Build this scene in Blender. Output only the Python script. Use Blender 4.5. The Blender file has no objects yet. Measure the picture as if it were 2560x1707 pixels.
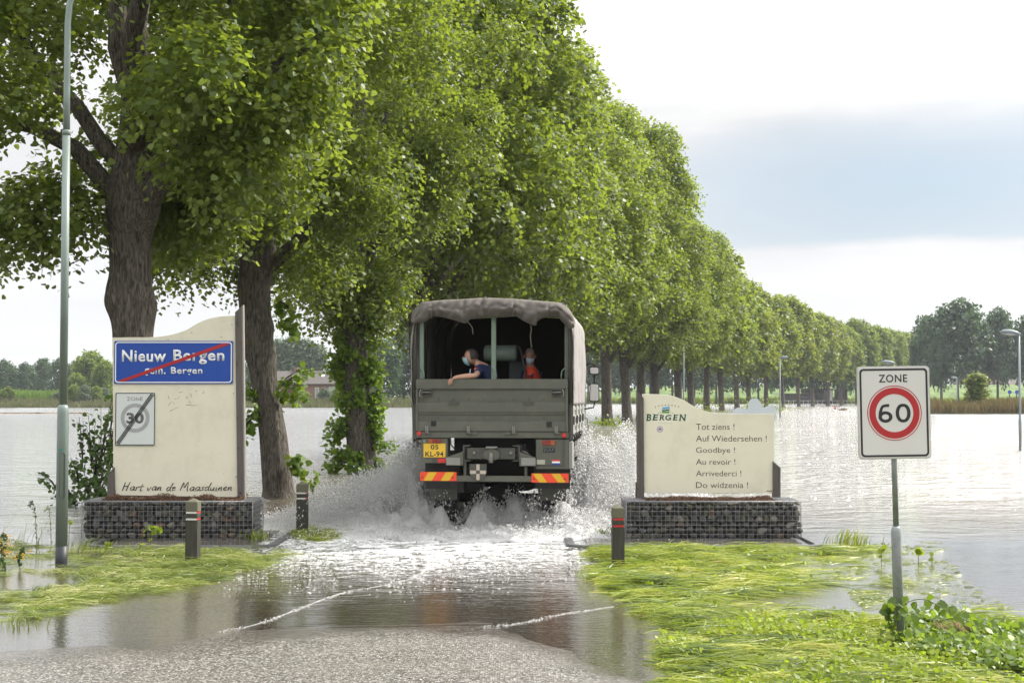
import bpy, bmesh, math, random
import numpy as np
from mathutils import Vector, Matrix, noise as mnoise
R = math.radians
random.seed(7)
rng = np.random.default_rng(11)
scene = bpy.context.scene
C = scene.collection

# ------------------------------------------------------------------ camera, sky, sun, exposure
CAM_H = 2.15
F = 3556.0                      # focal length in photograph pixels (50 mm on a 36 mm wide sensor)
PITCH = math.atan((990 - 853.5) / F)
cam_d = bpy.data.cameras.new('camera')
cam_d.lens = 50; cam_d.sensor_width = 36
cam_d.clip_start = 0.1; cam_d.clip_end = 6000
cam = bpy.data.objects.new('camera', cam_d); C.objects.link(cam)
cam.location = (0, 0, CAM_H); cam.rotation_euler = (R(90) + PITCH, 0, 0)
scene.camera = cam

SUN_AZ, SUN_EL = 62, 44         # azimuth clockwise from +Y (towards +X)
sunv = Vector((math.sin(R(SUN_AZ)) * math.cos(R(SUN_EL)), math.cos(R(SUN_AZ)) * math.cos(R(SUN_EL)), math.sin(R(SUN_EL))))
sd = bpy.data.lights.new('sun', 'SUN'); sd.energy = 4.8; sd.angle = R(1.5); sd.color = (1, .95, .86)
sun = bpy.data.objects.new('sun', sd); C.objects.link(sun)
sun.rotation_euler = (-sunv).to_track_quat('-Z', 'Y').to_euler()
sun.location = (30, 20, 60)

world = bpy.data.worlds.new('World'); scene.world = world; world.use_nodes = True
nt = world.node_tree; nt.nodes.clear()
def N(nt, t, **kw):
    n = nt.nodes.new(t)
    for k, v in kw.items():
        if k.startswith('i_'):
            n.inputs[k[2:].replace('_', ' ')].default_value = v
        else: setattr(n, k, v)
    return n
L = nt.links.new
tc = N(nt, 'ShaderNodeTexCoord')
sky = N(nt, 'ShaderNodeTexSky', sky_type='NISHITA', sun_disc=False)
sky.sun_elevation = R(SUN_EL); sky.sun_rotation = R(SUN_AZ); sky.dust_density = 2.0
skym = N(nt, 'ShaderNodeVectorMath', operation='SCALE'); skym.inputs['Scale'].default_value = 0.10
L(sky.outputs[0], skym.inputs[0])
nrm = N(nt, 'ShaderNodeVectorMath', operation='NORMALIZE'); L(tc.outputs['Generated'], nrm.inputs[0])
sep = N(nt, 'ShaderNodeSeparateXYZ'); L(nrm.outputs[0], sep.inputs[0])
def math_(op, a, b=None, c=None, clamp=False, tree=None):
    t = tree or nt
    m = N(t, 'ShaderNodeMath', operation=op, use_clamp=clamp)
    for i, v in enumerate((a, b, c)):
        if v is None: continue
        if isinstance(v, (int, float)): m.inputs[i].default_value = v
        else: t.links.new(v, m.inputs[i])
    return m.outputs[0]
def ramp(val, pts, tree=None, interp='EASE'):
    t = tree or nt
    r = N(t, 'ShaderNodeValToRGB'); r.color_ramp.interpolation = interp
    el = r.color_ramp.elements
    while len(el) > 1: el.remove(el[-1])
    for i, (p, c) in enumerate(pts):
        e = el[0] if i == 0 else el.new(p)
        e.position = p; e.color = tuple(c) + (1,) if len(c) == 3 else c
    t.links.new(val, r.inputs[0])
    return r.outputs[0]
def mixc(fac, a, b, tree=None, blend='MIX'):
    t = tree or nt
    m = N(t, 'ShaderNodeMix', data_type='RGBA', blend_type=blend)
    for s, v in ((m.inputs['Factor'], fac), (m.inputs[6], a), (m.inputs[7], b)):
        if isinstance(v, (int, float)): s.default_value = v
        elif isinstance(v, tuple): s.default_value = v + (1,) if len(v) == 3 else v
        else: t.links.new(v, s)
    return m.outputs[2]
mp = N(nt, 'ShaderNodeMapping'); mp.inputs['Scale'].default_value = (1.0, 1.0, 3.6); mp.inputs['Location'].default_value = (3.1, .4, 1.7)
L(nrm.outputs[0], mp.inputs[0])
nz = N(nt, 'ShaderNodeTexNoise'); nz.inputs['Scale'].default_value = 3.2; nz.inputs['Detail'].default_value = 6; nz.inputs['Roughness'].default_value = .55
L(mp.outputs[0], nz.inputs['Vector'])
nz2 = N(nt, 'ShaderNodeTexNoise'); nz2.inputs['Scale'].default_value = 9.0; nz2.inputs['Detail'].default_value = 6
L(mp.outputs[0], nz2.inputs['Vector'])
zw = math_('MULTIPLY_ADD', nz.outputs[0], 0.16, math_('ADD', sep.outputs['Z'], -0.080))      # elevation, wobbled by the clouds
# luminous hazy cloud deck: pale grey low down, brighter and brighter towards the zenith
deck = ramp(zw, [(0.0, (.84, .86, .885)), (.085, (.88, .89, .905)), (.125, (.80, .815, .84)), (.165, (.79, .795, .805)), (.215, (.92, .92, .925)), (.29, (1.18, 1.18, 1.18)), (.42, (1.75, 1.75, 1.75)), (1.0, (1.95, 1.97, 2.0))])
wisp = math_('MULTIPLY_ADD', nz2.outputs[0], .24, .885)
deckm = N(nt, 'ShaderNodeVectorMath', operation='SCALE'); L(deck, deckm.inputs[0]); L(wisp, deckm.inputs['Scale'])
# a thinner place in the deck where the blue shows through (to the right of the road)
az = math_('ARCTAN2', sep.outputs['X'], sep.outputs['Y'])
dx = math_('DIVIDE', math_('ADD', az, -0.30), 0.26)
dz = math_('DIVIDE', math_('ADD', math_('MULTIPLY_ADD', nz.outputs[0], .06, sep.outputs['Z']), -0.170), 0.060)
rr = math_('ADD', math_('MULTIPLY', dx, dx), math_('MULTIPLY', dz, dz))
gap = math_('SUBTRACT', 1.0, rr, clamp=True)
# sharp lower rim of the gap
rim = math_('MULTIPLY', math_('ADD', math_('MULTIPLY_ADD', nz.outputs[0], .03, sep.outputs['Z']), -0.118), 160, clamp=True)
gapm = math_('MULTIPLY', math_('MULTIPLY', gap, rim), .80)
blue = N(nt, 'ShaderNodeMix', data_type='RGBA'); blue.inputs['Factor'].default_value = .35
blue.inputs[6].default_value = (.46, .62, .77, 1); L(skym.outputs[0], blue.inputs[7])
# the hidden sun makes the veil of cloud around it glow
dt = N(nt, 'ShaderNodeVectorMath', operation='DOT_PRODUCT'); dt.inputs[1].default_value = tuple(sunv); L(nrm.outputs[0], dt.inputs[0])
halo = math_('POWER', math_('MAXIMUM', dt.outputs['Value'], 0.0), 9.0)
halov = N(nt, 'ShaderNodeVectorMath', operation='SCALE'); halov.inputs[0].default_value = (3.6, 3.45, 3.2); L(halo, halov.inputs['Scale'])
skysum = N(nt, 'ShaderNodeVectorMath', operation='ADD'); L(mixc(gapm, deckm.outputs[0], blue.outputs[2]), skysum.inputs[0]); L(halov.outputs[0], skysum.inputs[1])
skycol = skysum.outputs[0]
bg = N(nt, 'ShaderNodeBackground'); bg.inputs['Strength'].default_value = 1.0
L(skycol, bg.inputs[0])
wo = N(nt, 'ShaderNodeOutputWorld'); L(bg.outputs[0], wo.inputs[0])

scene.view_settings.view_transform = 'Standard'
scene.view_settings.look = 'None'
scene.view_settings.gamma = 1
scene.view_settings.use_curve_mapping = False
scene.view_settings.exposure = 0.12
scene.cycles.volume_bounces = 2
scene.cycles.max_bounces = 7; scene.cycles.transparent_max_bounces = 16
scene.cycles.diffuse_bounces = 4; scene.cycles.glossy_bounces = 3; scene.cycles.transmission_bounces = 4
scene.cycles.caustics_reflective = False; scene.cycles.caustics_refractive = False

# ------------------------------------------------------------------ helpers
cp, sp_ = math.cos(PITCH), math.sin(PITCH)
def at(px, py, Y):
    """world point at depth Y seen at a pixel of the photograph"""
    u = (px - 1280) / F; v = (853.5 - py) / F
    t = Y / (cp - v * sp_)
    return Vector((u * t, Y, CAM_H + t * (sp_ + v * cp)))
def gnd(px, py, z=0.0):
    u = (px - 1280) / F; v = (853.5 - py) / F
    t = (z - CAM_H) / (sp_ + v * cp)
    return Vector((u * t, t * (cp - v * sp_), z))

def mesh_obj(name, me, mat=None, parent=None, loc=(0, 0, 0), rot=(0, 0, 0)):
    if mat is not None and len(me.materials) == 0: me.materials.append(mat)
    o = bpy.data.objects.new(name, me); C.objects.link(o)
    o.location = loc; o.rotation_euler = rot
    if parent is not None: o.parent = parent
    return o
def tag(o, label=None, cat=None, group=None, kind=None):
    if label: o['label'] = label
    if cat: o['category'] = cat
    if group: o['group'] = group
    if kind: o['kind'] = kind
    return o
def thing(name, label, cat, loc=(0, 0, 0), rotz=0, group=None):
    o = bpy.data.objects.new(name, None); C.objects.link(o)
    o.location = loc; o.rotation_euler = (0, 0, rotz); o.empty_display_size = .2
    return tag(o, label, cat, group)
def np_mesh(name, V, k, mats=None, smooth=False, idx=None):
    """V: (n*k,3) with k verts per polygon, or idx (m,k) index array"""
    me = bpy.data.meshes.new(name)
    V = np.asarray(V, dtype=np.float32).reshape(-1, 3)
    if idx is None: idx = np.arange(len(V), dtype=np.int32)
    idx = np.asarray(idx, dtype=np.int32)
    m = idx.size // k
    me.vertices.add(len(V)); me.vertices.foreach_set('co', V.ravel())
    me.loops.add(idx.size); me.loops.foreach_set('vertex_index', idx.ravel())
    me.polygons.add(m); me.polygons.foreach_set('loop_start', np.arange(m, dtype=np.int32) * k)
    try: me.polygons.foreach_set('loop_total', np.full(m, k, dtype=np.int32))
    except Exception: pass
    if smooth: me.polygons.foreach_set('use_smooth', np.ones(m, dtype=bool))
    me.update(calc_edges=True); me.validate()
    return me

class MB:
    def __init__(s): s.v = []; s.f = []; s.sm = []
    def add(s, vs, fs, smooth=False):
        b = len(s.v); s.v += [tuple(v) for v in vs]
        s.f += [tuple(i + b for i in f) for f in fs]; s.sm += [smooth] * len(fs); return s
    def box(s, c, d, rz=0, M=None):
        x, y, z = [q / 2 for q in d]
        vs = [Vector((i * x, j * y, k * z)) for i in (-1, 1) for j in (-1, 1) for k in (-1, 1)]
        if rz: m = Matrix.Rotation(rz, 3, 'Z'); vs = [m @ v for v in vs]
        if M is not None: vs = [M @ v for v in vs]
        vs = [v + Vector(c) for v in vs]
        return s.add(vs, [(0, 1, 3, 2), (4, 6, 7, 5), (0, 4, 5, 1), (2, 3, 7, 6), (0, 2, 6, 4), (1, 5, 7, 3)])
    def bx(s, x0, x1, y0, y1, z0, z1):
        return s.box(((x0 + x1) / 2, (y0 + y1) / 2, (z0 + z1) / 2), (x1 - x0, y1 - y0, z1 - z0))
    def tube(s, pts, rad, n=8, cap=True, smooth=True, squash=None):
        pts = [Vector(p) for p in pts]
        if isinstance(rad, (int, float)): rad = [rad] * len(pts)
        vs = []; up = Vector((0, 0, 1)); prev = None
        for i, p in enumerate(pts):
            t = (pts[min(i + 1, len(pts) - 1)] - pts[max(i - 1, 0)]).normalized()
            a = prev if prev is not None else (Vector((1, 0, 0)) if abs(t.z) > .9 else up)
            b = t.cross(a).normalized(); a = b.cross(t).normalized(); prev = a
            for k in range(n):
                w = 2 * math.pi * k / n
                vs.append(p + (a * math.cos(w) + b * math.sin(w)) * rad[i])
        fs = []
        for i in range(len(pts) - 1):
            for k in range(n):
                k2 = (k + 1) % n
                fs.append((i * n + k, i * n + k2, (i + 1) * n + k2, (i + 1) * n + k))
        s.add(vs, fs, smooth)
        if cap:
            b = len(s.v) - len(vs)
            s.f.append(tuple(b + k for k in reversed(range(n)))); s.sm.append(False)
            s.f.append(tuple(b + (len(pts) - 1) * n + k for k in range(n))); s.sm.append(False)
        return s
    def cyl(s, p0, p1, r, n=16, r1=None): return s.tube([p0, p1], [r, r if r1 is None else r1], n)
    def lathe(s, prof, n=20, c=(0, 0, 0), axis='Z'):
        vs = []
        for r, h in prof:
            for k in range(n):
                w = 2 * math.pi * k / n; a, b = r * math.cos(w), r * math.sin(w)
                q = (a, b, h) if axis == 'Z' else ((h, a, b) if axis == 'X' else (a, h, b))
                vs.append((q[0] + c[0], q[1] + c[1], q[2] + c[2]))
        fs = []
        for i in range(len(prof) - 1):
            for k in range(n):
                k2 = (k + 1) % n
                fs.append((i * n + k, i * n + k2, (i + 1) * n + k2, (i + 1) * n + k))
        b = len(s.v); s.add(vs, fs, True)
        s.f.append(tuple(b + k for k in reversed(range(n)))); s.sm.append(False)
        s.f.append(tuple(b + (len(prof) - 1) * n + k for k in range(n))); s.sm.append(False)
        return s
    def prism(s, poly, y0, y1):
        """poly: (x,z) outline, extruded along y"""
        n = len(poly)
        vs = [(x, y0, z) for x, z in poly] + [(x, y1, z) for x, z in poly]
        fs = [tuple(range(n)), tuple(reversed(range(n, 2 * n)))]
        fs += [(i, i + n, (i + 1) % n + n, (i + 1) % n) for i in range(n)]
        return s.add(vs, fs)
    def prism_z(s, poly, z0, z1):
        n = len(poly)
        vs = [(x, y, z0) for x, y in poly] + [(x, y, z1) for x, y in poly]
        fs = [tuple(reversed(range(n))), tuple(range(n, 2 * n))]
        fs += [(i, (i + 1) % n, (i + 1) % n + n, i + n) for i in range(n)]
        return s.add(vs, fs)
    def prism_x(s, poly, x0, x1):
        n = len(poly)
        vs = [(x0, y, z) for y, z in poly] + [(x1, y, z) for y, z in poly]
        fs = [tuple(range(n)), tuple(reversed(range(n, 2 * n)))]
        fs += [(i, i + n, (i + 1) % n + n, (i + 1) % n) for i in range(n)]
        return s.add(vs, fs)
    def mesh(s, name, bevel=0, segs=1):
        me = bpy.data.meshes.new(name); me.from_pydata(s.v, [], s.f)
        me.polygons.foreach_set('use_smooth', s.sm); me.update()
        bm = bmesh.new(); bm.from_mesh(me)
        bmesh.ops.recalc_face_normals(bm, faces=bm.faces)
        if bevel:
            ed = [e for e in bm.edges if len(e.link_faces) == 2 and e.calc_face_angle(0) > R(35)]
            bmesh.ops.bevel(bm, geom=ed, offset=bevel, segments=segs, affect='EDGES', clamp_overlap=True)
        bm.to_mesh(me); bm.free(); return me
    def build(s, name, mat, parent=None, bevel=0, segs=1, loc=(0, 0, 0), rot=(0, 0, 0)):
        return mesh_obj(name, s.mesh(name, bevel, segs), mat, parent, loc, rot)

MATS = {}
def M(name, col, rough=.6, metal=0., var=.12, vs=6., bump=0., bs=60., stretch=(1, 1, 1), dirt=None, dirt_s=3., dirt_amt=.4, spec=.5, island=0.):
    if name in MATS: return MATS[name]
    m = bpy.data.materials.new(name); m.use_nodes = True; t = m.node_tree
    b = t.nodes['Principled BSDF']
    b.inputs['Roughness'].default_value = rough; b.inputs['Metallic'].default_value = metal
    b.inputs['Specular IOR Level'].default_value = spec
    co = N(t, 'ShaderNodeTexCoord'); mpn = N(t, 'ShaderNodeMapping'); mpn.inputs['Scale'].default_value = stretch
    t.links.new(co.outputs['Object'], mpn.inputs[0])
    n1 = N(t, 'ShaderNodeTexNoise'); n1.inputs['Scale'].default_value = vs; n1.inputs['Detail'].default_value = 6; n1.inputs['Roughness'].default_value = .65
    t.links.new(mpn.outputs[0], n1.inputs['Vector'])
    f = math_('MULTIPLY_ADD', n1.outputs[0], 2 * var * 1.6, 1 - var * 1.6, tree=t)
    if island:
        g = N(t, 'ShaderNodeNewGeometry')
        f = math_('MULTIPLY', f, math_('MULTIPLY_ADD', g.outputs['Random Per Island'], 2 * island, 1 - island, tree=t), tree=t)
    vm = N(t, 'ShaderNodeVectorMath', operation='SCALE'); vm.inputs[0].default_value = col; t.links.new(f, vm.inputs['Scale'])
    out = vm.outputs[0]
    if dirt:
        n2 = N(t, 'ShaderNodeTexNoise'); n2.inputs['Scale'].default_value = dirt_s; n2.inputs['Detail'].default_value = 8; n2.inputs['Roughness'].default_value = .7
        t.links.new(mpn.outputs[0], n2.inputs['Vector'])
        k = math_('MULTIPLY', math_('MULTIPLY_ADD', n2.outputs[0], 5, -2.4, clamp=True, tree=t), dirt_amt, tree=t)
        out = mixc(k, out, dirt, tree=t)
        t.links.new(math_('MULTIPLY_ADD', k, .3, rough, tree=t), b.inputs['Roughness'])
    t.links.new(out, b.inputs['Base Color'])
    if bump:
        n3 = N(t, 'ShaderNodeTexNoise'); n3.inputs['Scale'].default_value = bs; n3.inputs['Detail'].default_value = 5
        t.links.new(mpn.outputs[0], n3.inputs['Vector'])
        bp = N(t, 'ShaderNodeBump'); bp.inputs['Strength'].default_value = 1; bp.inputs['Distance'].default_value = bump
        t.links.new(n3.outputs[0], bp.inputs['Height']); t.links.new(bp.outputs[0], b.inputs['Normal'])
    MATS[name] = m; return m

def leaf_mat(name, c0, c1, trans=(.30, .45, .04), tfac=.35, rough=.45, c2=None):
    m = bpy.data.materials.new(name); m.use_nodes = True; t = m.node_tree
    b = t.nodes['Principled BSDF']; b.inputs['Roughness'].default_value = rough
    b.inputs['Specular IOR Level'].default_value = .35
    g = N(t, 'ShaderNodeNewGeometry')
    co = N(t, 'ShaderNodeTexCoord')
    n1 = N(t, 'ShaderNodeTexNoise'); n1.inputs['Scale'].default_value = .7; n1.inputs['Detail'].default_value = 2
    t.links.new(co.outputs['Object'], n1.inputs['Vector'])
    oi = N(t, 'ShaderNodeObjectInfo')
    k = math_('ADD', math_('MULTIPLY', g.outputs['Random Per Island'], .6, tree=t), math_('MULTIPLY_ADD', n1.outputs[0], 1.0, -.3, tree=t), tree=t)
    k = math_('ADD', k, math_('MULTIPLY_ADD', oi.outputs['Random'], .2, -.1, tree=t), tree=t)
    pts = [(0, c0), (.75, c1)] + ([(.97, c2)] if c2 else [])
    col = ramp(k, pts, tree=t, interp='LINEAR')
    t.links.new(col, b.inputs['Base Color'])
    tr = N(t, 'ShaderNodeBsdfTranslucent')
    tcol = mixc(.75, col, trans, tree=t)
    t.links.new(tcol, tr.inputs['Color'])
    ms = N(t, 'ShaderNodeMixShader'); ms.inputs[0].default_value = tfac
    t.links.new(b.outputs[0], ms.inputs[1]); t.links.new(tr.outputs[0], ms.inputs[2])
    t.links.new(ms.outputs[0], t.nodes['Material Output'].inputs[0])
    MATS[name] = m; return m

def text_mesh(body, x0, x1, z0, z1, y=0., depth=.004, offset=0., shear=0., spacing=1., name='lettering', mat=None, parent=None, keep=None):
    cu = bpy.data.curves.new('txt', 'FONT'); cu.body = body; cu.size = 1; cu.offset = offset; cu.shear = shear
    cu.space_character = spacing; cu.resolution_u = 3; cu.align_x = 'LEFT'
    o = bpy.data.objects.new('txt', cu); C.objects.link(o)
    dg = bpy.context.evaluated_depsgraph_get(); dg.update()
    me = bpy.data.meshes.new_from_object(o.evaluated_get(dg))
    C.objects.unlink(o); bpy.data.objects.remove(o)
    n = len(me.vertices); a = np.zeros(n * 3, dtype=np.float32); me.vertices.foreach_get('co', a); a = a.reshape(-1, 3)
    mn, mx = a.min(0), a.max(0)
    sx = (x1 - x0) / (mx[0] - mn[0]); sz = (z1 - z0) / (mx[1] - mn[1])
    b = np.zeros_like(a); b[:, 0] = x0 + (a[:, 0] - mn[0]) * sx; b[:, 2] = z0 + (a[:, 1] - mn[1]) * sz; b[:, 1] = y
    me.vertices.foreach_set('co', b.ravel()); me.update()
    bm = bmesh.new(); bm.from_mesh(me)
    r = bmesh.ops.extrude_face_region(bm, geom=list(bm.faces))
    for v in [e for e in r['geom'] if isinstance(e, bmesh.types.BMVert)]: v.co.y += depth
    bmesh.ops.recalc_face_normals(bm, faces=bm.faces); bm.to_mesh(me); bm.free()
    me.materials.clear()
    return mesh_obj(name, me, mat, parent)

def rot_quat_dirs(n, up_bias, r=rng):
    d = r.normal(size=(n, 3)); d[:, 2] = np.abs(d[:, 2]) + up_bias
    return d / np.linalg.norm(d, axis=1)[:, None]
def unit(a): return a / (np.linalg.norm(a, axis=1)[:, None] + 1e-9)
def leaves(P, Nn, size, wid=.8, six=True, r=rng):
    """leaf polygons at P with normals Nn; tip directions random in plane but drooping"""
    n = len(P)
    t = r.normal(size=(n, 3)); t[:, 2] -= .9
    t = unit(t - Nn * np.sum(t * Nn, 1)[:, None]); b = np.cross(Nn, t)
    s = (size * (.7 + .6 * r.random(n)))[:, None] if np.isscalar(size) else size[:, None]
    w = s * wid * .5
    if six:
        q = np.stack([P + t * s * .5, P + t * s * .12 + b * w * .85, P - t * s * .28 + b * w, P - t * s * .42, P - t * s * .28 - b * w, P + t * s * .12 - b * w * .85], 1)
        return q.reshape(-1, 3), 6
    q = np.stack([P + t * s * .5, P - t * s * .05 + b * w, P - t * s * .45, P - t * s * .05 - b * w], 1)
    return q.reshape(-1, 3), 4
# ------------------------------------------------------------------ ground, road, water
YB = [(-40, 9.5), (-9, 10.0), (-5, 11.0), (-3.3, 11.7), (-2.6, 12.3), (-1.2, 13.0), (-.3, 13.0), (.05, 12.35), (.43, 11.3), (.71, 10.8), (1.2, 9.6), (3, 7), (40, 5)]
YBx = np.array([p[0] for p in YB]); YBy = np.array([p[1] for p in YB])
LEFT_EDGE = [(3, -40), (12.6, -30), (13.6, -4.9), (14.6, -4.2), (16.5, -3.6), (19.8, -3.35), (30, -3.2), (50, -1.2), (80, 4.2), (105, 9.6), (140, 19), (180, 30), (260, 55), (400, 118)]
RIGHT_EDGE = [(3, 1.1), (10.5, 1.1), (13.2, 1.25), (14.6, 1.12), (17, .95), (20, 1.0), (30, 1.9), (50, 4.2), (80, 9.6), (105, 15), (140, 25), (180, 36), (260, 61), (400, 124)]
def edge(tab, y):
    a = np.array(tab); return np.interp(y, a[:, 0], a[:, 1])
def sm(x, a, b):
    t = np.clip((x - a) / (b - a), 0, 1); return t * t * (3 - 2 * t)
def wob(x, y, s, seed=0.):
    return (np.sin(x * s * 1.3 + 1.7 * np.sin(y * s * .9 + seed) + seed) + np.sin(y * s * 1.1 + 2.1 * np.sin(x * s * .7 + seed * 2) + 2.3 * seed) + np.sin((x + y) * s * 1.9 + seed * 3) * .5) / 2.5
def gz(x, y):
    x = np.asarray(x, float); y = np.asarray(y, float)
    road = np.clip((np.interp(x, YBx, YBy) - y) * .02, -.16, .14) + (.007 * wob(x, y, 2.2, 1.) + .004 * wob(x, y, 6.1, 3.)) * sm(y, 8, 12)
    le, re = edge(LEFT_EDGE, y), edge(RIGHT_EDGE, y)
    verge = -.03 + .015 * wob(x, y, 1.6, 2.)
    deep = -.45
    rverge = verge + (deep - verge) * np.maximum(sm(y - (.6 * x), 19, 24), sm(x, 5, 9) * sm(y, 12, 15))
    lverge = verge + (deep - verge) * np.maximum(sm(y, 22.5, 25), sm(-x, 5.5, 10))
    w_r = sm(x, re, re + .25); w_l = sm(-x, -le, -le + .3)
    near = road * (1 - w_r) * (1 - w_l) + rverge * w_r + lverge * w_l * (1 - w_r)
    far = np.full_like(near, -.5)
    g = near + (far - near) * sm(y, 26, 34)
    # left shore: bank with reeds, then fields
    left = sm(y, 266, 276) * 1.3
    g = np.where(x < 20, g + left * (1 - sm(x, 0, 20)), g)
    # right: low polder floor under water, then the river dike
    g = g + (6.3 + 0) * sm(y, 425, 452) * sm(x, -30, 60) * (1 - .5 * sm(y, 470, 520))
    g = g + 1.0 * sm(y, 480, 560)
    return g
def spaced(a, b, d, far, k=1.09):
    c = list(np.arange(a, b + 1e-6, d)); s = d; x = b
    while x < far: s *= k; x += s; c.append(x)
    s = d; x = a; lo = []
    while x > -far: s *= k; x -= s; lo.append(x)
    return np.array(lo[::-1] + c)
def grid_mesh(name, xs, ys, zf, smooth=True):
    X, Y = np.meshgrid(xs, ys); Z = zf(X, Y)
    V = np.stack([X, Y, Z], -1).reshape(-1, 3); nx, ny = len(xs), len(ys)
    i = np.arange(nx * ny).reshape(ny, nx)
    idx = np.stack([i[:-1, :-1], i[:-1, 1:], i[1:, 1:], i[1:, :-1]], -1).reshape(-1)
    return np_mesh(name, V, 4, smooth=smooth, idx=idx)
m_mud = M('mud_ground', (.075, .062, .035), .9, var=.3, vs=1.2, bump=.02, bs=14)
m_field = bpy.data.materials.new('field_ground'); m_field.use_nodes = True
t = m_field.node_tree; b = t.nodes['Principled BSDF']; b.inputs['Roughness'].default_value = .9
co = N(t, 'ShaderNodeNewGeometry'); se = N(t, 'ShaderNodeSeparateXYZ'); t.links.new(co.outputs['Position'], se.inputs[0])
n1 = N(t, 'ShaderNodeTexNoise'); n1.inputs['Scale'].default_value = .35; n1.inputs['Detail'].default_value = 8; t.links.new(co.outputs['Position'], n1.inputs['Vector'])
grs = ramp(n1.outputs[0], [(.3, (.05, .075, .02)), (.5, (.085, .14, .03)), (.7, (.14, .20, .045))], tree=t)
mud = ramp(n1.outputs[0], [(.3, (.05, .042, .025)), (.7, (.10, .08, .045))], tree=t)
t.links.new(mixc(math_('MULTIPLY', se.outputs['Z'], 4, clamp=True, tree=t), mud, grs, tree=t), b.inputs['Base Color'])
gys = np.array(list(np.arange(3, 26, .16)) + list(26 + np.cumsum(.2 * 1.045 ** np.arange(92))))
gys = np.concatenate([[-60, -20, 0], gys[gys < 400], np.arange(400, 560, 6), [600, 800, 1300, 2500, 4000]])
gxs = spaced(-9, 8, .16, 3000, 1.11)
ground = mesh_obj('ground', grid_mesh('ground', gxs, gys, gz), m_field); tag(ground, kind='structure')

# asphalt sheet with exposed pebbles
m_asph = bpy.data.materials.new('pebbly_asphalt'); m_asph.use_nodes = True
t = m_asph.node_tree; b = t.nodes['Principled BSDF']
co = N(t, 'ShaderNodeNewGeometry'); se = N(t, 'ShaderNodeSeparateXYZ'); t.links.new(co.outputs['Position'], se.inputs[0])
v1 = N(t, 'ShaderNodeTexVoronoi'); v1.inputs['Scale'].default_value = 52; t.links.new(co.outputs['Position'], v1.inputs['Vector'])
v2 = N(t, 'ShaderNodeTexVoronoi'); v2.inputs['Scale'].default_value = 110; t.links.new(co.outputs['Position'], v2.inputs['Vector'])
n1 = N(t, 'ShaderNodeTexNoise'); n1.inputs['Scale'].default_value = 1.1; n1.inputs['Detail'].default_value = 6; t.links.new(co.outputs['Position'], n1.inputs['Vector'])
sc = N(t, 'ShaderNodeSeparateColor'); t.links.new(v1.outputs['Color'], sc.inputs[0])
peb = ramp(sc.outputs[0], [(0, (.06, .055, .05)), (.35, (.17, .155, .14)), (.65, (.33, .31, .28)), (.88, (.58, .555, .52)), (1, (.74, .72, .70))], tree=t, interp='LINEAR')
peb = mixc(math_('MULTIPLY', v1.outputs['Distance'], 1.1, clamp=True, tree=t), peb, (.04, .035, .028), tree=t)
peb = mixc(math_('MULTIPLY_ADD', n1.outputs[0], 1.2, -.45, clamp=True, tree=t), peb, (.15, .135, .115), tree=t)
wz = N(t, 'ShaderNodeMapRange', interpolation_type='SMOOTHSTEP'); wz.inputs[1].default_value = .000; wz.inputs[2].default_value = .022
t.links.new(math_('MULTIPLY_ADD', n1.outputs[0], .03, math_('ADD', se.outputs['Z'], -.015, tree=t), tree=t), wz.inputs[0])
dry = wz.outputs[0]
peb = mixc(dry, mixc(.72, peb, (.05, .041, .033), tree=t), peb, tree=t)
t.links.new(peb, b.inputs['Base Color'])
t.links.new(math_('ADD', math_('MULTIPLY_ADD', n1.outputs[0], .25, .05, tree=t), math_('MULTIPLY', dry, .14, tree=t), tree=t), b.inputs['Roughness'])
bp = N(t, 'ShaderNodeBump'); bp.inputs['Strength'].default_value = 1; bp.inputs['Distance'].default_value = .006; bp.invert = True
t.links.new(math_('ADD', v1.outputs['Distance'], math_('MULTIPLY', v2.outputs['Distance'], .4, tree=t), tree=t), bp.inputs['Height'])
t.links.new(math_('MULTIPLY_ADD', dry, .85, .15, tree=t), bp.inputs['Strength'])
t.links.new(bp.outputs[0], b.inputs['Normal'])
ry = np.concatenate([np.arange(3, 26, .16), np.arange(26, 60, .6), np.arange(60, 400, 4)])
def road_mesh():
    U = np.linspace(0, 1, 60) ** 1.0
    le, re = edge(LEFT_EDGE, ry), edge(RIGHT_EDGE, ry)
    le = np.maximum(le, -16)
    X = le[:, None] + (re - le)[:, None] * U[None]; Y = np.repeat(ry[:, None], 60, 1)
    # ragged edges
    X[:, -1] += .05 * wob(Y[:, -1], Y[:, -1] * 0, 9, 3); X[:, 0] += .08 * wob(Y[:, 0], Y[:, 0] * 0, 7, 5)
    Z = gz(X, Y) + .012
    V = np.stack([X, Y, Z], -1).reshape(-1, 3); ny, nx = X.shape
    i = np.arange(nx * ny).reshape(ny, nx)
    return np_mesh('road', V, 4, smooth=True, idx=np.stack([i[:-1, :-1], i[:-1, 1:], i[1:, 1:], i[1:, :-1]], -1).reshape(-1))
road = mesh_obj('road', road_mesh(), m_asph); tag(road, kind='structure')

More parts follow.
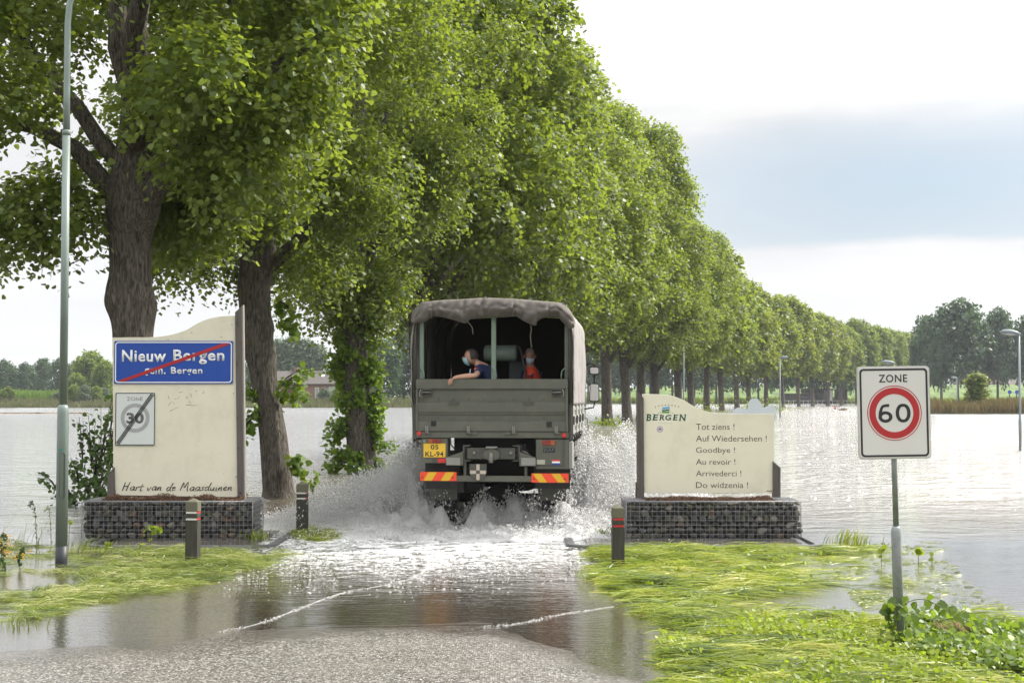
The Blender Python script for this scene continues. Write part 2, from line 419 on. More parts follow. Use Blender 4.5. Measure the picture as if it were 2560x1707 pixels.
# flood water
m_wat = bpy.data.materials.new('flood_water'); m_wat.use_nodes = True
t = m_wat.node_tree; t.nodes.remove(t.nodes['Principled BSDF']); out = t.nodes['Material Output']
co = N(t, 'ShaderNodeNewGeometry'); P = co.outputs['Position']
se = N(t, 'ShaderNodeSeparateXYZ'); t.links.new(P, se.inputs[0]); X, Y = se.outputs['X'], se.outputs['Y']
def tnoise(scale, detail=4, st=(1, 1, 1), rough=.5, loc=(0, 0, 0), ntype='FBM', dist=0.):
    m_ = N(t, 'ShaderNodeMapping'); m_.inputs['Scale'].default_value = st; m_.inputs['Location'].default_value = loc
    t.links.new(P, m_.inputs[0])
    n_ = N(t, 'ShaderNodeTexNoise'); n_.inputs['Scale'].default_value = scale; n_.inputs['Detail'].default_value = detail
    n_.inputs['Roughness'].default_value = rough; n_.inputs['Distortion'].default_value = dist
    t.links.new(m_.outputs[0], n_.inputs['Vector']); return n_.outputs[0]
def mth(op, a, b_=None, c=None, clamp=False): return math_(op, a, b_, c, clamp, tree=t)
def sst(v, a, b_):
    m_ = N(t, 'ShaderNodeMapRange', interpolation_type='SMOOTHSTEP'); m_.inputs[1].default_value = a; m_.inputs[2].default_value = b_
    t.links.new(v, m_.inputs[0]); return m_.outputs[0]
# current: choppy beyond the verge on the right, calmer close by and far left
chop = mth('MULTIPLY', sst(Y, 20, 34), mth('MULTIPLY_ADD', sst(X, -14, 2), .75, .25))
chop = mth('MULTIPLY', chop, mth('MULTIPLY_ADD', tnoise(.09, 3, (1, .6, 1)), 2.2, -.15, clamp=True))
wake = mth('MULTIPLY', mth('MULTIPLY', sst(Y, 13.6, 17), mth('SUBTRACT', 1.0, sst(Y, 26, 34))), mth('MULTIPLY', sst(X, -6.5, -3.0), mth('SUBTRACT', 1.0, sst(X, .9, 1.7))))
amp = mth('ADD', mth('MULTIPLY_ADD', chop, .38, .0034), mth('MULTIPLY', wake, .03))
h = mth('ADD', mth('MULTIPLY', tnoise(1.6, 5, (1, 1.5, 1), .6), amp), mth('MULTIPLY', tnoise(.55, 3, (1, 1.7, 1), .5, (9, 2, 0), dist=.5), mth('MULTIPLY', amp, 1.1)))
h = mth('ADD', h, mth('MULTIPLY', tnoise(7, 4, (.6, 1.6, 1), .55, (5, 3, 0)), mth('MULTIPLY_ADD', amp, .30, .0022)))
bp = N(t, 'ShaderNodeBump'); bp.inputs['Strength'].default_value = 1; bp.inputs['Distance'].default_value = 1; t.links.new(h, bp.inputs['Height'])
h2_ = mth('MULTIPLY', tnoise(24, 3, (.7, 1.5, 1), .6, (2, 7, 0)), mth('MULTIPLY', mth('SUBTRACT', 1.0, sst(Y, 16, 30)), .0022))
t.links.new(mth('ADD', h, h2_), bp.inputs['Height'])
gl = N(t, 'ShaderNodeBsdfGlossy'); gl.inputs['Roughness'].default_value = .035; gl.inputs['Color'].default_value = (.98, .98, 1, 1)
t.links.new(mth('MULTIPLY_ADD', sst(Y, 25, 250), .10, .025), gl.inputs['Roughness'])
t.links.new(bp.outputs[0], gl.inputs['Normal'])
tr = N(t, 'ShaderNodeBsdfTransparent'); tr.inputs['Color'].default_value = (.72, .62, .46, 1)
df = N(t, 'ShaderNodeBsdfDiffuse'); df.inputs['Color'].default_value = (.16, .135, .095, 1)
murk = mth('ADD', mth('MULTIPLY', sst(Y, 12.5, 22), .6), mth('MULTIPLY_ADD', tnoise(.5, 3), .3, -.05), clamp=True)
body = N(t, 'ShaderNodeMixShader'); t.links.new(murk, body.inputs[0]); t.links.new(tr.outputs[0], body.inputs[1]); t.links.new(df.outputs[0], body.inputs[2])
fr = N(t, 'ShaderNodeFresnel'); fr.inputs['IOR'].default_value = 1.333; t.links.new(bp.outputs[0], fr.inputs['Normal'])
mx = N(t, 'ShaderNodeMixShader'); t.links.new(mth('ADD', mth('MULTIPLY', fr.outputs[0], mth('MULTIPLY_ADD', sst(Y, 20, 40), .6, 1.4)), mth('MULTIPLY_ADD', sst(Y, 18, 36), .27, .05), clamp=True), mx.inputs[0]); t.links.new(body.outputs[0], mx.inputs[1]); t.links.new(gl.outputs[0], mx.inputs[2])
# foam churned up behind the lorry
fx = mth('DIVIDE', mth('ADD', X, 1.2), 4.4); fy = mth('DIVIDE', mth('ADD', Y, -22.0), 6.4)
fd = mth('SUBTRACT', 1.0, mth('ADD', mth('MULTIPLY', fx, fx), mth('MULTIPLY', fy, fy)))
lace = mth('ABSOLUTE', mth('MULTIPLY_ADD', tnoise(2.6, 8, (.8, 1.25, 1), .66, (0, 0, 0), dist=.6), 2, -1))      # ridges near 0
lace = mth('SUBTRACT', 1.0, mth('MULTIPLY', lace, 4.2), clamp=True)
spk = tnoise(13, 4, (1, .7, 1), .65)
fo = mth('ADD', mth('MULTIPLY', fd, .63), mth('ADD', mth('MULTIPLY', lace, .5), mth('MULTIPLY_ADD', spk, 1.3, -1.32)))
fo = mth('MULTIPLY', fo, 4.0, clamp=True)
fo = mth('MULTIPLY', fo, sst(Y, 14.0, 16.5))
foam = N(t, 'ShaderNodeBsdfDiffuse'); foam.inputs['Color'].default_value = (.86, .87, .87, 1)
bp2 = N(t, 'ShaderNodeBump'); bp2.inputs['Distance'].default_value = .03; t.links.new(mth('ADD', fo, spk), bp2.inputs['Height']); t.links.new(bp2.outputs[0], foam.inputs['Normal'])
mx2 = N(t, 'ShaderNodeMixShader'); t.links.new(fo, mx2.inputs[0]); t.links.new(mx.outputs[0], mx2.inputs[1]); t.links.new(foam.outputs[0], mx2.inputs[2])
t.links.new(mx2.outputs[0], out.inputs[0])
wv = MB(); wv.add([(-2500, -30, 0), (2500, -30, 0), (2500, 470, 0), (-2500, 470, 0)], [(0, 1, 2, 3)])
water = wv.build('water', m_wat); tag(water, kind='structure')

# ------------------------------------------------------------------ trees
m_bark = bpy.data.materials.new('lime_bark'); m_bark.use_nodes = True
t = m_bark.node_tree; b = t.nodes['Principled BSDF']; b.inputs['Roughness'].default_value = .95; b.inputs['Specular IOR Level'].default_value = .15
co = N(t, 'ShaderNodeTexCoord')
mpn = N(t, 'ShaderNodeMapping'); mpn.inputs['Scale'].default_value = (1, 1, .16); t.links.new(co.outputs['Object'], mpn.inputs[0])
n1 = N(t, 'ShaderNodeTexNoise'); n1.inputs['Scale'].default_value = 26; n1.inputs['Detail'].default_value = 8; n1.inputs['Distortion'].default_value = 1.2; t.links.new(mpn.outputs[0], n1.inputs['Vector'])
n2 = N(t, 'ShaderNodeTexNoise'); n2.inputs['Scale'].default_value = 1.6; n2.inputs['Detail'].default_value = 5; t.links.new(co.outputs['Object'], n2.inputs['Vector'])
col = ramp(n1.outputs[0], [(.3, (.028, .024, .020)), (.48, (.10, .088, .074)), (.66, (.19, .168, .142))], tree=t, interp='LINEAR')
col = mixc(math_('MULTIPLY_ADD', n2.outputs[0], 3, -1.75, clamp=True, tree=t), col, (.10, .105, .055), tree=t)
n3 = N(t, 'ShaderNodeTexNoise'); n3.inputs['Scale'].default_value = 3.1; n3.inputs['Detail'].default_value = 8; t.links.new(co.outputs['Object'], n3.inputs['Vector'])
col = mixc(math_('MULTIPLY_ADD', n3.outputs[0], 8, -5.45, clamp=True, tree=t), col, (.26, .19, .04), tree=t)
t.links.new(col, b.inputs['Base Color'])
bp = N(t, 'ShaderNodeBump'); bp.inputs['Distance'].default_value = .06; t.links.new(n1.outputs[0], bp.inputs['Height']); t.links.new(bp.outputs[0], b.inputs['Normal'])
m_leaf = leaf_mat('lime_leaves', (.022, .044, .012), (.120, .172, .034), trans=(.48, .60, .05), tfac=.39, c2=(.33, .35, .14))
m_leaf2 = leaf_mat('lime_leaves_yellowish', (.030, .056, .012), (.140, .190, .032), trans=(.54, .62, .045), tfac=.38, c2=(.34, .35, .09))
m_leaf_dark = leaf_mat('dark_leaves', (.014, .036, .014), (.045, .090, .028), trans=(.12, .24, .05), tfac=.25)
m_leaf_pale = leaf_mat('pale_leaves', (.06, .09, .05), (.13, .18, .10), trans=(.2, .26, .12), tfac=.25)  # paleness of distant haze put into the leaf colour of the far poplars
m_ivy = leaf_mat('young_shoot_leaves', (.05, .10, .012), (.14, .23, .025), trans=(.42, .60, .03), tfac=.42, c2=(.30, .34, .05))

def trunk_mesh(name, pts, rad, nseg=28, ring=.12, seed=0, ridge=.03, lump=.05, burls=()):
    """swept trunk with furrowed surface, root flare and burls"""
    pts = np.array(pts, float); d = np.r_[0, np.cumsum(np.linalg.norm(np.diff(pts, axis=0), axis=1))]
    n = max(4, int(d[-1] / ring)); s = np.linspace(0, d[-1], n)
    Pc = np.stack([np.interp(s, d, pts[:, i]) for i in range(3)], 1)
    k = np.ones(5) / 5
    for i in range(2):
        q = np.pad(Pc[:, i], 2, mode='edge'); Pc[:, i] = np.convolve(q, k, 'valid')
    rr_ = np.interp(s, d, rad)
    V = np.zeros((n, nseg, 3)); r_ = random.Random(seed); ph = [r_.uniform(0, 6.28) for _ in range(8)]
    for j in range(nseg):
        a = 2 * math.pi * j / nseg
        f = 1 + lump * (np.sin(3 * a + ph[0] + .5 * s) * .6 + np.sin(2 * a + ph[1] - .8 * s + np.sin(s)) * .7) + ridge * (np.sin(11 * a + ph[2] + .7 * np.sin(s * 1.3)) + .7 * np.sin(17 * a + ph[3] + .9 * np.sin(s * 2.1 + 1)))
        rad_ = rr_ * f
        for (bs, ba, br, bh) in burls:
            rad_ = rad_ + bh * np.exp(-((s - bs) / br) ** 2) * max(0, math.cos(a - ba)) ** 2 * (1 + .15 * np.sin(9 * s + 5 * a))
        V[:, j, 0] = Pc[:, 0] + rad_ * math.cos(a); V[:, j, 1] = Pc[:, 1] + rad_ * math.sin(a); V[:, j, 2] = Pc[:, 2]
    i = np.arange(n * nseg).reshape(n, nseg); i2 = np.roll(i, -1, 1)
    return np_mesh(name, V, 4, smooth=True, idx=np.stack([i[:-1], i2[:-1], i2[1:], i[1:]], -1).reshape(-1))

def crown_points(nl, z0, z1, Rm, per=12, lobes=60, lob_r=(1.0, 1.9), flare=.25, base_frac=.5, seed=1, twig=.45, droop=.35, skew=(0, 0), lobe_list=None, zmin=None):
    """positions and normals of leaves: twigs on the skin of many overlapping boughs"""
    r = np.random.default_rng(seed)
    H = z1 - z0
    if lobe_list is None:
        LB = []
        for i in range(lobes):
            tt = (i + .5) / lobes; tt = tt ** .9
            if tt < flare: rad = base_frac + (1 - base_frac) * sm(np.array(tt), 0, flare)
            elif tt < .6: rad = 1.0
            else: rad = math.sqrt(max(0.02, 1 - ((tt - .6) / .42) ** 2)) * (1 - .15 * (tt - .6))
            a = i * 2.399 + r.uniform(-.5, .5)
            lr = r.uniform(*lob_r) * (.75 + .3 * rad)
            rho = max(0, Rm * rad - lr * .75) * (.82 + .24 * r.random())
            if r.random() < .18: rho *= .5
            LB.append((rho * math.cos(a) + skew[0] * tt, rho * math.sin(a) + skew[1] * tt, z0 + tt * H, lr))
    else: LB = lobe_list
    LB = np.array(LB); w = LB[:, 3] ** 2; w /= w.sum()
    nt_ = nl // per
    li = r.choice(len(LB), nt_, p=w)
    d = unit(r.normal(size=(nt_, 3)) * np.array([1, 1, .9]) + np.array([0, 0, .25]))
    shell = 1 - .38 * r.random(nt_) ** 2.0
    c = LB[li, :3] + d * (LB[li, 3] * shell)[:, None] * np.array([1, 1, .82])
    # outward twigs that hang a little
    out = unit(d + r.normal(size=(nt_, 3)) * .45 + np.array([0, 0, -droop]))
    s = np.repeat(np.linspace(-.5, .5, per)[None], nt_, 0) + r.normal(size=(nt_, per)) * .06
    tl = twig * (.6 + .8 * r.random(nt_))
    Pp = c[:, None] + out[:, None] * (s * tl[:, None])[..., None] + r.normal(size=(nt_, per, 3)) * twig * .16
    Pp[..., 2] -= (np.clip(s + .5, 0, 1) ** 2) * (tl * droop)[:, None]
    Nn = d[:, None] * .55 + np.array([0, 0, .75]) + r.normal(size=(nt_, per, 3)) * .55
    Pp = Pp.reshape(-1, 3); Nn = unit(Nn.reshape(-1, 3))
    if zmin is not None:
        k = Pp[:, 2] > zmin; Pp, Nn = Pp[k], Nn[k]
    return Pp, Nn
def crown_mesh(name, nl, size, six=False, **kw):
    Pp, Nn = crown_points(nl, **kw)
    V, k = leaves(Pp, Nn, size, .85, six)
    return np_mesh(name, V, k)

def limb(parent, pts, r0, r1, seed, name='limb'):
    n = len(pts); rad = [r0 + (r1 - r0) * i / (n - 1) for i in range(n)]
    me = trunk_mesh(name, pts, rad, 12, .3, seed, .02, .05)
    # rings are horizontal slices, fine for steep limbs; flat ones use the tube
    o = mesh_obj(name, MB().tube(pts, rad, 9).mesh(name), m_bark, parent)
    bpy.data.meshes.remove(me); return o
def curve_pts(p0, p1, sag=.0, n=7, jit=.12, seed=0):
    r_ = random.Random(seed); p0, p1 = Vector(p0), Vector(p1); out = []
    for i in range(n):
        t_ = i / (n - 1); p = p0.lerp(p1, t_); p.z += sag * math.sin(math.pi * t_)
        if 0 < i < n - 1: p += Vector((r_.uniform(-jit, jit), r_.uniform(-jit, jit), r_.uniform(-jit, jit)))
        out.append(p)
    return out

# --- first tree, behind the town sign
T1 = thing('lime_tree', 'big old lime tree with knobbly trunk rising behind the blue town sign', 'tree', (-6.2, 23.2, -.4), group='lime trees along the flooded avenue')
mesh_obj('trunk', trunk_mesh('trunk', [(.25, 0, 0), (.2, 0, 1.2), (.05, 0, 2.9), (-.02, 0, 4.1), (-.05, 0, 5.0), (0, 0, 5.9), (0, .05, 7.2)], [.44, .34, .30, .31, .325, .36, .22], 40, .07, 1, .02, .05,
         burls=((4.0, 0.1, .28, .09), (4.15, 3.3, .28, .11), (5.6, -.4, .35, .13), (5.75, 3.4, .4, .06), (5.5, -1.5, .25, .1), (3.0, 2.9, .5, .04))), m_bark, T1)
for k, (p0, p1, r0, r1) in enumerate([((0, 0, 6.3), (-.7, -.4, 12.5), .18, .09), ((.1, 0, 6.0), (2.6, -.3, 10.6), .17, .07), ((.05, 0, 6.2), (.1, .6, 14), .20, .10), ((-.1, 0, 6.2), (-3.2, .2, 9.8), .15, .06),
                                      ((.2, -.1, 5.6), (3.2, -.9, 8.3), .2, .06), ((-.2, -.1, 5.7), (-3.0, -.8, 7.6), .17, .05), ((0, -.2, 6.6), (.9, -2.6, 11.0), .2, .06), ((.1, .3, 6.2), (1.6, 3.2, 11), .2, .07)]):
    limb(T1, curve_pts(p0, p1, .25, 8, .14, k), r0, r1, k)
def lobes_T1():
    r_ = random.Random(5); LB = []
    for i in range(135):
        z = r_.uniform(4.9, 17); a = r_.uniform(0, 6.283)
        Rz = np.interp(z, [4.8, 5.6, 6.6, 8.5, 12, 15, 17], [2.7, 3.3, 3.9, 4.8, 5.2, 4.2, 2.2])
        q = Rz * (r_.uniform(.3, 1) ** .6) - .6
        if z < 6.2: q = max(q, 1.3)
        if z < 6.7 and q * math.sin(a) < -.9 and -1.0 < q * math.cos(a) < 1.2: continue
        LB.append((q * math.cos(a), q * math.sin(a), z + .4, r_.uniform(.5, 1.05)))
    LB += [(-2.6, -.9, 5.25, .8), (-3.6, -.3, 5.5, .9), (-1.7, .4, 5.4, .7), (-4.4, .5, 5.2, .8), (1.6, -.8, 6.2, .7), (2.4, -1.2, 6.9, .9), (1.1, .9, 5.9, .6), (-3.2, 1.4, 5.0, .7)]
    return LB
mesh_obj('crown', crown_mesh('crown', 126000, .108, True, z0=5, z1=18, Rm=5, per=12, lobe_list=lobes_T1(), seed=3, twig=.5, droop=.3), m_leaf, T1)

# --- second tree
T2 = thing('lime_tree', 'leaning lime tree with leafy side shoots between the town sign and the front bollard', 'tree', (-5.0, 30.5, -.45), group='lime trees along the flooded avenue')
mesh_obj('trunk', trunk_mesh('trunk', [(.08, 0, 0), (0, 0, .6), (-.12, 0, 1.8), (-.32, 0, 2.9), (-.5, 0, 4.0), (-.55, 0, 4.9), (-.45, 0, 5.6), (-.4, 0, 7)], [.50, .33, .29, .285, .31, .33, .37, .25], 36, .08, 2, .022, .04,
         burls=((3.65, 3.2, .2, .11), (3.5, 0, .35, .05), (4.1, .1, .2, .06))), m_bark, T2)
for k, (p0, p1, r0, r1) in enumerate([((-.2, 0, 5.4), (2.0, -.3, 8.0), .17, .07), ((-.45, 0, 5.5), (-1.7, -.4, 8.6), .2, .07), ((-.4, 0, 6), (-.2, .2, 12.5), .22, .08), ((-.3, .1, 6), (1.5, 1.4, 11.5), .17, .07), ((-.5, .1, 6), (-2.6, 1.3, 9.5), .16, .06), ((-.4, -.1, 6.3), (.8, -2.4, 11), .16, .06)]):
    limb(T2, curve_pts(p0, p1, -.2 if k == 0 else .2, 8, .1, k + 20), r0, r1, k + 20)
def lobes_T2():
    r_ = random.Random(8); LB = []
    for i in range(135):
        z = r_.uniform(5.2, 19); a = r_.uniform(0, 6.283)
        Rz = np.interp(z, [4.9, 6, 8, 12, 16, 19], [2.4, 3.1, 3.8, 4.8, 4.2, 2.4])
        q = Rz * (r_.uniform(.25, 1) ** .6) - .5
        if z < 6: q = max(q, 1.1)
        LB.append((q * math.cos(a) - .3, q * math.sin(a), z, r_.uniform(.5, 1.1)))
    return LB + [(-2.2, -.6, 5.3, .8), (-2.7, .2, 5.7, .9), (-1.5, .6, 5.4, .6), (1.4, -.5, 6.1, .7), (2.2, -.8, 7.2, 1.0), (-3.0, -.6, 6.6, .9), (1.0, -1.5, 7.0, .8)]
mesh_obj('crown', crown_mesh('crown', 130000, .108, False, z0=5, z1=18, Rm=5, per=12, lobe_list=lobes_T2(), seed=4, twig=.5, droop=.3), m_leaf, T2)
def shoots(parent, clusters, leaf=.12, seed=0, mat=None, n_per=26, name='side_shoot'):
    """leafy shoots: (x,y,z, dx,dy,dz length vector, spread)"""
    r = np.random.default_rng(seed); out = []
    for (x, y, z, dx, dy, dz, sp, n) in clusters:
        stem = MB(); PP = []; NN = []
        for k in range(max(1, n // 12)):
            e = np.array([dx, dy, dz]) + r.normal(size=3) * sp * .6
            pts = [Vector((x, y, z)) + Vector(e) * q + Vector((0, 0, .12 * math.sin(q * 3))) for q in (0, .35, .7, 1)]
            stem.tube(pts, [.012, .009, .006, .004], 4)
            q = r.random(12) ** .8
            PP.append(np.array([x, y, z]) + e * q[:, None] + r.normal(size=(12, 3)) * sp * .35)
            NN.append(r.normal(size=(12, 3)) * .6 + np.array([.3, -.45, .6]))
        PP = np.concatenate(PP); NN = unit(np.concatenate(NN)); k0 = PP[:, 2] > (.42 if parent else .0)
        V, k = leaves(PP[k0], NN[k0], leaf, .85, True)
        so = tag(stem.build(name, m_bark, parent), kind='stuff'); out.append(so)
        tag(mesh_obj('leaf_spray', np_mesh('leaf_spray', V, k), mat or m_ivy, so), kind='stuff')
    return out
shoots(T2, [(.0, -.25, 2.75, .75, -.1, .35, .2, 80), (.05, -.2, 2.5, .6, -.2, .1, .2, 60), (-.35, -.25, 2.3, -.5, -.1, -.6, .22, 110), (-.4, -.2, 2.6, -.3, 0, .1, .2, 60), (.1, -.2, 4.2, .35, -.1, -.3, .2, 70), (.0, -.2, 4.6, .3, 0, -.4, .2, 60), (.3, -.25, 1.3, .25, -.1, -.45, .14, 50), (.33, -.25, .95, .2, -.1, .35, .14, 40)], .14, 3)

# --- third tree: trunk wrapped in shoots
T3 = thing('lime_tree', 'lime tree with its trunk wrapped in bright young leaves, left of the lorry', 'tree', (-4.25, 40, -.45), group='lime trees along the flooded avenue')
mesh_obj('trunk', trunk_mesh('trunk', [(.1, 0, 0), (.05, 0, .6), (-.05, 0, 2), (-.2, 0, 4), (-.25, 0, 6), (-.2, 0, 8), (0, 0, 13)], [.55, .42, .38, .36, .34, .28, .15], 30, .12, 3, .02, .04), m_bark, T3)
for k, (p0, p1, r0, r1) in enumerate([((-.2, 0, 5.5), (1.8, -.5, 9.5), .16, .06), ((-.2, 0, 5.8), (-2, -.3, 9.8), .16, .06), ((-.2, 0, 6.5), (.8, 1.8, 11.5), .14, .05)]):
    limb(T3, curve_pts(p0, p1, .2, 7, .1, k + 40), r0, r1, k + 40)
def lobes_T3():
    r_ = random.Random(12); LB = []
    for i in range(150):
        z = r_.uniform(4.6, 20); a = r_.uniform(0, 6.283)
        Rz = np.interp(z, [4.4, 6, 8, 12, 17, 20], [1.5, 2.3, 3.2, 4.7, 4.2, 2.2])
        q = Rz * (r_.uniform(.2, 1) ** .6) - .4
        LB.append((q * math.cos(a) - .15, q * math.sin(a), z, r_.uniform(.45, 1.05)))
    return LB
mesh_obj('crown', crown_mesh('crown', 110000, .122, False, z0=5, z1=18, Rm=5, per=12, lobe_list=lobes_T3(), seed=6, twig=.55, droop=.4), m_leaf, T3)
r_ = random.Random(3); cl = []
for i in range(46):
    z = r_.uniform(.6, 4.8); sd_ = r_.choice((-1, 1)); a = r_.uniform(-.8, .5)
    x = .05 - .06 * z + sd_ * .36
    cl.append((x, -.15, z, sd_ * r_.uniform(.1, .42) * (1.5 if z < 1.6 else (.55 if sd_ < 0 else 1)), r_.uniform(-.35, .1), r_.uniform(-.35, .25), .2, 72))
for i in range(18):
    z = r_.uniform(2.4, 5.6) if i < 12 else r_.uniform(.5, 1.6)
    cl.append((-.06 * z + r_.uniform(-.3, .3), -.42, z, r_.uniform(-.25, .3), -.1, r_.uniform(-.5, .1), .2, 60))
shoots(T3, cl, .13, 5)

# --- the rest of the avenue: shared meshes, one object each
def trunk_simple(i):
    r_ = random.Random(100 + i); lean = r_.uniform(-.5, .1)
    m_ = trunk_mesh('trunk', [(.05, 0, 0), (0, 0, .8), (lean * .3, 0, 3), (lean * .7, 0, 6), (lean, 0, 10), (lean, 0, 15)], [.62, .44, .385, .37, .26, .10], 16, .5, i, .015, .05)
    return m_
trunk_var = [trunk_simple(i) for i in range(4)]
crown_mid = [crown_mesh('crown', 84000, .185, False, z0=6.2, z1=19.2, Rm=5.6, per=10, lobes=190, lob_r=(.65, 1.3), seed=20 + i, twig=.55, droop=.35, base_frac=.55, zmin=4.6) for i in range(2)]
crown_far = [crown_mesh('crown', 17000, .46, False, z0=6.8, z1=19.2, Rm=5.8, per=6, lobes=120, lob_r=(.9, 1.7), seed=30 + i, twig=.8, droop=.25, base_frac=.6) for i in range(2)]
limb_var = []
for i in range(2):
    mb = MB(); r_ = random.Random(60 + i)
    for k in range(7):
        a = k * .9 + r_.uniform(-.3, .3)
        mb.tube(curve_pts((-.15, 0, 4.8 + .25 * k), (3.4 * math.cos(a), 3.4 * math.sin(a), 9 + k * .9), .3, 6, .2, k + i * 9), [.2, .17, .14, .11, .08, .05], 7)
    limb_var.append(mb.mesh('limbs'))
AV = [(-3.1, 50.5), (-1.8, 59.5), (-.4, 69), (1.7, 80), (4.2, 92), (7.0, 105), (9.45, 117), (11.3, 125), (13.6, 134), (17.2, 147), (20.2, 160), (23.5, 172), (28.6, 194), (33.8, 214), (39, 234), (44.6, 250), (51, 268), (57.5, 286), (64, 303), (71, 320), (78, 337), (85.5, 353), (93, 368), (101, 382), (109, 396)]
ordinals = ['fourth', 'fifth', 'sixth', 'seventh', 'eighth', 'ninth', 'tenth', 'eleventh', 'twelfth', 'thirteenth', 'fourteenth', 'fifteenth', 'sixteenth', 'seventeenth', 'eighteenth', 'nineteenth', 'twentieth', 'twenty-first', 'twenty-second', 'twenty-third', 'twenty-fourth', 'twenty-fifth', 'twenty-sixth', 'twenty-seventh', 'twenty-eighth']
lean_names = ['full green crown over the canvas roof', 'dense crown rising behind the canvas roof', 'crown above the street lamp head', 'tall crown right of the lorry roof', 'low hanging crown right of the lorry mirrors']
for i, (x, y) in enumerate(AV):
    r_ = random.Random(i * 7 + 1)
    lab = ordinals[i] + ' lime tree from the left, ' + (lean_names[i] if i < 5 else 'trunk' + (' right of the lorry' if i < 8 else ' beyond the goodbye board' if i < 14 else ' far down the row' if i < 20 else ' at the far end'))
    T = thing('lime_tree', lab, 'tree', (x, y, -.5), r_.uniform(-.25, .25), 'lime trees along the flooded avenue')
    far = y > 150
    to = mesh_obj('trunk', trunk_var[i % 4], m_bark, T); to.scale = (1, 1, 1.05)
    if not far: mesh_obj('limb', limb_var[i % 2], m_bark, T)
    me = crown_far[i % 2] if far else crown_mid[i % 2]
    if me.materials.find('lime_leaves') < 0 and not me.materials: me.materials.append(m_leaf)
    co_ = mesh_obj('crown', me, None, T)
    if far and 13 <= i <= 19:
        co_.material_slots[0].link = 'OBJECT'; co_.material_slots[0].material = m_leaf2
    s = 1.0 + r_.uniform(-.06, .08) + (.11 if 3 <= i <= 7 else .07 if i <= 10 and i > 7 else 0)
    co_.scale = (s * (1.08 if not far else .98), s, s * (1.02 + r_.uniform(-.05, .06))); co_.rotation_euler = (0, 0, r_.uniform(0, 6.28))
    co_.location.z = -1.4 if i < 3 else (-.8 if not far else -.4)
# ------------------------------------------------------------------ sign islands: kerbs, stone baskets, boards
m_conc = M('kerb_concrete', (.10, .10, .105), .45, var=.2, vs=5, bump=.004, bs=80, dirt=(.05, .05, .04), dirt_amt=.5)
m_slab = M('wet_slab', (.11, .10, .09), .12, var=.25, vs=3, bump=.003, bs=30)
m_wire = M('galvanised_wire', (.26, .26, .27), .5, .5, var=.1)
m_wood = M('weathered_wood', (.115, .10, .09), .85, var=.22, vs=5, stretch=(6, 6, .5), bump=.004, bs=20, dirt=(.05, .045, .04), dirt_s=5, dirt_amt=.6)
m_wood_l = M('grey_wood_edge', (.24, .22, .20), .8, var=.18, vs=6, stretch=(6, 6, .5), bump=.003, bs=20)
m_cream = M('cream_board', (.70, .665, .53), .38, var=.035, vs=1.5, dirt=(.44, .41, .30), dirt_s=2.0, dirt_amt=.30)
m_stain = M('dark_speck', (.08, .07, .05), .8)
m_lett = M('dark_brown_letter', (.045, .038, .03), .5)
m_bolt = M('dark_bolt', (.02, .02, .02), .5, .5)
stone_mats = [M('stone_%s' % n, c, .8, var=.3, vs=12, bump=.006, bs=35, dirt=(.05, .06, .035), dirt_s=8, dirt_amt=.5) for n, c in
              (('grey', (.115, .11, .10)), ('dark', (.055, .053, .048)), ('olive', (.095, .09, .06)), ('brown', (.15, .10, .065)), ('pale', (.20, .185, .155)), ('slate', (.075, .078, .078)), ('greyb', (.095, .09, .08)), ('dark_b', (.04, .038, .034)))]
def stone_mesh(seed):
    r_ = random.Random(seed); bm = bmesh.new(); bmesh.ops.create_icosphere(bm, subdivisions=2, radius=.5)
    o = Vector((seed * 3.1, seed * 1.7, 0)); pl = [(Vector((r_.uniform(-1, 1), r_.uniform(-1, 1), r_.uniform(-1, 1))).normalized(), r_.uniform(.28, .4)) for _ in range(7)]
    for v in bm.verts:
        v.co *= 1 + .25 * mnoise.noise(v.co * 2.2 + o)
        for n_, d_ in pl:
            q = v.co.dot(n_) - d_
            if q > 0: v.co -= n_ * q * .85
    me = bpy.data.meshes.new('stone'); bm.to_mesh(me); bm.free()
    me.polygons.foreach_set('use_smooth', [False] * len(me.polygons)); return me
stone_meshes = []
for i in range(16):
    me = stone_mesh(i); me.materials.append(stone_mats[[0, 1, 2, 3, 4, 5, 6, 7, 0, 1, 6, 5, 7, 2, 6, 1][i]]); stone_meshes.append(me)

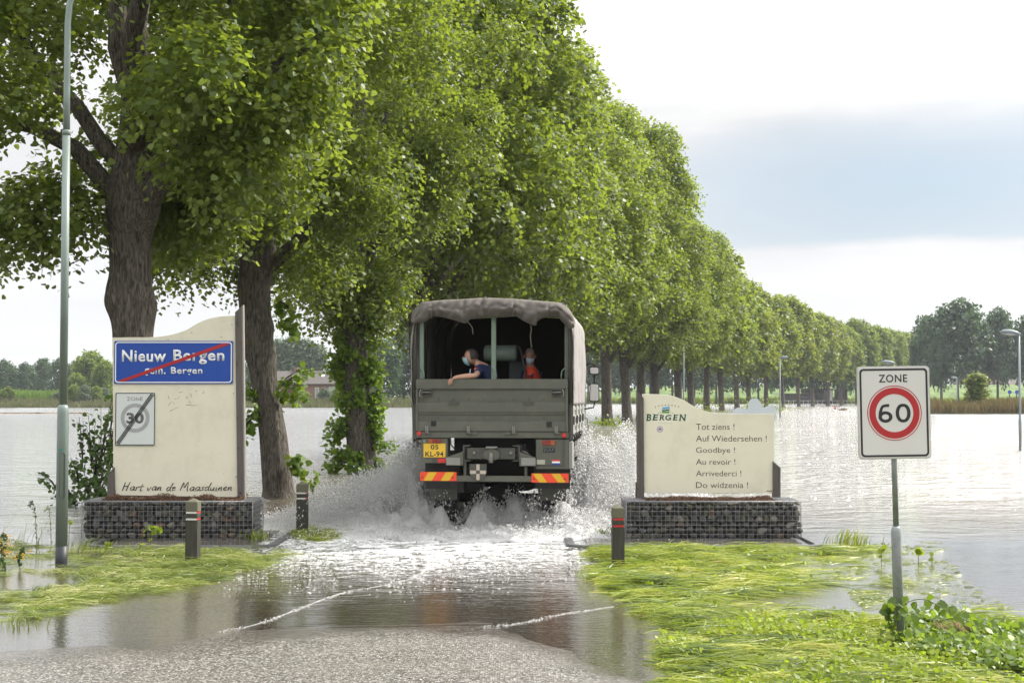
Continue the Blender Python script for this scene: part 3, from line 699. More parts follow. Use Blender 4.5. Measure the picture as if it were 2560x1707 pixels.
def gabion(label, x0, x1, yf, depth, z0, z1, seed):
    """stones packed behind the front, side and top of a wire basket"""
    T = thing('stone_basket', label, 'gabion', ((x0 + x1) / 2, yf, z0), group='wire stone baskets under the boards')
    cx = (x0 + x1) / 2; H = z1 - z0; W = x1 - x0; r_ = random.Random(seed)
    mb = MB(); d = .064; wr = .0024
    nx = int(W / d); nz = max(1, int(H / d)); ny = int(depth / d)
    for i in range(nx + 1):
        x = -W / 2 + W * i / nx + r_.uniform(-.002, .002)
        mb.tube([(x, -.004, 0), (x + r_.uniform(-.006, .006), -.012, H / 2), (x, -.004, H)], wr, 4, smooth=False)
        mb.tube([(x, -.002, H + .002), (x, depth / 2, H + .008), (x, depth, H + .002)], wr, 4, smooth=False)
    for j in range(nz + 1):
        z = H * j / nz
        mb.tube([(-W / 2, -.009, z), (-W / 4, -.014, z + r_.uniform(-.004, .004)), (W / 4, -.014, z + r_.uniform(-.004, .004)), (W / 2, -.009, z)], wr, 4, smooth=False)
        for sx in (-1, 1): mb.tube([(sx * (W / 2 + .006), 0, z), (sx * (W / 2 + .012), depth / 2, z), (sx * (W / 2 + .006), depth, z)], wr, 4, smooth=False)
    for k in range(ny + 1):
        y = depth * k / ny
        mb.tube([(-W / 2, y, H + .006), (W / 2, y, H + .006)], wr, 4, smooth=False)
        for sx in (-1, 1): mb.tube([(sx * (W / 2 + .003), y, 0), (sx * (W / 2 + .009), y, H)], wr, 4, smooth=False)
    for sx in (-1, 1):
        mb.tube([(sx * W / 2, -.005, 0), (sx * W / 2, -.005, H)], .006, 6)
        mb.tube([(sx * W / 2, depth, 0), (sx * W / 2, depth, H)], .006, 6)
    mb.tube([(-W / 2, -.008, H + .004), (W / 2, -.008, H + .004)], .007, 6)
    # spiral binding along the front top edge
    sp = []
    for i in range(int(W / .02)):
        a = i * 1.25; sp.append((-W / 2 + i * .02, -.006 + .015 * math.cos(a), H + .004 + .015 * math.sin(a)))
    mb.tube(sp, .0025, 4, smooth=False)
    mb.build('wire_mesh', m_wire, T)
    # packed stones: rows on the front, the visible ends and the top
    cnt = [0]
    def put(x, y, z, sx, sy, sz, rot):
        cnt[0] += 1
        o = mesh_obj('stone', stone_meshes[r_.randrange(16)], None, T, (x, y, z), rot)
        o.scale = (sx, sy, sz)
    zrow = .0; row = 0
    while zrow < H - .02:
        h = min(r_.uniform(.066, .10), H - zrow); x = -W / 2 + .01
        while x < W / 2 - .03:
            w = min(r_.choice((.075, .095, .12, .14, .17)), W / 2 - x + .02)
            put(x + w / 2, .055 + r_.uniform(0, .02), zrow + h / 2 + r_.uniform(-.008, .008), w * 1.14, .12, h * r_.uniform(1.1, 1.35), (r_.uniform(-.3, .3), r_.uniform(-.4, .4), r_.uniform(-3, 3)))
            x += w
        zrow += h; row += 1
    n_front = cnt[0]
    # remaining fill: one part
    fill = MB()
    def fill_stone(x, y, z, sx, sy, sz):
        me = stone_meshes[r_.randrange(16)]; b0 = Matrix.Rotation(r_.uniform(-.4, .4), 3, 'Y') @ Matrix.Rotation(r_.uniform(0, 3), 3, 'Z')
        vs = [(b0 @ v.co) for v in me.vertices]; vs = [(v.x * sx + x, v.y * sy + y, v.z * sz + z) for v in vs]
        fill.add(vs, [tuple(p.vertices) for p in me.polygons])
    for sx in (-1, 1):
        y = .13
        while y < depth - .05:
            for j in range(int(H / .08)):
                fill_stone(sx * (W / 2 - .055), y + .03, .04 + j * .08, .12, .14, .095)
            y += .11
    for i in range(int(W / .115)):
        for k in range(int((depth - .1) / .11)):
            fill_stone(-W / 2 + .06 + i * .115, .14 + k * .11, H - .045, .14, .13, .09)
    fo = fill.build('fill_stones', stone_mats[6], T); tag(fo, kind='stuff')
    core = MB(); core.bx(-W / 2 + .09, W / 2 - .09, .1, depth - .06, .01, H - .09); core.build('stone_core', stone_mats[7], T)
    return T
# slabs and kerbs
def island(label, x0, x1, yf, yb, ztop, joints):
    """low paved island with a kerb of single concrete stones along its front and ends"""
    T = thing('kerbed_island', label, 'kerb', ((x0 + x1) / 2, yf, -.1), group='kerbed islands under the boards')
    cx = (x0 + x1) / 2
    sl = MB(); sl.bx(x0 - cx + .14, x1 - cx - .14, .12, yb - yf, -.1, .1 + ztop - .012); sl.build('paving', m_slab, T)
    xs = [x0 + .13] + joints + [x1 - .13]
    for a, b_ in zip(xs[:-1], xs[1:]):
        k = MB(); k.prism_x([(0, -.15), (0, .1 + ztop - .035), (.04, .1 + ztop), (.118, .1 + ztop), (.118, -.15)], a - cx + .004, b_ - cx - .004); k.build('kerb_stone', m_conc, T, .006, 2)
    for s_, xx in ((-1, x0), (1, x1)):
        # rounded corner stone and end stone
        k = MB(); pts = []
        X = xx - cx
        arc = [(X - s_ * .13 + s_ * .30 * math.sin(w), .30 - .30 * math.cos(w)) for w in np.linspace(0, 1.57, 7)]
        inn = [(X - s_ * .13 + s_ * .18 * math.sin(w), .30 - .18 * math.cos(w)) for w in np.linspace(1.57, 0, 7)]
        k.prism_z(arc + inn, -.05, .1 + ztop - .004); k.build('kerb_stone', m_conc, T, .006, 2)
        k = MB(); k.bx(min(X + s_ * .05, X + s_ * .17), max(X + s_ * .05, X + s_ * .17), .308, yb - yf, -.05, .1 + ztop - .006); k.build('kerb_stone', m_conc, T, .006, 2)
    return T
island('low kerbed island in the water under the left town sign', -5.95, -3.55, 20.25, 22.7, .035, [-5.0, -4.15])
island('low kerbed island in the water under the goodbye board', .95, 4.3, 20.25, 22.6, .04, [1.65, 2.72, 3.6])
gabion('wire basket of dark stones carrying the blue town sign', -6.40, -3.86, 21.25, .9, .03, .58, 3)
gabion('wire basket of dark stones carrying the goodbye board', 1.70, 4.30, 21.25, .85, .03, .58, 4)

def spline(pts, n=8):
    out = []
    P_ = [pts[0]] + list(pts) + [pts[-1]]
    for i in range(1, len(P_) - 2):
        p0, p1, p2, p3 = [np.array(q, float) for q in P_[i - 1:i + 3]]
        for k in range(n):
            t_ = k / n
            out.append(tuple(.5 * ((2 * p1) + (-p0 + p2) * t_ + (2 * p0 - 5 * p1 + 4 * p2 - p3) * t_ ** 2 + (-p0 + 3 * p1 - 3 * p2 + p3) * t_ ** 3)))
    out.append(tuple(pts[-1])); return out
YS = 21.72
def c2(cx, cy, Y=YS):     # measured on an enlargement of the left sign
    p = at(180 + cx / 2.2407, 740 + cy / 2.2407, Y); return (p.x, p.z)
def c3(cx, cy, Y=YS):     # measured on an enlargement of the right sign
    p = at(1500 + cx / 3.1355, 940 + cy / 3.1355, Y); return (p.x, p.z)
def loc_poly(pts, T): return [(x - T.location.x, z - T.location.z) for x, z in pts]
def round_rect(x0, x1, z0, z1, r, n=6):
    out = []
    for cx, cz, a0 in ((x1 - r, z0 + r, -90), (x1 - r, z1 - r, 0), (x0 + r, z1 - r, 90), (x0 + r, z0 + r, 180)):
        for k in range(n + 1):
            a = R(a0 + 90 * k / n); out.append((cx + r * math.cos(a), cz + r * math.sin(a)))
    return out
def ring_prism(mb, outer, inner, y0, y1):
    n = len(outer); vs = [(x, y0, z) for x, z in outer] + [(x, y0, z) for x, z in inner] + [(x, y1, z) for x, z in outer] + [(x, y1, z) for x, z in inner]
    fs = []
    for i in range(n):
        j = (i + 1) % n
        fs += [(i, j, n + j, n + i), (2 * n + i, 3 * n + i, 3 * n + j, 2 * n + j), (i, 2 * n + i, 2 * n + j, j), (n + i, n + j, 3 * n + j, 3 * n + i)]
    return mb.add(vs, fs)
m_blue = M('sign_blue', (.004, .055, .33), .35, var=.03)
m_white = M('sign_white', (.78, .78, .76), .35, var=.03)
m_red = M('sign_red', (.38, .012, .015), .35, var=.04)
m_zone_grey = M('zone_panel_pale', (.60, .64, .62), .35, var=.04, vs=2)
m_grey_l = M('zone_grey_print', (.33, .34, .34), .4)
m_grey_d = M('zone_dark_grey_print', (.10, .10, .10), .4)
m_black = M('sign_black', (.012, .012, .012), .4)

# --- left board: town sign
S1 = thing('town_sign_board', 'tall cream board with the blue struck-out town sign and the struck-out 30 zone sign', 'town sign', (-5.1, YS, .58))
LX, LZ = S1.location.x, S1.location.z
top = spline([c2(228, 233), c2(330, 231), c2(430, 231), c2(500, 226), c2(570, 213), c2(640, 190), c2(700, 155), c2(760, 130), c2(830, 115), c2(916, 110)], 5)
poly = [c2(246, 1114)] + [c2(232, 960)] + top + [c2(928, 1125)]
bd = MB(); bd.prism(loc_poly(poly, S1), -.012, .012); bd.build('board', m_cream, S1, .002)
# wooden uprights: an angled plank pair, one high, one low
def lp(T, pts): return loc_poly(pts, T)
up = MB(); up.prism(lp(S1, [c2(930, 1140), c2(916, 92), c2(952, 60), c2(966, 1140)]), -.05, .06); up.build('upright', m_wood, S1, .003)
up = MB(); up.prism(lp(S1, [c2(966.5, 1140), c2(952.8, 59), c2(962, 50), c2(973, 1140)]), -.048, .058); up.build('upright_edge', m_wood_l, S1)
up = MB(); up.prism(lp(S1, [c2(200, 1138), c2(205, 998), c2(240, 956), c2(244, 1138)]), -.05, .05); o = up.build('upright', m_wood, S1, .003)
def bolts(T, pts, conv, y=-.058, r=.009):
    for cx, cy in pts:
        x, z = conv(cx, cy); b_ = MB(); b_.lathe([(r, 0), (r, -.008), (r * .6, -.012)], 10, (x - T.location.x, y, z - T.location.z), 'Y'); b_.build('bolt', m_bolt, T)
bolts(S1, [(928, 380), (932, 682), (936, 850), (925, 1010), (948, 1100), (940, 1120), (928, 150), (236, 975)], c2)
bolts(S1, [(540, 243), (672, 205), (838, 230), (896, 160), (905, 545)], c2, -.013, .006)
# blue town sign
x0, z0 = c2(238, 491); x1, z1 = c2(904, 252); x0 -= LX; x1 -= LX; z0 -= LZ; z1 -= LZ
pn = MB(); pn.prism(round_rect(x0, x1, z0, z1, .02), -.034, -.0125); BP = pn.build('blue_sign_panel', m_blue, S1)
rg = MB(); g = .014; ring_prism(rg, round_rect(x0 + g, x1 - g, z0 + g, z1 - g, .05), round_rect(x0 + g + .016, x1 - g - .016, z0 + g + .016, z1 - g - .016, .036), -.0365, -.0335); rg.build('border', m_white, BP)
def box2(conv, a, b_, T):
    xa, za = conv(a[0], b_[1]); xb, zb = conv(b_[0], a[1]); return xa - T.location.x, xb - T.location.x, za - T.location.z, zb - T.location.z
q = box2(c2, (283, 302), (530, 369), S1); text_mesh('Nieuw', *q, y=-.038, depth=.003, offset=.022, mat=m_white, parent=BP, spacing=1.08)
q = box2(c2, (570, 300), (856, 383), S1); text_mesh('Bergen', *q, y=-.038, depth=.003, offset=.022, mat=m_white, parent=BP, spacing=1.08)
q = box2(c2, (409, 405), (527, 452), S1); text_mesh('gem.', *q, y=-.038, depth=.003, offset=.018, mat=m_white, parent=BP, spacing=1.1)
q = box2(c2, (557, 398), (733, 447), S1); text_mesh('Bergen', *q, y=-.038, depth=.003, offset=.018, mat=m_white, parent=BP, spacing=1.1)
st = MB(); st.prism(lp(S1, [c2(258, 475), c2(838, 268), c2(886, 266), c2(878, 274), c2(300, 478)]), -.0415, -.0385); st.build('red_stripe', m_red, BP)
# end of zone 30 panel
x0, x1, z0, z1 = box2(c2, (243, 540), (470, 836), S1)
pn = MB(); pn.prism(round_rect(x0, x1, z0, z1, .02), -.034, -.0125); ZP = pn.build('zone_sign_panel', m_zone_grey, S1)
rg = MB(); ring_prism(rg, round_rect(x0 + .004, x1 - .004, z0 + .004, z1 - .004, .018), round_rect(x0 + .016, x1 - .016, z0 + .016, z1 - .016, .012), -.0365, -.0335); rg.build('border', m_black, ZP)
q = box2(c2, (311, 563), (399, 585), S1); text_mesh('ZONE', *q, y=-.0365, depth=.003, offset=.02, mat=m_grey_l, parent=ZP, spacing=1.1)
def ring(mb, cx, cz, ro, ri, y0, y1, n=48):
    ring_prism(mb, [(cx + ro * math.cos(2 * math.pi * k / n), cz + ro * math.sin(2 * math.pi * k / n)) for k in range(n)], [(cx + ri * math.cos(2 * math.pi * k / n), cz + ri * math.sin(2 * math.pi * k / n)) for k in range(n)], y0, y1)
cx_, cz_ = c2(357, 682); xr = c2(438, 682)[0] - cx_
rg = MB(); ring(rg, cx_ - LX, cz_ - LZ, xr, xr * .74, -.0365, -.0335); rg.build('ring', m_grey_l, ZP)
q = box2(c2, (308, 652), (406, 712), S1); text_mesh('30', *q, y=-.0385, depth=.003, offset=.035, mat=m_grey_d, parent=ZP)
for off in (-14, 0, 14):
    a = [c2(250 + off * .9, 828 + off * .1 if off < 0 else 828), c2(262 + off * .9, 828), c2(462 + off * .8, 548), c2(450 + off * .8, 548)]
    dx_ = off * .0018
    st = MB(); xa, za = c2(258, 826); xb, zb = c2(455, 548); xa -= LX; xb -= LX; za -= LZ; zb -= LZ
    nx_, nz_ = (zb - za), -(xb - xa); nl_ = math.hypot(nx_, nz_); nx_ /= nl_; nz_ /= nl_; o_ = off / 14 * .021; w_ = .0062
    st.prism([(xa + nx_ * (o_ - w_), za + nz_ * (o_ - w_)), (xa + nx_ * (o_ + w_), za + nz_ * (o_ + w_)), (xb + nx_ * (o_ + w_), zb + nz_ * (o_ + w_)), (xb + nx_ * (o_ - w_), zb + nz_ * (o_ - w_))], -.0415, -.0390); st.build('black_stripe', m_black, ZP)
# handwritten line at the foot of the board
GL = {'H': ([[(.25, 1), (.1, 0)], [(.75, 1.05), (.5, 0)], [(.12, .5), (.68, .55)]], .85), 'a': ([[(.5, .42), (.25, .45), (.08, .2), (.2, 0), (.42, .2), (.52, .42), (.45, .05), (.62, .03)]], .6),
      'r': ([[(.15, .42), (.08, 0)], [(.1, .2), (.25, .4), (.42, .42)]], .42), 't': ([[(.3, .8), (.15, .1), (.25, 0), (.38, .08)], [(.02, .5), (.48, .52)]], .42), 'v': ([[(.05, .42), (.15, 0), (.42, .45)]], .48),
      'n': ([[(.12, .42), (.04, 0), (.25, .38), (.4, .4), (.36, .02), (.5, .03)]], .55), 'd': ([[(.42, .4), (.2, .42), (.05, .15), (.15, 0), (.38, .2), (.62, .95), (.42, .1), (.55, .02)]], .58),
      'e': ([[(.08, .2), (.35, .3), (.32, .44), (.12, .35), (.08, .08), (.2, 0), (.42, .1)]], .48), 'M': ([[(.02, 0), (.28, 1), (.4, .35), (.75, 1.05), (.78, .05), (.9, 0)]], 1.0),
      's': ([[(.4, .42), (.2, .4), (.22, .26), (.32, .16), (.2, 0), (.02, .05)]], .45), 'u': ([[(.1, .42), (.08, .08), (.2, 0), (.38, .2), (.44, .42), (.38, .05), (.52, .02)]], .58), 'i': ([[(.12, .42), (.08, .03), (.2, .02)], [(.17, .6), (.19, .63)]], .28), ' ': ([], .45)}
def script(T, text, x0, x1, z0, h, y, mat, wdt=.0065, lean=.18):
    tot = sum(GL[c][1] for c in text); s = (x1 - x0) / tot; x = x0
    for ci, c in enumerate(text):
        mb = MB()
        for st_ in GL[c][0]:
            pts = [(x + (px + lean * pz) * s, z0 + pz * h + .03 * h * math.sin(ci * 1.3)) for px, pz in st_]
            if len(pts) > 2: pts = [tuple(q) for q in spline(pts, 4)]
            mb.tube([(a, y, b_) for a, b_ in pts], [wdt * (1.0 + .35 * math.sin(i * .9 + ci)) for i in range(len(pts))], 5)
        if mb.v: mb.build('handwritten_letter', mat, T)
        x += GL[c][1] * s

x0, z0 = c2(278, 1088); x1, z1 = c2(898, 1040)
script(S1, 'Hart van de Maasduinen', x0 - LX, x1 - LX, z0 - LZ, (z1 - z0) * .95, -.0135, m_lett)
# scratched scribble
sc_ = MB(); r_ = random.Random(4)
for pts in ([(540, 560), (546, 580)], [(575, 575), (590, 577), (605, 560)], [(540, 612), (556, 592), (575, 604)], [(640, 572), (645, 560), (652, 575)], [(665, 545), (672, 570)], [(655, 590), (668, 600)], [(550, 644), (575, 630), (600, 622)], [(640, 610), (690, 612), (705, 608)], [(690, 535), (705, 527)], [(735, 545), (742, 527)], [(600, 540), (622, 536)]):
    sc_.tube([(c2(a, b_)[0] - LX, -.0125, c2(a, b_)[1] - LZ) for a, b_ in pts], [.0035] + [.0015] * (len(pts) - 1), 4)
sc_.build('scribble', m_stain, S1)
sp_mb = MB()
for i in range(26):
    a, b_ = r_.uniform(250, 910), r_.uniform(860, 1090) if i < 18 else r_.uniform(500, 850)
    x, z = c2(a, b_); rr_ = r_.uniform(.002, .005); sp_mb.lathe([(rr_, 0), (rr_ * .5, -.0015)], 6, (x - LX, -.0122, z - LZ), 'Y')
tag(sp_mb.build('dirt_specks', m_stain, S1), kind='stuff')

# --- right board: goodbye board
S2 = thing('goodbye_board', 'cream board saying goodbye in six languages with a green town emblem', 'board sign', (2.9, YS, .58))
LX, LZ = S2.location.x, S2.location.z
top = spline([c3(330, 140), c3(400, 141), c3(470, 143), c3(540, 150), c3(600, 166), c3(660, 192), c3(720, 228), c3(780, 258), c3(850, 280), c3(940, 291), c3(1050, 295), c3(1200, 294), c3(1362, 294)], 5)
poly = [c3(346, 916)] + top + [c3(1366, 660), c3(1350, 916)]
bd = MB(); bd.prism(lp(S2, poly), -.012, .012); bd.build('board', m_cream, S2, .002)
for a, b_ in (((290, 303), 0), ((303.6, 317), 1), ((317.6, 331), 2), ((331.6, 345), 3)):
    u0, u1 = a; yy = b_ * .014
    zt0, zt1 = 120 + (u0 - 283) * .8, 120 + (u1 - 283) * .8
    up = MB(); up.prism(lp(S2, [c3(u0, 955), c3(u0 - 5, zt0), c3(u1 - 5, zt1), c3(u1, 955)]), -.06 + (b_ % 2) * .006, .05); up.build('plank', m_wood, S2, .002)
up = MB(); up.prism(lp(S2, [c3(280, 955), c3(281, 832), c3(289, 832), c3(289.4, 955)]), -.02, .08); up.build('upright', m_wood, S2)
for k in range(3):
    u0 = 1352 + k * 20; u1 = u0 + 19.4
    up = MB(); up.prism(lp(S2, [c3(u0, 948), c3(u0, 665 + (u0 - 1352) * .86), c3(u1, 665 + (u1 - 1352) * .86), c3(u1, 948)]), -.05 + (k % 2) * .006, .05); up.build('plank', m_wood, S2, .002)
bolts(S2, [(334, 217), (336, 546), (299, 880), (342, 880), (330, 950), (1360, 710), (1360, 888)], c3, -.064)
YT = -.0135
for body, yt, yb_, xr_ in (('Tot ziens !', 372, 420, 1053), ('Auf Wiedersehen !', 464, 511, 1306), ('Goodbye !', 557, 613, 1057), ('Au revoir !', 648, 693, 1060), ('Arrivederci !', 738, 783, 1107), ('Do widzenia !', 829, 875, 1160)):
    q = box2(c3, (752, yt), (xr_, yb_), S2); text_mesh(body, *q, y=YT, depth=.0014, offset=-.004, mat=m_lett, parent=S2, spacing=1.0)
m_green = M('emblem_green', (.004, .075, .055), .45); m_lgreen = M('emblem_light_green', (.07, .28, .05), .45); m_lblue = M('emblem_light_blue', (.06, .32, .62), .45)
m_purple = M('sticker_print', (.20, .12, .22), .5); m_stick = M('sticker_pale', (.62, .58, .60), .5); m_greytxt = M('emblem_grey_print', (.30, .38, .46), .5)
# serif capitals: letters plus slab serifs, slightly arched
xs = [(363, 401), (412, 457), (466, 505), (511, 560), (572, 612), (620, 674)]
for i, (ch, (a, b_)) in enumerate(zip('BERGEN', xs)):
    arch = [6, 2, 0, 0, 0, 4][i]
    q = box2(c3, (a, 300 - arch + 2), (b_, 349 + (2 if i in (0, 5) else -3)), S2)
    o = text_mesh(ch, *q, y=YT, depth=.0014, offset=.028, shear=.15, mat=m_green, parent=S2, name='emblem_letter')
sf = MB()
for (a, b_, zz) in ((361, 380, 349), (363, 380, 299), (409, 425, 345), (412, 428, 299), (462, 478, 342), (466, 480, 302), (569, 585, 345), (574, 588, 301), (617, 634, 348), (622, 640, 302), (655, 676, 302)):
    xa, za = c3(a, zz); xb, _ = c3(b_, zz); sf.bx(xa - LX, xb - LX, YT - .0003, YT + .0012, za - LZ - .004, za - LZ + .004)
sf.build('serif', m_green, S2)
gx = np.linspace(430, 616, 7)
for i, ch in enumerate('gemeente'):
    a = 430 + i * 25.8; h_ = 8 if ch != 't' else 11; ar = 12 * ((i - 3.5) / 3.5) ** 2
    q = box2(c3, (a, 222 + ar - (3 if ch == 't' else 0)), (a + 9, 233 + ar + (4 if ch == 'g' else 0)), S2); text_mesh(ch, *q, y=YT, depth=.0014, offset=.01, shear=.2, mat=m_green, parent=S2)
q = box2(c3, (454, 361), (562, 374), S2); text_mesh('Limburg', *q, y=YT, depth=.0014, spacing=1.6, mat=m_greytxt, parent=S2)
def wavy(cx0, cx1, zt, zb, T, mat, y=YT, wt=2.5, wb=2.5):
    tp = [(cx0 + (cx1 - cx0) * k / 12 , zt + wt * math.sin(k / 12 * 6.28)) for k in range(13)]; bt = [(cx1 - 1 - (cx1 - cx0) * k / 12, zb + wb * math.sin((12 - k) / 12 * 6.28)) for k in range(13)]
    mb = MB(); mb.prism(lp(T, [c3(a, b_) for a, b_ in tp + bt]), y, y + .0014); return mb.build('emblem_stripe', mat, T)
wavy(488, 546, 243, 257, S2, m_lblue); wavy(486, 545, 262, 273, S2, m_green, YT + .0001); wavy(486, 544, 276, 290, S2, m_lgreen, YT, 1, 0)
for a, b_ in ((458, 288), (474, 284), (553, 284), (568, 288)):
    x, z = c3(a, b_); k_ = MB(); k_.lathe([(.006, 0), (.006, -.0014)], 8, (x - LX, -.012, z - LZ), 'Y'); k_.build('emblem_dot', m_green, S2)
x, z = c3(469, 416); k_ = MB(); k_.lathe([(.049, 0), (.049, -.0012)], 24, (x - LX, -.012, z - LZ), 'Y'); ST = k_.build('round_sticker', m_stick, S2)
k_ = MB(); ring(k_, x - LX, z - LZ, .048, .043, -.0142, -.013); k_.prism([(x - LX - .026, z - LZ - .012), (x - LX + .026, z - LZ - .012), (x - LX + .026, z - LZ + .006), (x - LX, z - LZ + .024), (x - LX - .026, z - LZ + .006)], -.0142, -.013)
for j in range(14):
    a = j * .45; k_.box((x - LX + .034 * math.cos(a), -.0136, z - LZ + .034 * math.sin(a)), (.008, .001, .006))
k_.build('sticker_print', m_purple, ST)
k_ = MB(); xa, za = c3(1303, 902); xb, zb = c3(1345, 896); k_.bx(xa - LX, xb - LX, -.0132, -.012, za - LZ, zb - LZ); k_.build('maker_line', m_stain, S2)
# white cloud shaped board fixed to the back
cl_ = []
for pt in [(1000, 292), (1047, 288), (1058, 262), (1085, 248), (1115, 250), (1150, 258), (1163, 255), (1165, 225), (1180, 190), (1210, 176), (1245, 182), (1268, 215), (1280, 240), (1308, 243), (1330, 228), (1362, 230), (1383, 255), (1387, 300), (1382, 340), (1364, 366), (1340, 372)]: cl_.append(c3(*pt))
sc2 = [(x, z) for x, z in spline(cl_, 4)]
cb = MB(); cb.prism(lp(S2, sc2 + [c3(1000, 372)]), .05, .066); cb.build('cloud_board', M('cloud_board_grey', (.52, .56, .60), .4, var=.03), S2)

# sedum growing along the top of the baskets
m_sedum = leaf_mat('sedum', (.085, .035, .025), (.16, .09, .05), trans=(.2, .1, .05), tfac=.15, c2=(.07, .09, .03))
def sedum(label, x0, x1, y0, y1, z, seed, dens=2600, hmax=.07):
    r = np.random.default_rng(seed); n = int(dens * (x1 - x0))
    x = r.uniform(x0, x1, n); y = r.uniform(y0, y1, n)
    hh = np.clip(.4 + .6 * wob(x, y, 7, seed), .12, 1) * hmax
    Pp = np.stack([x, y, z + hh * r.random(n)], 1); Nn = unit(r.normal(size=(n, 3)) + np.array([0, -.2, .6]))
    V, k = leaves(Pp, Nn, .026, .6, False, r)
    o = mesh_obj('sedum', np_mesh('sedum', V, k), m_sedum); return tag(o, label, 'plants', kind='stuff')
sedum('reddish sedum growing along the top of the left stone basket', -6.15, -4.05, 21.33, 21.95, .585, 1, 4200, .11)
sedum('thin reddish sedum along the top of the right stone basket', 2.0, 3.95, 21.33, 21.95, .585, 2, 3600, .055)

# --- bollards
m_bol = M('bollard_dark_wood', (.035, .034, .026), .8, var=.3, vs=6, stretch=(5, 5, .6), bump=.004, bs=18, dirt=(.09, .09, .06), dirt_s=7, dirt_amt=.7)
m_bol_top = M('bollard_mossy_top', (.13, .125, .085), .9, var=.25, vs=9, bump=.004, bs=30, dirt=(.05, .05, .03), dirt_s=9, dirt_amt=.6)
m_refl_w = M('white_reflector', (.62, .62, .58), .3); m_refl_r = M('red_reflector', (.50, .025, .03), .3)
def bollard(label, px, py, w, h, red_front, rz=.08):
    p = gnd(px, py); T = thing('bollard', label, 'bollard', (p.x, p.y, -.12), rz, 'wooden bollards beside the road')
    s = w / 2; H = h + .12; y0 = 0
    b_ = MB(); b_.bx(-s, s, -s, s, 0, H - .285); b_.build('post', m_bol, T, .008, 2)
    b_ = MB(); b_.bx(-s * .97, s * .97, -s * .97, s * .97, H - .26, H - .2); b_.build('band_block', m_bol, T, .006)
    b_ = MB(); b_.add([(-s, -s, H - .175), (s, -s, H - .175), (s, s, H - .175), (-s, s, H - .175), (-s, -s, H - .05), (s, -s, H - .05), (s, s, H - .05), (-s, s, H - .05), (0, 0, H)],
                      [(0, 3, 2, 1), (0, 1, 5, 4), (1, 2, 6, 5), (2, 3, 7, 6), (3, 0, 4, 7), (4, 5, 8), (5, 6, 8), (6, 7, 8), (7, 4, 8)]); b_.build('pointed_top', m_bol_top, T, .005, 2)
    for zc in (H - .2725, H - .1875):
        q = s * .9
        b_ = MB(); b_.bx(-q, q, -q, q, zc - .0125, zc + .0125); b_.build('groove', m_bol, T)
        b_ = MB(); b_.bx(-q, q, -q - .003, -q - .0005, zc - .0115, zc + .0115); b_.build('reflector', m_refl_r if red_front else m_refl_w, T)
        b_ = MB(); b_.bx(q + .0005, q + .003, -q, q, zc - .0115, zc + .0115); b_.build('reflector', m_refl_w if red_front else m_refl_r, T)
    return T
bollard('dark wooden bollard with white bands in front of the left stone basket', 482, 1404, .16, .83, False, -.1)
bollard('dark wooden bollard with white bands at the splash, right of the left stone basket', 755.5, 1328, .16, .80, False, -.12)
bollard('dark wooden bollard with red bands at the corner of the right stone basket', 1545, 1419, .145, .80, True, .1)

# --- street lamps
m_lamp = M('lamp_green_grey_paint', (.20, .25, .225), .38, .2, var=.08, vs=2, dirt=(.12, .13, .11), dirt_s=1.5, dirt_amt=.4)
m_lampd = M('lamp_dark_foot', (.018, .02, .026), .5)
m_galv = M('galvanised_pole', (.25, .27, .28), .5, .35, var=.22, vs=14, dirt=(.16, .17, .17), dirt_s=9, dirt_amt=.5)
p = gnd(153, 1409)
LP = thing('street_lamp', 'tall grey-green street lamp with dark foot, left of the town sign', 'street lamp', (p.x, p.y, -.15))
q = MB(); q.lathe([(.076, 0), (.076, .38)], 24); q.build('foot', m_lampd, LP)
q = MB(); q.lathe([(.0745, .38), (.0745, 2.09), (.068, 2.15), (.052, 2.19)], 24); q.build('lower_pole', m_lamp, LP)
q = MB(); q.tube([(0, 0, 2.19), (0, 0, 5.72)], .05, 24); q.build('middle_pole', m_lamp, LP)
q = MB(); q.tube([(0, 0, 5.72), (0, 0, 6.2), (0, 0, 7.15), (.02, 0, 7.4), (.09, 0, 7.62), (.25, 0, 7.77), (.5, 0, 7.85), (1.1, 0, 7.91)], [.044, .042, .041, .041, .04, .038, .036, .033], 20); q.build('bent_arm', m_lamp, LP)
q = MB(); q.lathe([(.053, 5.68), (.053, 5.74), (.045, 5.75)], 20); q.build('collar', m_lamp, LP)
q = MB(); q.tube([(1.05, 0, 7.91), (1.3, 0, 7.93), (1.6, 0, 7.91), (1.85, 0, 7.87)], [.05, .12, .13, .06], 16); q.build('lamp_head', m_lamp, LP)
rr_ = MB(); ring_prism(rr_, [(.02 + .033 * math.cos(a), 1.28 + (.26 if math.sin(a) > 0 else -.26) + .033 * math.sin(a)) for a in np.linspace(0, 6.28, 24, endpoint=False)], [(.02 + .030 * math.cos(a), 1.28 + (.26 if math.sin(a) > 0 else -.26) + .030 * math.sin(a)) for a in np.linspace(0, 6.28, 24, endpoint=False)], -.0752, -.06); rr_.build('service_door', m_lampd, LP)
q = MB(); q.bx(-.02, .015, -.0765, -.07, 1.60, 1.63); q.build('green_tag', M('green_tag', (.02, .25, .2), .5), LP)
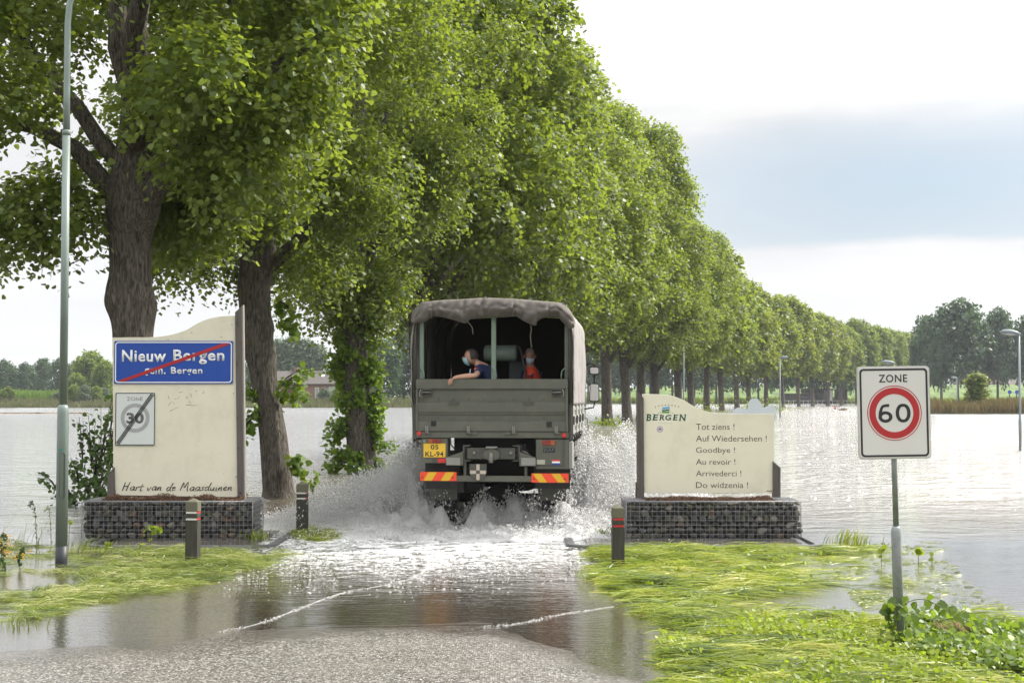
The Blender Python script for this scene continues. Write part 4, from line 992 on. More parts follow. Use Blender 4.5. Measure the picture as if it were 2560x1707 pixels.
def small_lamp(label, pxh, pyh, x, y, h, left=True, head=1.0, pole=.05):
    T = thing('street_lamp', label, 'street lamp', (x, y, -.5), group='street lamps standing in the flood')
    q = MB(); q.lathe([(pole * 1.3, 0), (pole * 1.3, 1.7), (pole, 1.8), (pole * .8, h + .5)], 12); q.build('pole', m_lampg, T)
    s = (-1 if left else 1) * head; z = h + .5
    q = MB(); q.tube([(-s * .08, 0, z - .02), (s * .1, 0, z + .02), (s * .35, 0, z + .07), (s * .6, 0, z + .08), (s * .78, 0, z + .05)], [.03 * head, .08 * head, .10 * head, .085 * head, .02], 12); q.build('lamp_head', m_lampg, T)
    q = MB(); q.tube([(s * .1, 0, z - .02), (s * .4, 0, z - .02), (s * .7, 0, z + .01)], [.05 * head, .075 * head, .03 * head], 10); q.build('lamp_glass', m_glassw, T)
    return T
m_lampg = M('far_lamp_grey', (.22, .26, .28), .45, .2); m_glassw = M('milky_glass', (.5, .52, .52), .2)
small_lamp('slim street lamp standing in the water at the right edge', 0, 0, 20.05, 56.2, 4.62, True, 1.0)
small_lamp('street lamp peeking over the 60 zone sign', 0, 0, 28.2, 105, 4.6, True, 1.25)
small_lamp('small street lamp in front of the two big trees, right of the 60 zone sign', 0, 0, 61.6, 197, 4.7, True, 1.1)
small_lamp('street lamp with its head above the canvas roof among the leaves', 0, 0, .8, 61, 7.35, False, 1.6, .05)
small_lamp('street lamp pole between the trunks above the goodbye board', 0, 0, 15.2, 126, 8.0, False, 1.0, .07)
small_lamp('street lamp between the trunks beyond the cloud shaped board', 0, 0, 27.5, 146, 6.1, False, 1.1, .07)

# --- 60 zone sign in front
p = at(2249, 1592, 12.26)
ZS = thing('zone_sign', 'white 60 zone sign with red ring on a grey post in the foreground weeds', 'road sign', (p.x, 12.26, -.02))
LX, LZ = ZS.location.x, ZS.location.z
dxp = at(2235, 1147, 12.26).x - LX
q = MB(); zk = at(2240, 1322, 12.26).z - LZ; q.lathe([(.043, -.05), (.043, zk - .02), (.037, zk + .01), (.026, zk + .025)], 20); LPz = q.build('lower_post', m_galv, ZS, rot=(0, R(-1.1), 0))
q = MB(); q.tube([(0, 0, zk + .02), (0, 0, 2.36)], .0245, 16); q.build('upper_post', m_galv, ZS, rot=(0, R(-1.1), 0))
q = MB(); q.lathe([(.028, 2.36), (.028, 2.385), (.02, 2.395)], 12); q.build('cap', m_galv, ZS, rot=(0, R(-1.1), 0))
w, h = .63, .795; cx_, cz_ = dxp - .008, (at(2235, 915, 12.26).z + at(2235, 1147, 12.26).z) / 2 - LZ
PN = bpy.data.objects.new('sign_panel', None)
bpy.data.objects.remove(PN)
m_zw = M('zone_white', (.60, .585, .57), .4, var=.03, vs=1.5)
m_edge = M('panel_edge_grey', (.50, .50, .47), .5, var=.2, vs=8)
q = MB(); q.prism(round_rect(-w / 2, w / 2, -h / 2, h / 2, .035), -.045, -.028); PN = q.build('sign_panel', m_edge, ZS, .003, 2, loc=(cx_, 0, cz_), rot=(0, R(-.8), R(2)))
q = MB(); q.prism(round_rect(-w / 2 + .012, w / 2 - .012, -h / 2 + .012, h / 2 - .012, .028), -.0475, -.044); q.build('sign_face', m_zw, PN)
q = MB(); ring_prism(q, round_rect(-w / 2 + .020, w / 2 - .020, -h / 2 + .020, h / 2 - .020, .035), round_rect(-w / 2 + .037, w / 2 - .037, -h / 2 + .037, h / 2 - .037, .022), -.0495, -.047); q.build('border', m_black, PN)
def c4(a, b_): # offsets in the panel from an enlargement
    return (a - 264) / 312 * w, (425 - b_) / 392 * h
for body, (a, b_, c_, d_), off in (('ZONE', (201, 264, 323, 297), .02),):
    xa, za = c4(a, d_); xb, zb = c4(c_, b_); text_mesh(body, xa, xb, za, zb, y=-.0495, depth=.0024, offset=.012, mat=m_black, parent=PN, spacing=1.1)
xa, za = c4(265, 427)
q = MB(); ring(q, xa, za, .236, .229, -.0495, -.047, 64); q.build('thin_ring', m_red, PN)
q = MB(); ring(q, xa, za, .218, .163, -.0495, -.047, 64); q.build('red_ring', m_red, PN)
def digit(kind, x0, x1, z0, z1, th):
    """heavy traffic-sign numerals from swept outlines"""
    mb = MB(); w_, h_ = x1 - x0, z1 - z0; n = 40
    if kind == '0':
        o = [(x0 + w_ / 2 + w_ / 2 * math.copysign(abs(math.cos(a)) ** .85, math.cos(a)), z0 + h_ / 2 + h_ / 2 * math.sin(a)) for a in np.linspace(0, 2 * math.pi, n, endpoint=False)]
        i_ = [(x0 + w_ / 2 + (w_ / 2 - th) * math.copysign(abs(math.cos(a)) ** .85, math.cos(a)), z0 + h_ / 2 + (h_ / 2 - th * .85) * math.sin(a)) for a in np.linspace(0, 2 * math.pi, n, endpoint=False)]
        ring_prism(mb, o, i_, -.0496, -.047)
    else:
        rb = h_ * .305; cx, cz = x0 + w_ / 2, z0 + rb; rx = w_ / 2
        o = [(cx + rx * math.cos(a), cz + rb * math.sin(a)) for a in np.linspace(0, 2 * math.pi, n, endpoint=False)]
        i_ = [(cx + (rx - th) * math.cos(a), cz + (rb - th * .85) * math.sin(a)) for a in np.linspace(0, 2 * math.pi, n, endpoint=False)]
        ring_prism(mb, o, i_, -.0496, -.047)
        oc = [(cx - rx, cz), (cx - rx * .9, cz + h_ * .3), (cx - rx * .45, z1 - h_ * .07), (x1 - w_ * .22, z1)]
        ic = [(x1 - w_ * .22, z1 - th * .85), (cx - rx * .25, z1 - h_ * .2), (cx - rx + th * 1.05, cz + h_ * .22), (cx - rx + th, cz)]
        a_, b2 = spline(oc, 6), spline(ic, 6)[::-1]; m_ = len(a_)
        vs = [(x, -.0497, z) for x, z in a_] + [(x, -.0497, z) for x, z in b2] + [(x, -.047, z) for x, z in a_] + [(x, -.047, z) for x, z in b2]
        fs = []
        for k in range(m_ - 1): fs += [(k, k + 1, m_ + k + 1, m_ + k), (k, 2 * m_ + k, 2 * m_ + k + 1, k + 1), (m_ + k, m_ + k + 1, 3 * m_ + k + 1, 3 * m_ + k)]
        mb.add(vs, fs)
    return mb.build('numeral', m_black, PN)
xa, za = c4(196, 467); xb, zb = c4(256, 388); digit('6', xa, xb, za, zb, .030)
xa, za = c4(270, 467); xb, zb = c4(334, 388); digit('0', xa, xb, za, zb, .030)
for zz in (.22, -.22):
    q = MB(); q.bx(-.06, .06, -.028, .03, zz - .012, zz + .012); q.build('clamp', m_galv, PN)
# ------------------------------------------------------------------ army lorry
m_army = M('army_green_paint', (.080, .082, .063), .55, var=.10, vs=2.5, dirt=(.16, .15, .12), dirt_s=3.5, dirt_amt=.35, bump=.001, bs=8)
m_army_d = M('army_green_dark', (.055, .056, .046), .65, var=.2, vs=4, dirt=(.12, .11, .085), dirt_s=5, dirt_amt=.4)
m_army_l = M('army_green_light', (.15, .20, .155), .55, var=.1, vs=4)
m_side = M('canvas_sunlit', (.27, .25, .235), .6, var=.12, vs=2.2, bump=.01, bs=7, dirt=(.15, .14, .13), dirt_s=1.8, dirt_amt=.4)  # paler copy of the canvas, sunshine on the cover put into its colour
m_board_l = M('side_board_grey', (.22, .22, .20), .5, var=.1, vs=3, dirt=(.12, .12, .10), dirt_amt=.4)  # pale tone also carries the sunlight on the drop sides
m_canvas = M('canvas_grey_brown', (.118, .104, .095), .9, var=.14, vs=2.2, bump=.006, bs=9, dirt=(.20, .185, .165), dirt_s=1.6, dirt_amt=.4)
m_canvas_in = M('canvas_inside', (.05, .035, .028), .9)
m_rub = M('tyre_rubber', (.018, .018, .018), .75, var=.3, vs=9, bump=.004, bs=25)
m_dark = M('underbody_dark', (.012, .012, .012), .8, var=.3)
m_steel = M('worn_steel', (.18, .175, .155), .5, .4, var=.3, vs=20)
m_plate = M('plate_yellow', (.66, .42, .035), .4, var=.04)
m_lred = M('lamp_red', (.50, .03, .03), .25); m_lredd = M('lamp_dark_red', (.20, .025, .02), .25); m_lor = M('lamp_orange', (.32, .08, .02), .25); m_lwh = M('lamp_milky', (.38, .38, .31), .25)
m_chr = M('marker_red_orange', (.72, .06, .02), .35, var=.04); m_chy = M('marker_yellow', (.62, .38, .015), .35, var=.04)
m_flagb = M('flag_blue', (.02, .06, .30), .5); m_flagr = M('flag_red', (.5, .03, .03), .5)
m_green_l2 = M('tank_pale_green', (.20, .26, .22), .5, var=.12, vs=8)
m_mirror = M('mirror_glass', (.6, .62, .64), .05, 1., var=.02)
p = at(1229.5, 990, 21.7)
YAW = R(-5.3)
TK = thing('army_lorry', 'dark green army lorry with canvas roof ploughing through the flood, seen from behind', 'truck', (p.x, 21.7, 0), YAW)
def tx(c): return (c - 631) / 414.8
def tz(c): return (1625 - c) / 414.8
def tb(mb, ca, cb, za, zb, y0, y1): return mb.bx(tx(ca), tx(cb), y0, y1, tz(zb), tz(za))
BED_L = 4.45
# tailgate
g = MB(); tb(g, 149, 1113, 640, 955, -.005, .025); TG = g.build('tailgate', m_army, TK, .003)
def sub(mb, name, mat, bev=.004): return mb.build(name, mat, TG, bev, 2)
sub(tb(MB(), 147, 1115, 625, 688, -.045, .03), 'top_rail', m_army, .008)
sub(tb(MB(), 147, 162, 689, 955, -.04, -.007), 'edge_rail', m_army); sub(tb(MB(), 1097, 1115, 689, 955, -.04, -.007), 'edge_rail', m_army)
g = MB(); g.prism_x([(-.007, tz(768)), (-.04, tz(773)), (-.04, tz(832)), (-.026, tz(838)), (-.026, tz(848)), (-.007, tz(850))], tx(163), tx(1096)); sub(g, 'pressed_rib', m_army, .003)
g = MB(); g.prism_x([(-.007, tz(886)), (-.035, tz(891)), (-.04, tz(954)), (-.007, tz(955))], tx(163), tx(1096)); sub(g, 'pressed_rib', m_army, .003)
sub(tb(MB(), 163, 1096, 689, 694, -.02, -.007), 'weld_strip', m_army, 0)
for i in range(9):
    c = 198 + i * 95.5
    for zz in (750, 868):
        g = MB(); g.bx(tx(c) - .004, tx(c) + .004, -.018, -.006, tz(zz + 9), tz(zz - 6)); g.bx(tx(c) - .02, tx(c) - .004, -.010, -.006, tz(zz + 9) , tz(zz + 7)); g.build('weld_tab', m_army_d, TG)
for ca, cb in ((190, 251), (1010, 1069)):
    f = sub(tb(MB(), ca, cb, 688, 731, -.047, -.010), 'latch_pocket', m_army)
    tb(MB(), ca + 4, cb - 4, 693, 727, -.0485, -.046).build('pocket_dark', m_dark, TG)
    s_ = -1 if ca < 600 else 1; xm = tx(ca + 30)
    g = MB(); g.tube([(xm - s_ * .06, -.055, tz(710)), (xm + s_ * .09, -.055, tz(709))], .009, 8); g.tube([(xm + s_ * .09, -.055, tz(690)), (xm + s_ * .11, -.055, tz(705)), (xm + s_ * .115, -.055, tz(730)), (xm + s_ * .07, -.055, tz(742))], .01, 8); g.build('latch_lever', m_steel, TG)
for ca in (358, 831):
    sub(tb(MB(), ca, ca + 68, 768, 792, -.050, -.041), 'lashing_cover', m_army_d, .002)
    for k in (8, 60):
        g = MB(); g.lathe([(.006, 0), (.006, -.006)], 8, (tx(ca + k), -.050, tz(780)), 'Y'); g.lathe([(.010, 0), (.010, -.004)], 8, (tx(ca + k), -.041, tz(817)), 'Y'); g.build('rivet', m_army_d, TG)
for ca, za in ((246, 889), (979, 894)):
    tb(MB(), ca, ca + 33, za, za + 34, -.044, -.0405).build('square_hole', m_dark, TG)
for c in (220, 485, 772, 1040):
    g = MB(); g.bx(tx(c - 9), tx(c - 3), -.075, -.03, tz(972), tz(920)); g.bx(tx(c + 3), tx(c + 9), -.075, -.03, tz(972), tz(920)); g.bx(tx(c - 3), tx(c + 3), -.06, -.03, tz(970), tz(925)); g.build('hinge', m_army_l if 0 else m_board_l, TG, .003)
    g = MB(); g.cyl((tx(c - 14), -.065, tz(966)), (tx(c + 22), -.065, tz(966)), .016, 10); g.build('hinge_pin', m_army, TG)
# bed frame
g = MB(); tb(g, 147, 1117, 957, 997, -.02, .10); g.build('rear_crossmember', m_army, TK, .006, 2)
for ca in (505, 717):
    tb(MB(), ca, ca + 34, 958, 976, -.05, -.021).build('hinge_block', m_army, TK, .004)
for ca, cb in ((124, 146.5), (1117.5, 1137)):
    g = MB(); tb(g, ca, cb, 232, 1008, .02, .09); g.build('corner_post', m_army_d, TK, .004)
for ca, cb in ((165, 192), (1090, 1117)):
    g = MB(); tb(g, ca, cb, 240, 624, .05, .11); g.build('hoop_post', m_army_l if ca < 600 else m_army, TK, .006)
g = MB(); tb(g, 625, 655, 225, 640, .05, .10); g.build('centre_post', m_army_l, TK, .006)
for ca, s_ in ((168, 1), (1102, -1), (628, 1)):
    g = MB(); x = tx(ca); g.tube([(x, .03, tz(566)), (x + s_ * .03, .0, tz(560)), (x + s_ * .065, -.01, tz(575)), (x + s_ * .075, -.01, tz(600)), (x + s_ * .075, -.01, tz(626))], .009, 8); g.build('grab_handle', m_army_l, TK)
for c, zz in ((170, 969), (1089, 979)):
    g = MB(); g.lathe([(.036, 0), (.036, -.012), (.028, -.02)], 20, (tx(c), -.021, tz(zz)), 'Y'); g.build('round_reflector', m_lred, TK)
# floor, front wall, drop sides
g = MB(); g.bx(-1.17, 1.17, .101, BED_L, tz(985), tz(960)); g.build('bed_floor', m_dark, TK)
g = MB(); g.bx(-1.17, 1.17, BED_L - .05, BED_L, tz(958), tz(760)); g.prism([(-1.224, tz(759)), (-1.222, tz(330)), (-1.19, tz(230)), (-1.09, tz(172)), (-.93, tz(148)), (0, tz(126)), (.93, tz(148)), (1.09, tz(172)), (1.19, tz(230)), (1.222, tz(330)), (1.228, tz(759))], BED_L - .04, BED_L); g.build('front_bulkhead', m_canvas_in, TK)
for s_ in (-1, 1):
    for k in range(4):
        y0 = .10 + k * 1.09
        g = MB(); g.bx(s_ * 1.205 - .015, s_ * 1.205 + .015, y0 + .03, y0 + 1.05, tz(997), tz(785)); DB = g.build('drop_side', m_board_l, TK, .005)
        for zz in (812, 862, 915, 962):
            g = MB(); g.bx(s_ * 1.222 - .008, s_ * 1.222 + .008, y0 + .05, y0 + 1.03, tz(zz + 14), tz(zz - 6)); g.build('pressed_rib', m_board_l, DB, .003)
        g = MB(); g.bx(s_ * 1.224 - .014, s_ * 1.224 + .014, y0 + .12, y0 + .24, tz(905), tz(868)); g.bx(s_ * 1.24 - .01, s_ * 1.24 + .01, y0 + .16, y0 + .20, tz(915), tz(860)); g.build('side_latch', m_dark, DB)
        for yy in (.2, .85):
            g = MB(); g.tube([(s_ * 1.23, y0 + yy, tz(975)), (s_ * 1.26, y0 + yy, tz(1000)), (s_ * 1.23, y0 + yy, tz(1022))], .016, 8); g.build('side_hinge', m_dark, DB)
        g = MB(); g.bx(s_ * 1.215 - .02, s_ * 1.215 + .02, y0 - .025, y0 + .025, tz(1005), tz(780)); g.build('stake', m_army_d, TK)
    g = MB(); g.bx(s_ * 1.18 - .03, s_ * 1.18 + .03, .101, BED_L, tz(1010), tz(987)); g.build('side_rail', m_army_d, TK)
# canvas
def canvas():
    prof = [(-1.23, tz(786)), (-1.232, tz(650)), (-1.23, tz(450)), (-1.22, tz(300)), (-1.19, tz(225)), (-1.10, tz(168)), (-.95, tz(142)), (-.5, tz(128)), (0, tz(119)), (.5, tz(128)), (.95, tz(142)), (1.10, tz(168)), (1.19, tz(225)), (1.225, tz(300)), (1.235, tz(450)), (1.24, tz(650)), (1.235, tz(790))]
    pr = np.array(spline(prof, 5)); ny = 56; ys = np.linspace(-.03, BED_L + .02, ny); V = np.zeros((ny, len(pr), 3))
    bows = np.abs(((ys / BED_L * 4) % 1) - .5) * 2          # 1 at a hoop
    for i, y in enumerate(ys):
        sag = (1 - bows[i]) ** 1.5
        for j, (x, z) in enumerate(pr):
            nx = x / 1.3; topw = 1 if abs(x) < 1.0 else 0
            d = -.03 * sag * topw
            side = abs(x) > 1.15
            w = .018 * math.sin(y * 9 + z * 2.5) * math.sin(z * 5 + y * 3) + .012 * math.sin(y * 23 + z * 3.)
            hem = max(0, (tz(700) - z)) * .05 * math.sin(y * 16 + x)
            V[i, j] = (x + (math.copysign(1, x) * (w + hem) if side else 0) - (math.copysign(.02, x) * sag if side else 0), y, z + d + (.012 * math.sin(y * 7 + x * 6) if not side else (hem * .8 if z < tz(700) else 0)))
    i = np.arange(ny * len(pr)).reshape(ny, len(pr))
    return np_mesh('canvas_cover', V.reshape(-1, 3), 4, smooth=True, idx=np.stack([i[:-1, :-1], i[:-1, 1:], i[1:, 1:], i[1:, :-1]], -1).reshape(-1))
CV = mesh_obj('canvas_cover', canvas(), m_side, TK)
so = CV.modifiers.new('thickness', 'SOLIDIFY'); so.thickness = .006
for k in range(5):
    y = .02 + k * BED_L / 4 - (.02 if k == 4 else 0)
    g = MB(); g.tube([(-1.19, y, tz(780)), (-1.19, y, tz(300)), (-1.06, y, tz(180)), (-.9, y, tz(158)), (0, y, tz(136)), (.9, y, tz(158)), (1.06, y, tz(180)), (1.19, y, tz(300)), (1.19, y, tz(780))], .018, 8); g.build('canvas_hoop', m_army_d, TK)
for k in range(9):   # eyelets and rope along the rear edges
    z = tz(300 + k * 55)
    for s_ in (-1, 1):
        g = MB(); g.lathe([(.018, 0), (.018, s_ * .008)], 8, (s_ * 1.252, .04, z), 'X'); g.build('eyelet', m_steel, CV)
g = MB(); g.tube([(1.252, .02 + .02 * math.sin(k * 1.3), tz(250 + k * 18)) for k in range(28)], .006, 5); g.build('lacing_rope', m_steel, CV)
# rolled rear flap
UP = [(121, 255), (128, 205), (150, 172), (195, 143), (300, 130), (450, 123), (590, 116), (720, 121), (850, 130), (960, 140), (1060, 150), (1100, 172), (1130, 205), (1150, 250), (1158, 280)]
LO = [(133, 272), (165, 270), (215, 255), (262, 228), (340, 238), (400, 254), (465, 271), (505, 246), (620, 233), (720, 236), (778, 226), (840, 262), (908, 289), (918, 262), (965, 240), (1040, 234), (1085, 270), (1128, 312), (1156, 292)]
def arc_res(pts, n):
    a = np.array(spline(pts, 6)); d = np.r_[0, np.cumsum(np.linalg.norm(np.diff(a, axis=0), axis=1))]
    return np.stack([np.interp(np.linspace(0, d[-1], n), d, a[:, k]) for k in (0, 1)], 1)
nU = 150; U_, L_ = arc_res(UP, nU), arc_res(LO, nU); nr = 16; V = np.zeros((nr, nU, 3))
for r_i in range(nr):
    t_ = r_i / (nr - 1)
    for k in range(nU):
        cx = U_[k, 0] * (1 - t_) + L_[k, 0] * t_; cz = U_[k, 1] * (1 - t_) + L_[k, 1] * t_
        if r_i == nr - 1: cz -= 3
        bulge = .10 * math.sin(math.pi * min(1, t_ * 1.05)) ** .7
        wr = .020 * math.sin(cx * .045 + 5 * t_ + 2 * math.sin(cx * .021)) + .012 * math.sin(t_ * 15 + cx * .03 + 2 * math.sin(cx * .05)) + .016 * math.sin(cx * .11 + t_ * 6)
        tie = sum(math.exp(-((cx - c) / 9) ** 2) for c in (255, 460, 578, 775, 995)) * .04
        V[r_i, k] = (tx(cx), -.04 - bulge + wr * min(1, 3 * t_) + tie * math.sin(math.pi * t_) - (.03 if t_ > .5 else 0) * math.sin(math.pi * t_), tz(cz))
i = np.arange(nr * nU).reshape(nr, nU)
RF = mesh_obj('rolled_rear_flap', np_mesh('rolled_rear_flap', V.reshape(-1, 3), 4, smooth=True, idx=np.stack([i[:-1, :-1], i[:-1, 1:], i[1:, 1:], i[1:, :-1]], -1).reshape(-1)), m_canvas, TK)
so = RF.modifiers.new('thickness', 'SOLIDIFY'); so.thickness = .012
m_strap = M('strap_webbing', (.17, .15, .12), .9)
for c, za, zb in ((255, 172, 232), (578, 165, 225), (775, 160, 222), (995, 165, 228), (885, 160, 190)):
    g = MB(); g.tube([(tx(c), -.06, tz(za)), (tx(c) + .005, -.15, tz((za + zb) / 2)), (tx(c - 5), -.12, tz(zb)), (tx(c - 5), -.05, tz(zb + 6))], .009, 6); g.build('strap', m_strap, RF)
for c, zz in ((188, 140), (590, 112), (1075, 152)):
    g = MB(); g.tube([(tx(c - 12), -.05, tz(zz + 8)), (tx(c), -.03, tz(zz)), (tx(c + 16), -.05, tz(zz + 6))], .018, 8); g.build('hoop_end', m_canvas, RF)
for pts in ([(475, 262), (495, 280), (508, 300), (512, 340)], [(880, 285), (884, 320), (875, 350), (880, 395), (885, 430)]):
    g = MB(); g.tube([(tx(a), -.03, tz(b_)) for a, b_ in pts], .007, 6); g.build('loose_cord', m_strap, RF)

# rear light boxes
g = MB(); tb(g, 180, 350, 1000, 1158, .0, .30); LB1 = g.build('light_box', m_army, TK, .005)
g = MB(); tb(g, 912, 1117, 1004, 1190, .0, .55); LB2 = g.build('light_box', m_army, TK, .005)
tb(MB(), 1083, 1087, 1006, 1165, -.012, -.0005).build('trim_strip', m_army_d, LB2); tb(MB(), 912, 1084, 1166, 1171, -.012, -.0005).build('trim_strip', m_army_d, LB2)
tb(MB(), 1118, 1139, 1020, 1188, .01, .56).build('sunlit_box_side', m_board_l, TK, .004)  # sunlit side face of the right light box, sunlight put in as paler colour
g = MB(); tb(g, 196, 337, 1032, 1120, -.012, -.004); NP = g.build('number_plate', m_plate, LB1, .002)
for body, (a, b_, c_, d_) in (('05', (242, 1040, 292, 1070)), ('KL-94', (208, 1083, 324, 1115))):
    text_mesh(body, tx(a), tx(c_), tz(d_), tz(b_), y=-.0135, depth=.0014, offset=.018, mat=m_black, parent=NP, spacing=1.05)
def lamp(name, ca, cb, za, zb, mats, par):
    w_ = (cb - ca) / len(mats)
    for i, m_ in enumerate(mats): tb(MB(), ca + i * w_ + .5, ca + (i + 1) * w_ - .5, za, zb, -.025, -.0005).build(name, m_, par, .004, 2)
lamp('tail_lamp', 228, 308, 1004, 1031, [m_lor, m_lredd, m_lredd], LB1)
lamp('fog_lamp', 288, 341, 1126, 1155, [m_lred], LB1)
lamp('tail_lamp', 950, 1031, 1010, 1041, [m_lredd, m_lredd, m_lor], LB2)
lamp('reversing_lamp', 915, 969, 1132, 1162, [m_lwh], LB2)
g = MB(); g.lathe([(.023, 0), (.023, -.02), (.018, -.03)], 14, (tx(202), -.0005, tz(1018)), 'Y'); g.build('socket', m_board_l, LB1)
g = MB(); g.lathe([(.03, 0), (.03, -.02)], 14, (tx(263), -.0005, tz(1142)), 'Y'); g.build('round_lamp', m_army_d, LB1)
tb(MB(), 957, 1030, 1060, 1086, -.006, -.0005).build('badge', m_dark, LB2, .002)
text_mesh('DAF', tx(962), tx(1026), tz(1082), tz(1064), y=-.0085, depth=.002, offset=.03, mat=M('badge_grey', (.10, .12, .125), .4), parent=LB2)
for k, m_ in enumerate((m_flagr, m_white, m_flagb)):
    tb(MB(), 1012, 1062, 1131 + k * 11.3, 1142 + k * 11.3, -.004, -.0005).build('flag_stripe', m_, LB2)
# chassis
for s_ in (-1, 1):
    g = MB(); g.bx(s_ * .42 - .04, s_ * .42 + .04, .02, 6.6, tz(1150), tz(1040)); g.build('chassis_rail', m_dark, TK)
g = MB(); tb(g, 475, 780, 1060, 1130, -.02, .08); g.build('tow_beam', m_army_d, TK, .006)
for s_, a in ((-1, 455), (1, 805)):
    g = MB(); g.tube([(tx(a), -.03, tz(1046)), (tx(a), -.03, tz(1138))], .008, 6); g.tube([(tx(a), -.03, tz(1046)), (tx(a) + (-s_) * .10, -.03, tz(1046))], .008, 6); g.tube([(tx(a), -.03, tz(1138)), (tx(a) + (-s_) * .10, -.03, tz(1140))], .008, 6); g.build('guard_rod', m_army, TK)
for c in (520, 752):
    g = MB(); g.lathe([(.03, 0), (.03, -.02), (.015, -.03)], 6, (tx(c), -.021, tz(1092)), 'Y'); g.build('bolt', m_steel, TK)
TC = MB().prism([(tx(583), tz(1082)), (tx(610), tz(1070)), (tx(655), tz(1070)), (tx(682), tz(1082)), (tx(682), tz(1120)), (tx(655), tz(1136)), (tx(610), tz(1136)), (tx(583), tz(1120))], -.10, -.021).build('tow_coupling', m_army, TK, .01, 2)
tb(MB(), 598, 667, 1050, 1060, -.12, -.02).build('coupling_plate', m_board_l, TC, .003)
tb(MB(), 614, 652, 1060, 1072, -.09, -.02).build('coupling_neck', m_army, TC, .003)
g = MB(); g.lathe([(.034, -.11), (.036, -.03), (.03, .02), (.012, .045)], 14, (tx(631), -.13, tz(1105)), 'Z'); g.build('coupling_jaw', m_steel, TC)
for s_, (a, b_) in ((-1, (345, 450)), (1, (808, 911))):
    xa, xb = (a, b_)
    poly = [(tx(a), tz(1168)), (tx(b_), tz(1170)), (tx(b_), tz(1118 if s_ > 0 else 1082)), (tx(a), tz(1082 if s_ > 0 else 1118))] if 0 else ([(tx(345), tz(1168)), (tx(450), tz(1170)), (tx(450), tz(1082)), (tx(352), tz(1116)), (tx(345), tz(1118))] if s_ < 0 else [(tx(808), tz(1174)), (tx(911), tz(1174)), (tx(911), tz(1125)), (tx(900), tz(1118)), (tx(808), tz(1085))])
    g = MB(); g.prism(poly, -.06, .10); BU = g.build('buffer', m_army, TK, .005)
    tb(MB(), a + (0 if s_ < 0 else 12), b_ - (15 if s_ < 0 else 0), 1120, 1168, -.085, -.0605).build('buffer_face', m_army_l if 0 else m_board_l, BU, .005)
for ca in (452, 838):
    tb(MB(), ca, ca + 17, 1140, 1236, .0, .05).build('bar_bracket', m_army_d, TK)
tb(MB(), 408, 884, 1235, 1272, -.01, .05).build('underrun_bar', m_army, TK, .006)
for ca, cb, za, zb, s_ in ((176, 408, 1212, 1268, 1), (883, 1116, 1218, 1275, -1)):
    g = MB(); tb(g, ca, cb, za, zb, -.03, -.012); CH = g.build('marker_board', m_chr, TK, .002)
    w_ = cb - ca
    for f0 in (.09, .565) if s_ > 0 else (.03, .535):
        x0_, x1_ = ca + f0 * w_, ca + (f0 + .23) * w_; sh = .145 * w_ * s_ if s_ > 0 else .165 * w_
        if s_ > 0: P4 = [(x0_, zb - 1), (x1_, zb - 1), (x1_ + sh, za + 1), (x0_ + sh, za + 1)]
        else: P4 = [(x0_ + sh + .02 * w_, zb - 1), (x1_ + sh, zb - 1), (x1_, za + 1), (x0_, za + 1)]
        g = MB(); g.prism([(tx(a), tz(b_)) for a, b_ in P4], -.0315, -.0305); g.build('yellow_stripe', m_chy, CH)
    for k in (.07, .9):
        g = MB(); g.lathe([(.011, 0), (.011, -.004)], 8, (tx(ca + k * w_), -.0305, tz((za + zb) / 2 + 6)), 'Y'); g.build('screw', m_dark, CH)
# shield with the pale cross
pts = [(492, 1160), (600, 1160), (600, 1205)] + [(546 + 54 * math.cos(a), 1205 + 58 * math.sin(a)) for a in np.linspace(.15, 2.99, 12)] + [(492, 1205)]
g = MB(); g.prism([(tx(a), tz(b_)) for a, b_ in pts], -.05, -.02); SH = g.build('shield_plate', m_army_d, TK, .003)
m_crs = M('cross_pale', (.42, .36, .30), .6)
for (a, b_, c_, d_) in ((536, 1162, 556, 1200), (536, 1222, 556, 1261), (496, 1201, 534, 1222), (558, 1201, 596, 1222)):
    tb(MB(), a, c_, b_, d_, -.0525, -.0505).build('cross_arm', m_crs, SH)
# differential, axles, wheels, mudflaps, spray suppression
for yy in (1.55, 5.35):
    g = MB(); g.tube([(-.85, yy, .5), (-.3, yy, .5), (-.15, yy, .52), (0, yy, .55), (.15, yy, .52), (.3, yy, .5), (.85, yy, .5)], [.07, .08, .16, .2, .16, .08, .07], 12); g.build('axle', m_dark, TK)
def wheel():
    R0 = .56; prof = [(.30, -.17), (.46, -.18), (.53, -.165), (R0, -.12), (R0, .12), (.53, .165), (.46, .18), (.30, .17)]
    w_ = MB().lathe(prof, 40, (0, 0, 0), 'X'); 
    for k in range(26):
        a = 2 * math.pi * k / 26
        for s_ in (-1, 1):
            M3 = Matrix.Rotation(a + s_ * .06, 3, 'X')
            w_.box(tuple(M3 @ Vector((s_ * .10, 0, R0 + .008))), (.14, .07, .035), M=M3)
    return w_.mesh('tyre')
tyre = wheel(); rimm = MB().lathe([(.05, .10), (.10, .13), (.13, .06), (.26, .02), (.28, .12), (.31, .165), (.31, -.165)], 24, (0, 0, 0), 'X').mesh('rim')
for yy in (1.55, 5.35):
    for s_ in (-1, 1):
        W_ = mesh_obj('wheel', tyre, m_rub, TK, (s_ * .86, yy, .44)); 
        ro = mesh_obj('rim', rimm, m_army, W_); ro.rotation_euler = (0, 0, 0 if s_ > 0 else math.pi)
tb(MB(), 186, 350, 1159, 1330, .32, .335).build('mudflap', m_rub, TK); tb(MB(), 885, 1112, 1176, 1330, .60, .615).build('mudflap', m_rub, TK)
tb(MB(), 350, 885, 1004, 1140, .75, .80).build('underbody_screen', m_dark, TK)
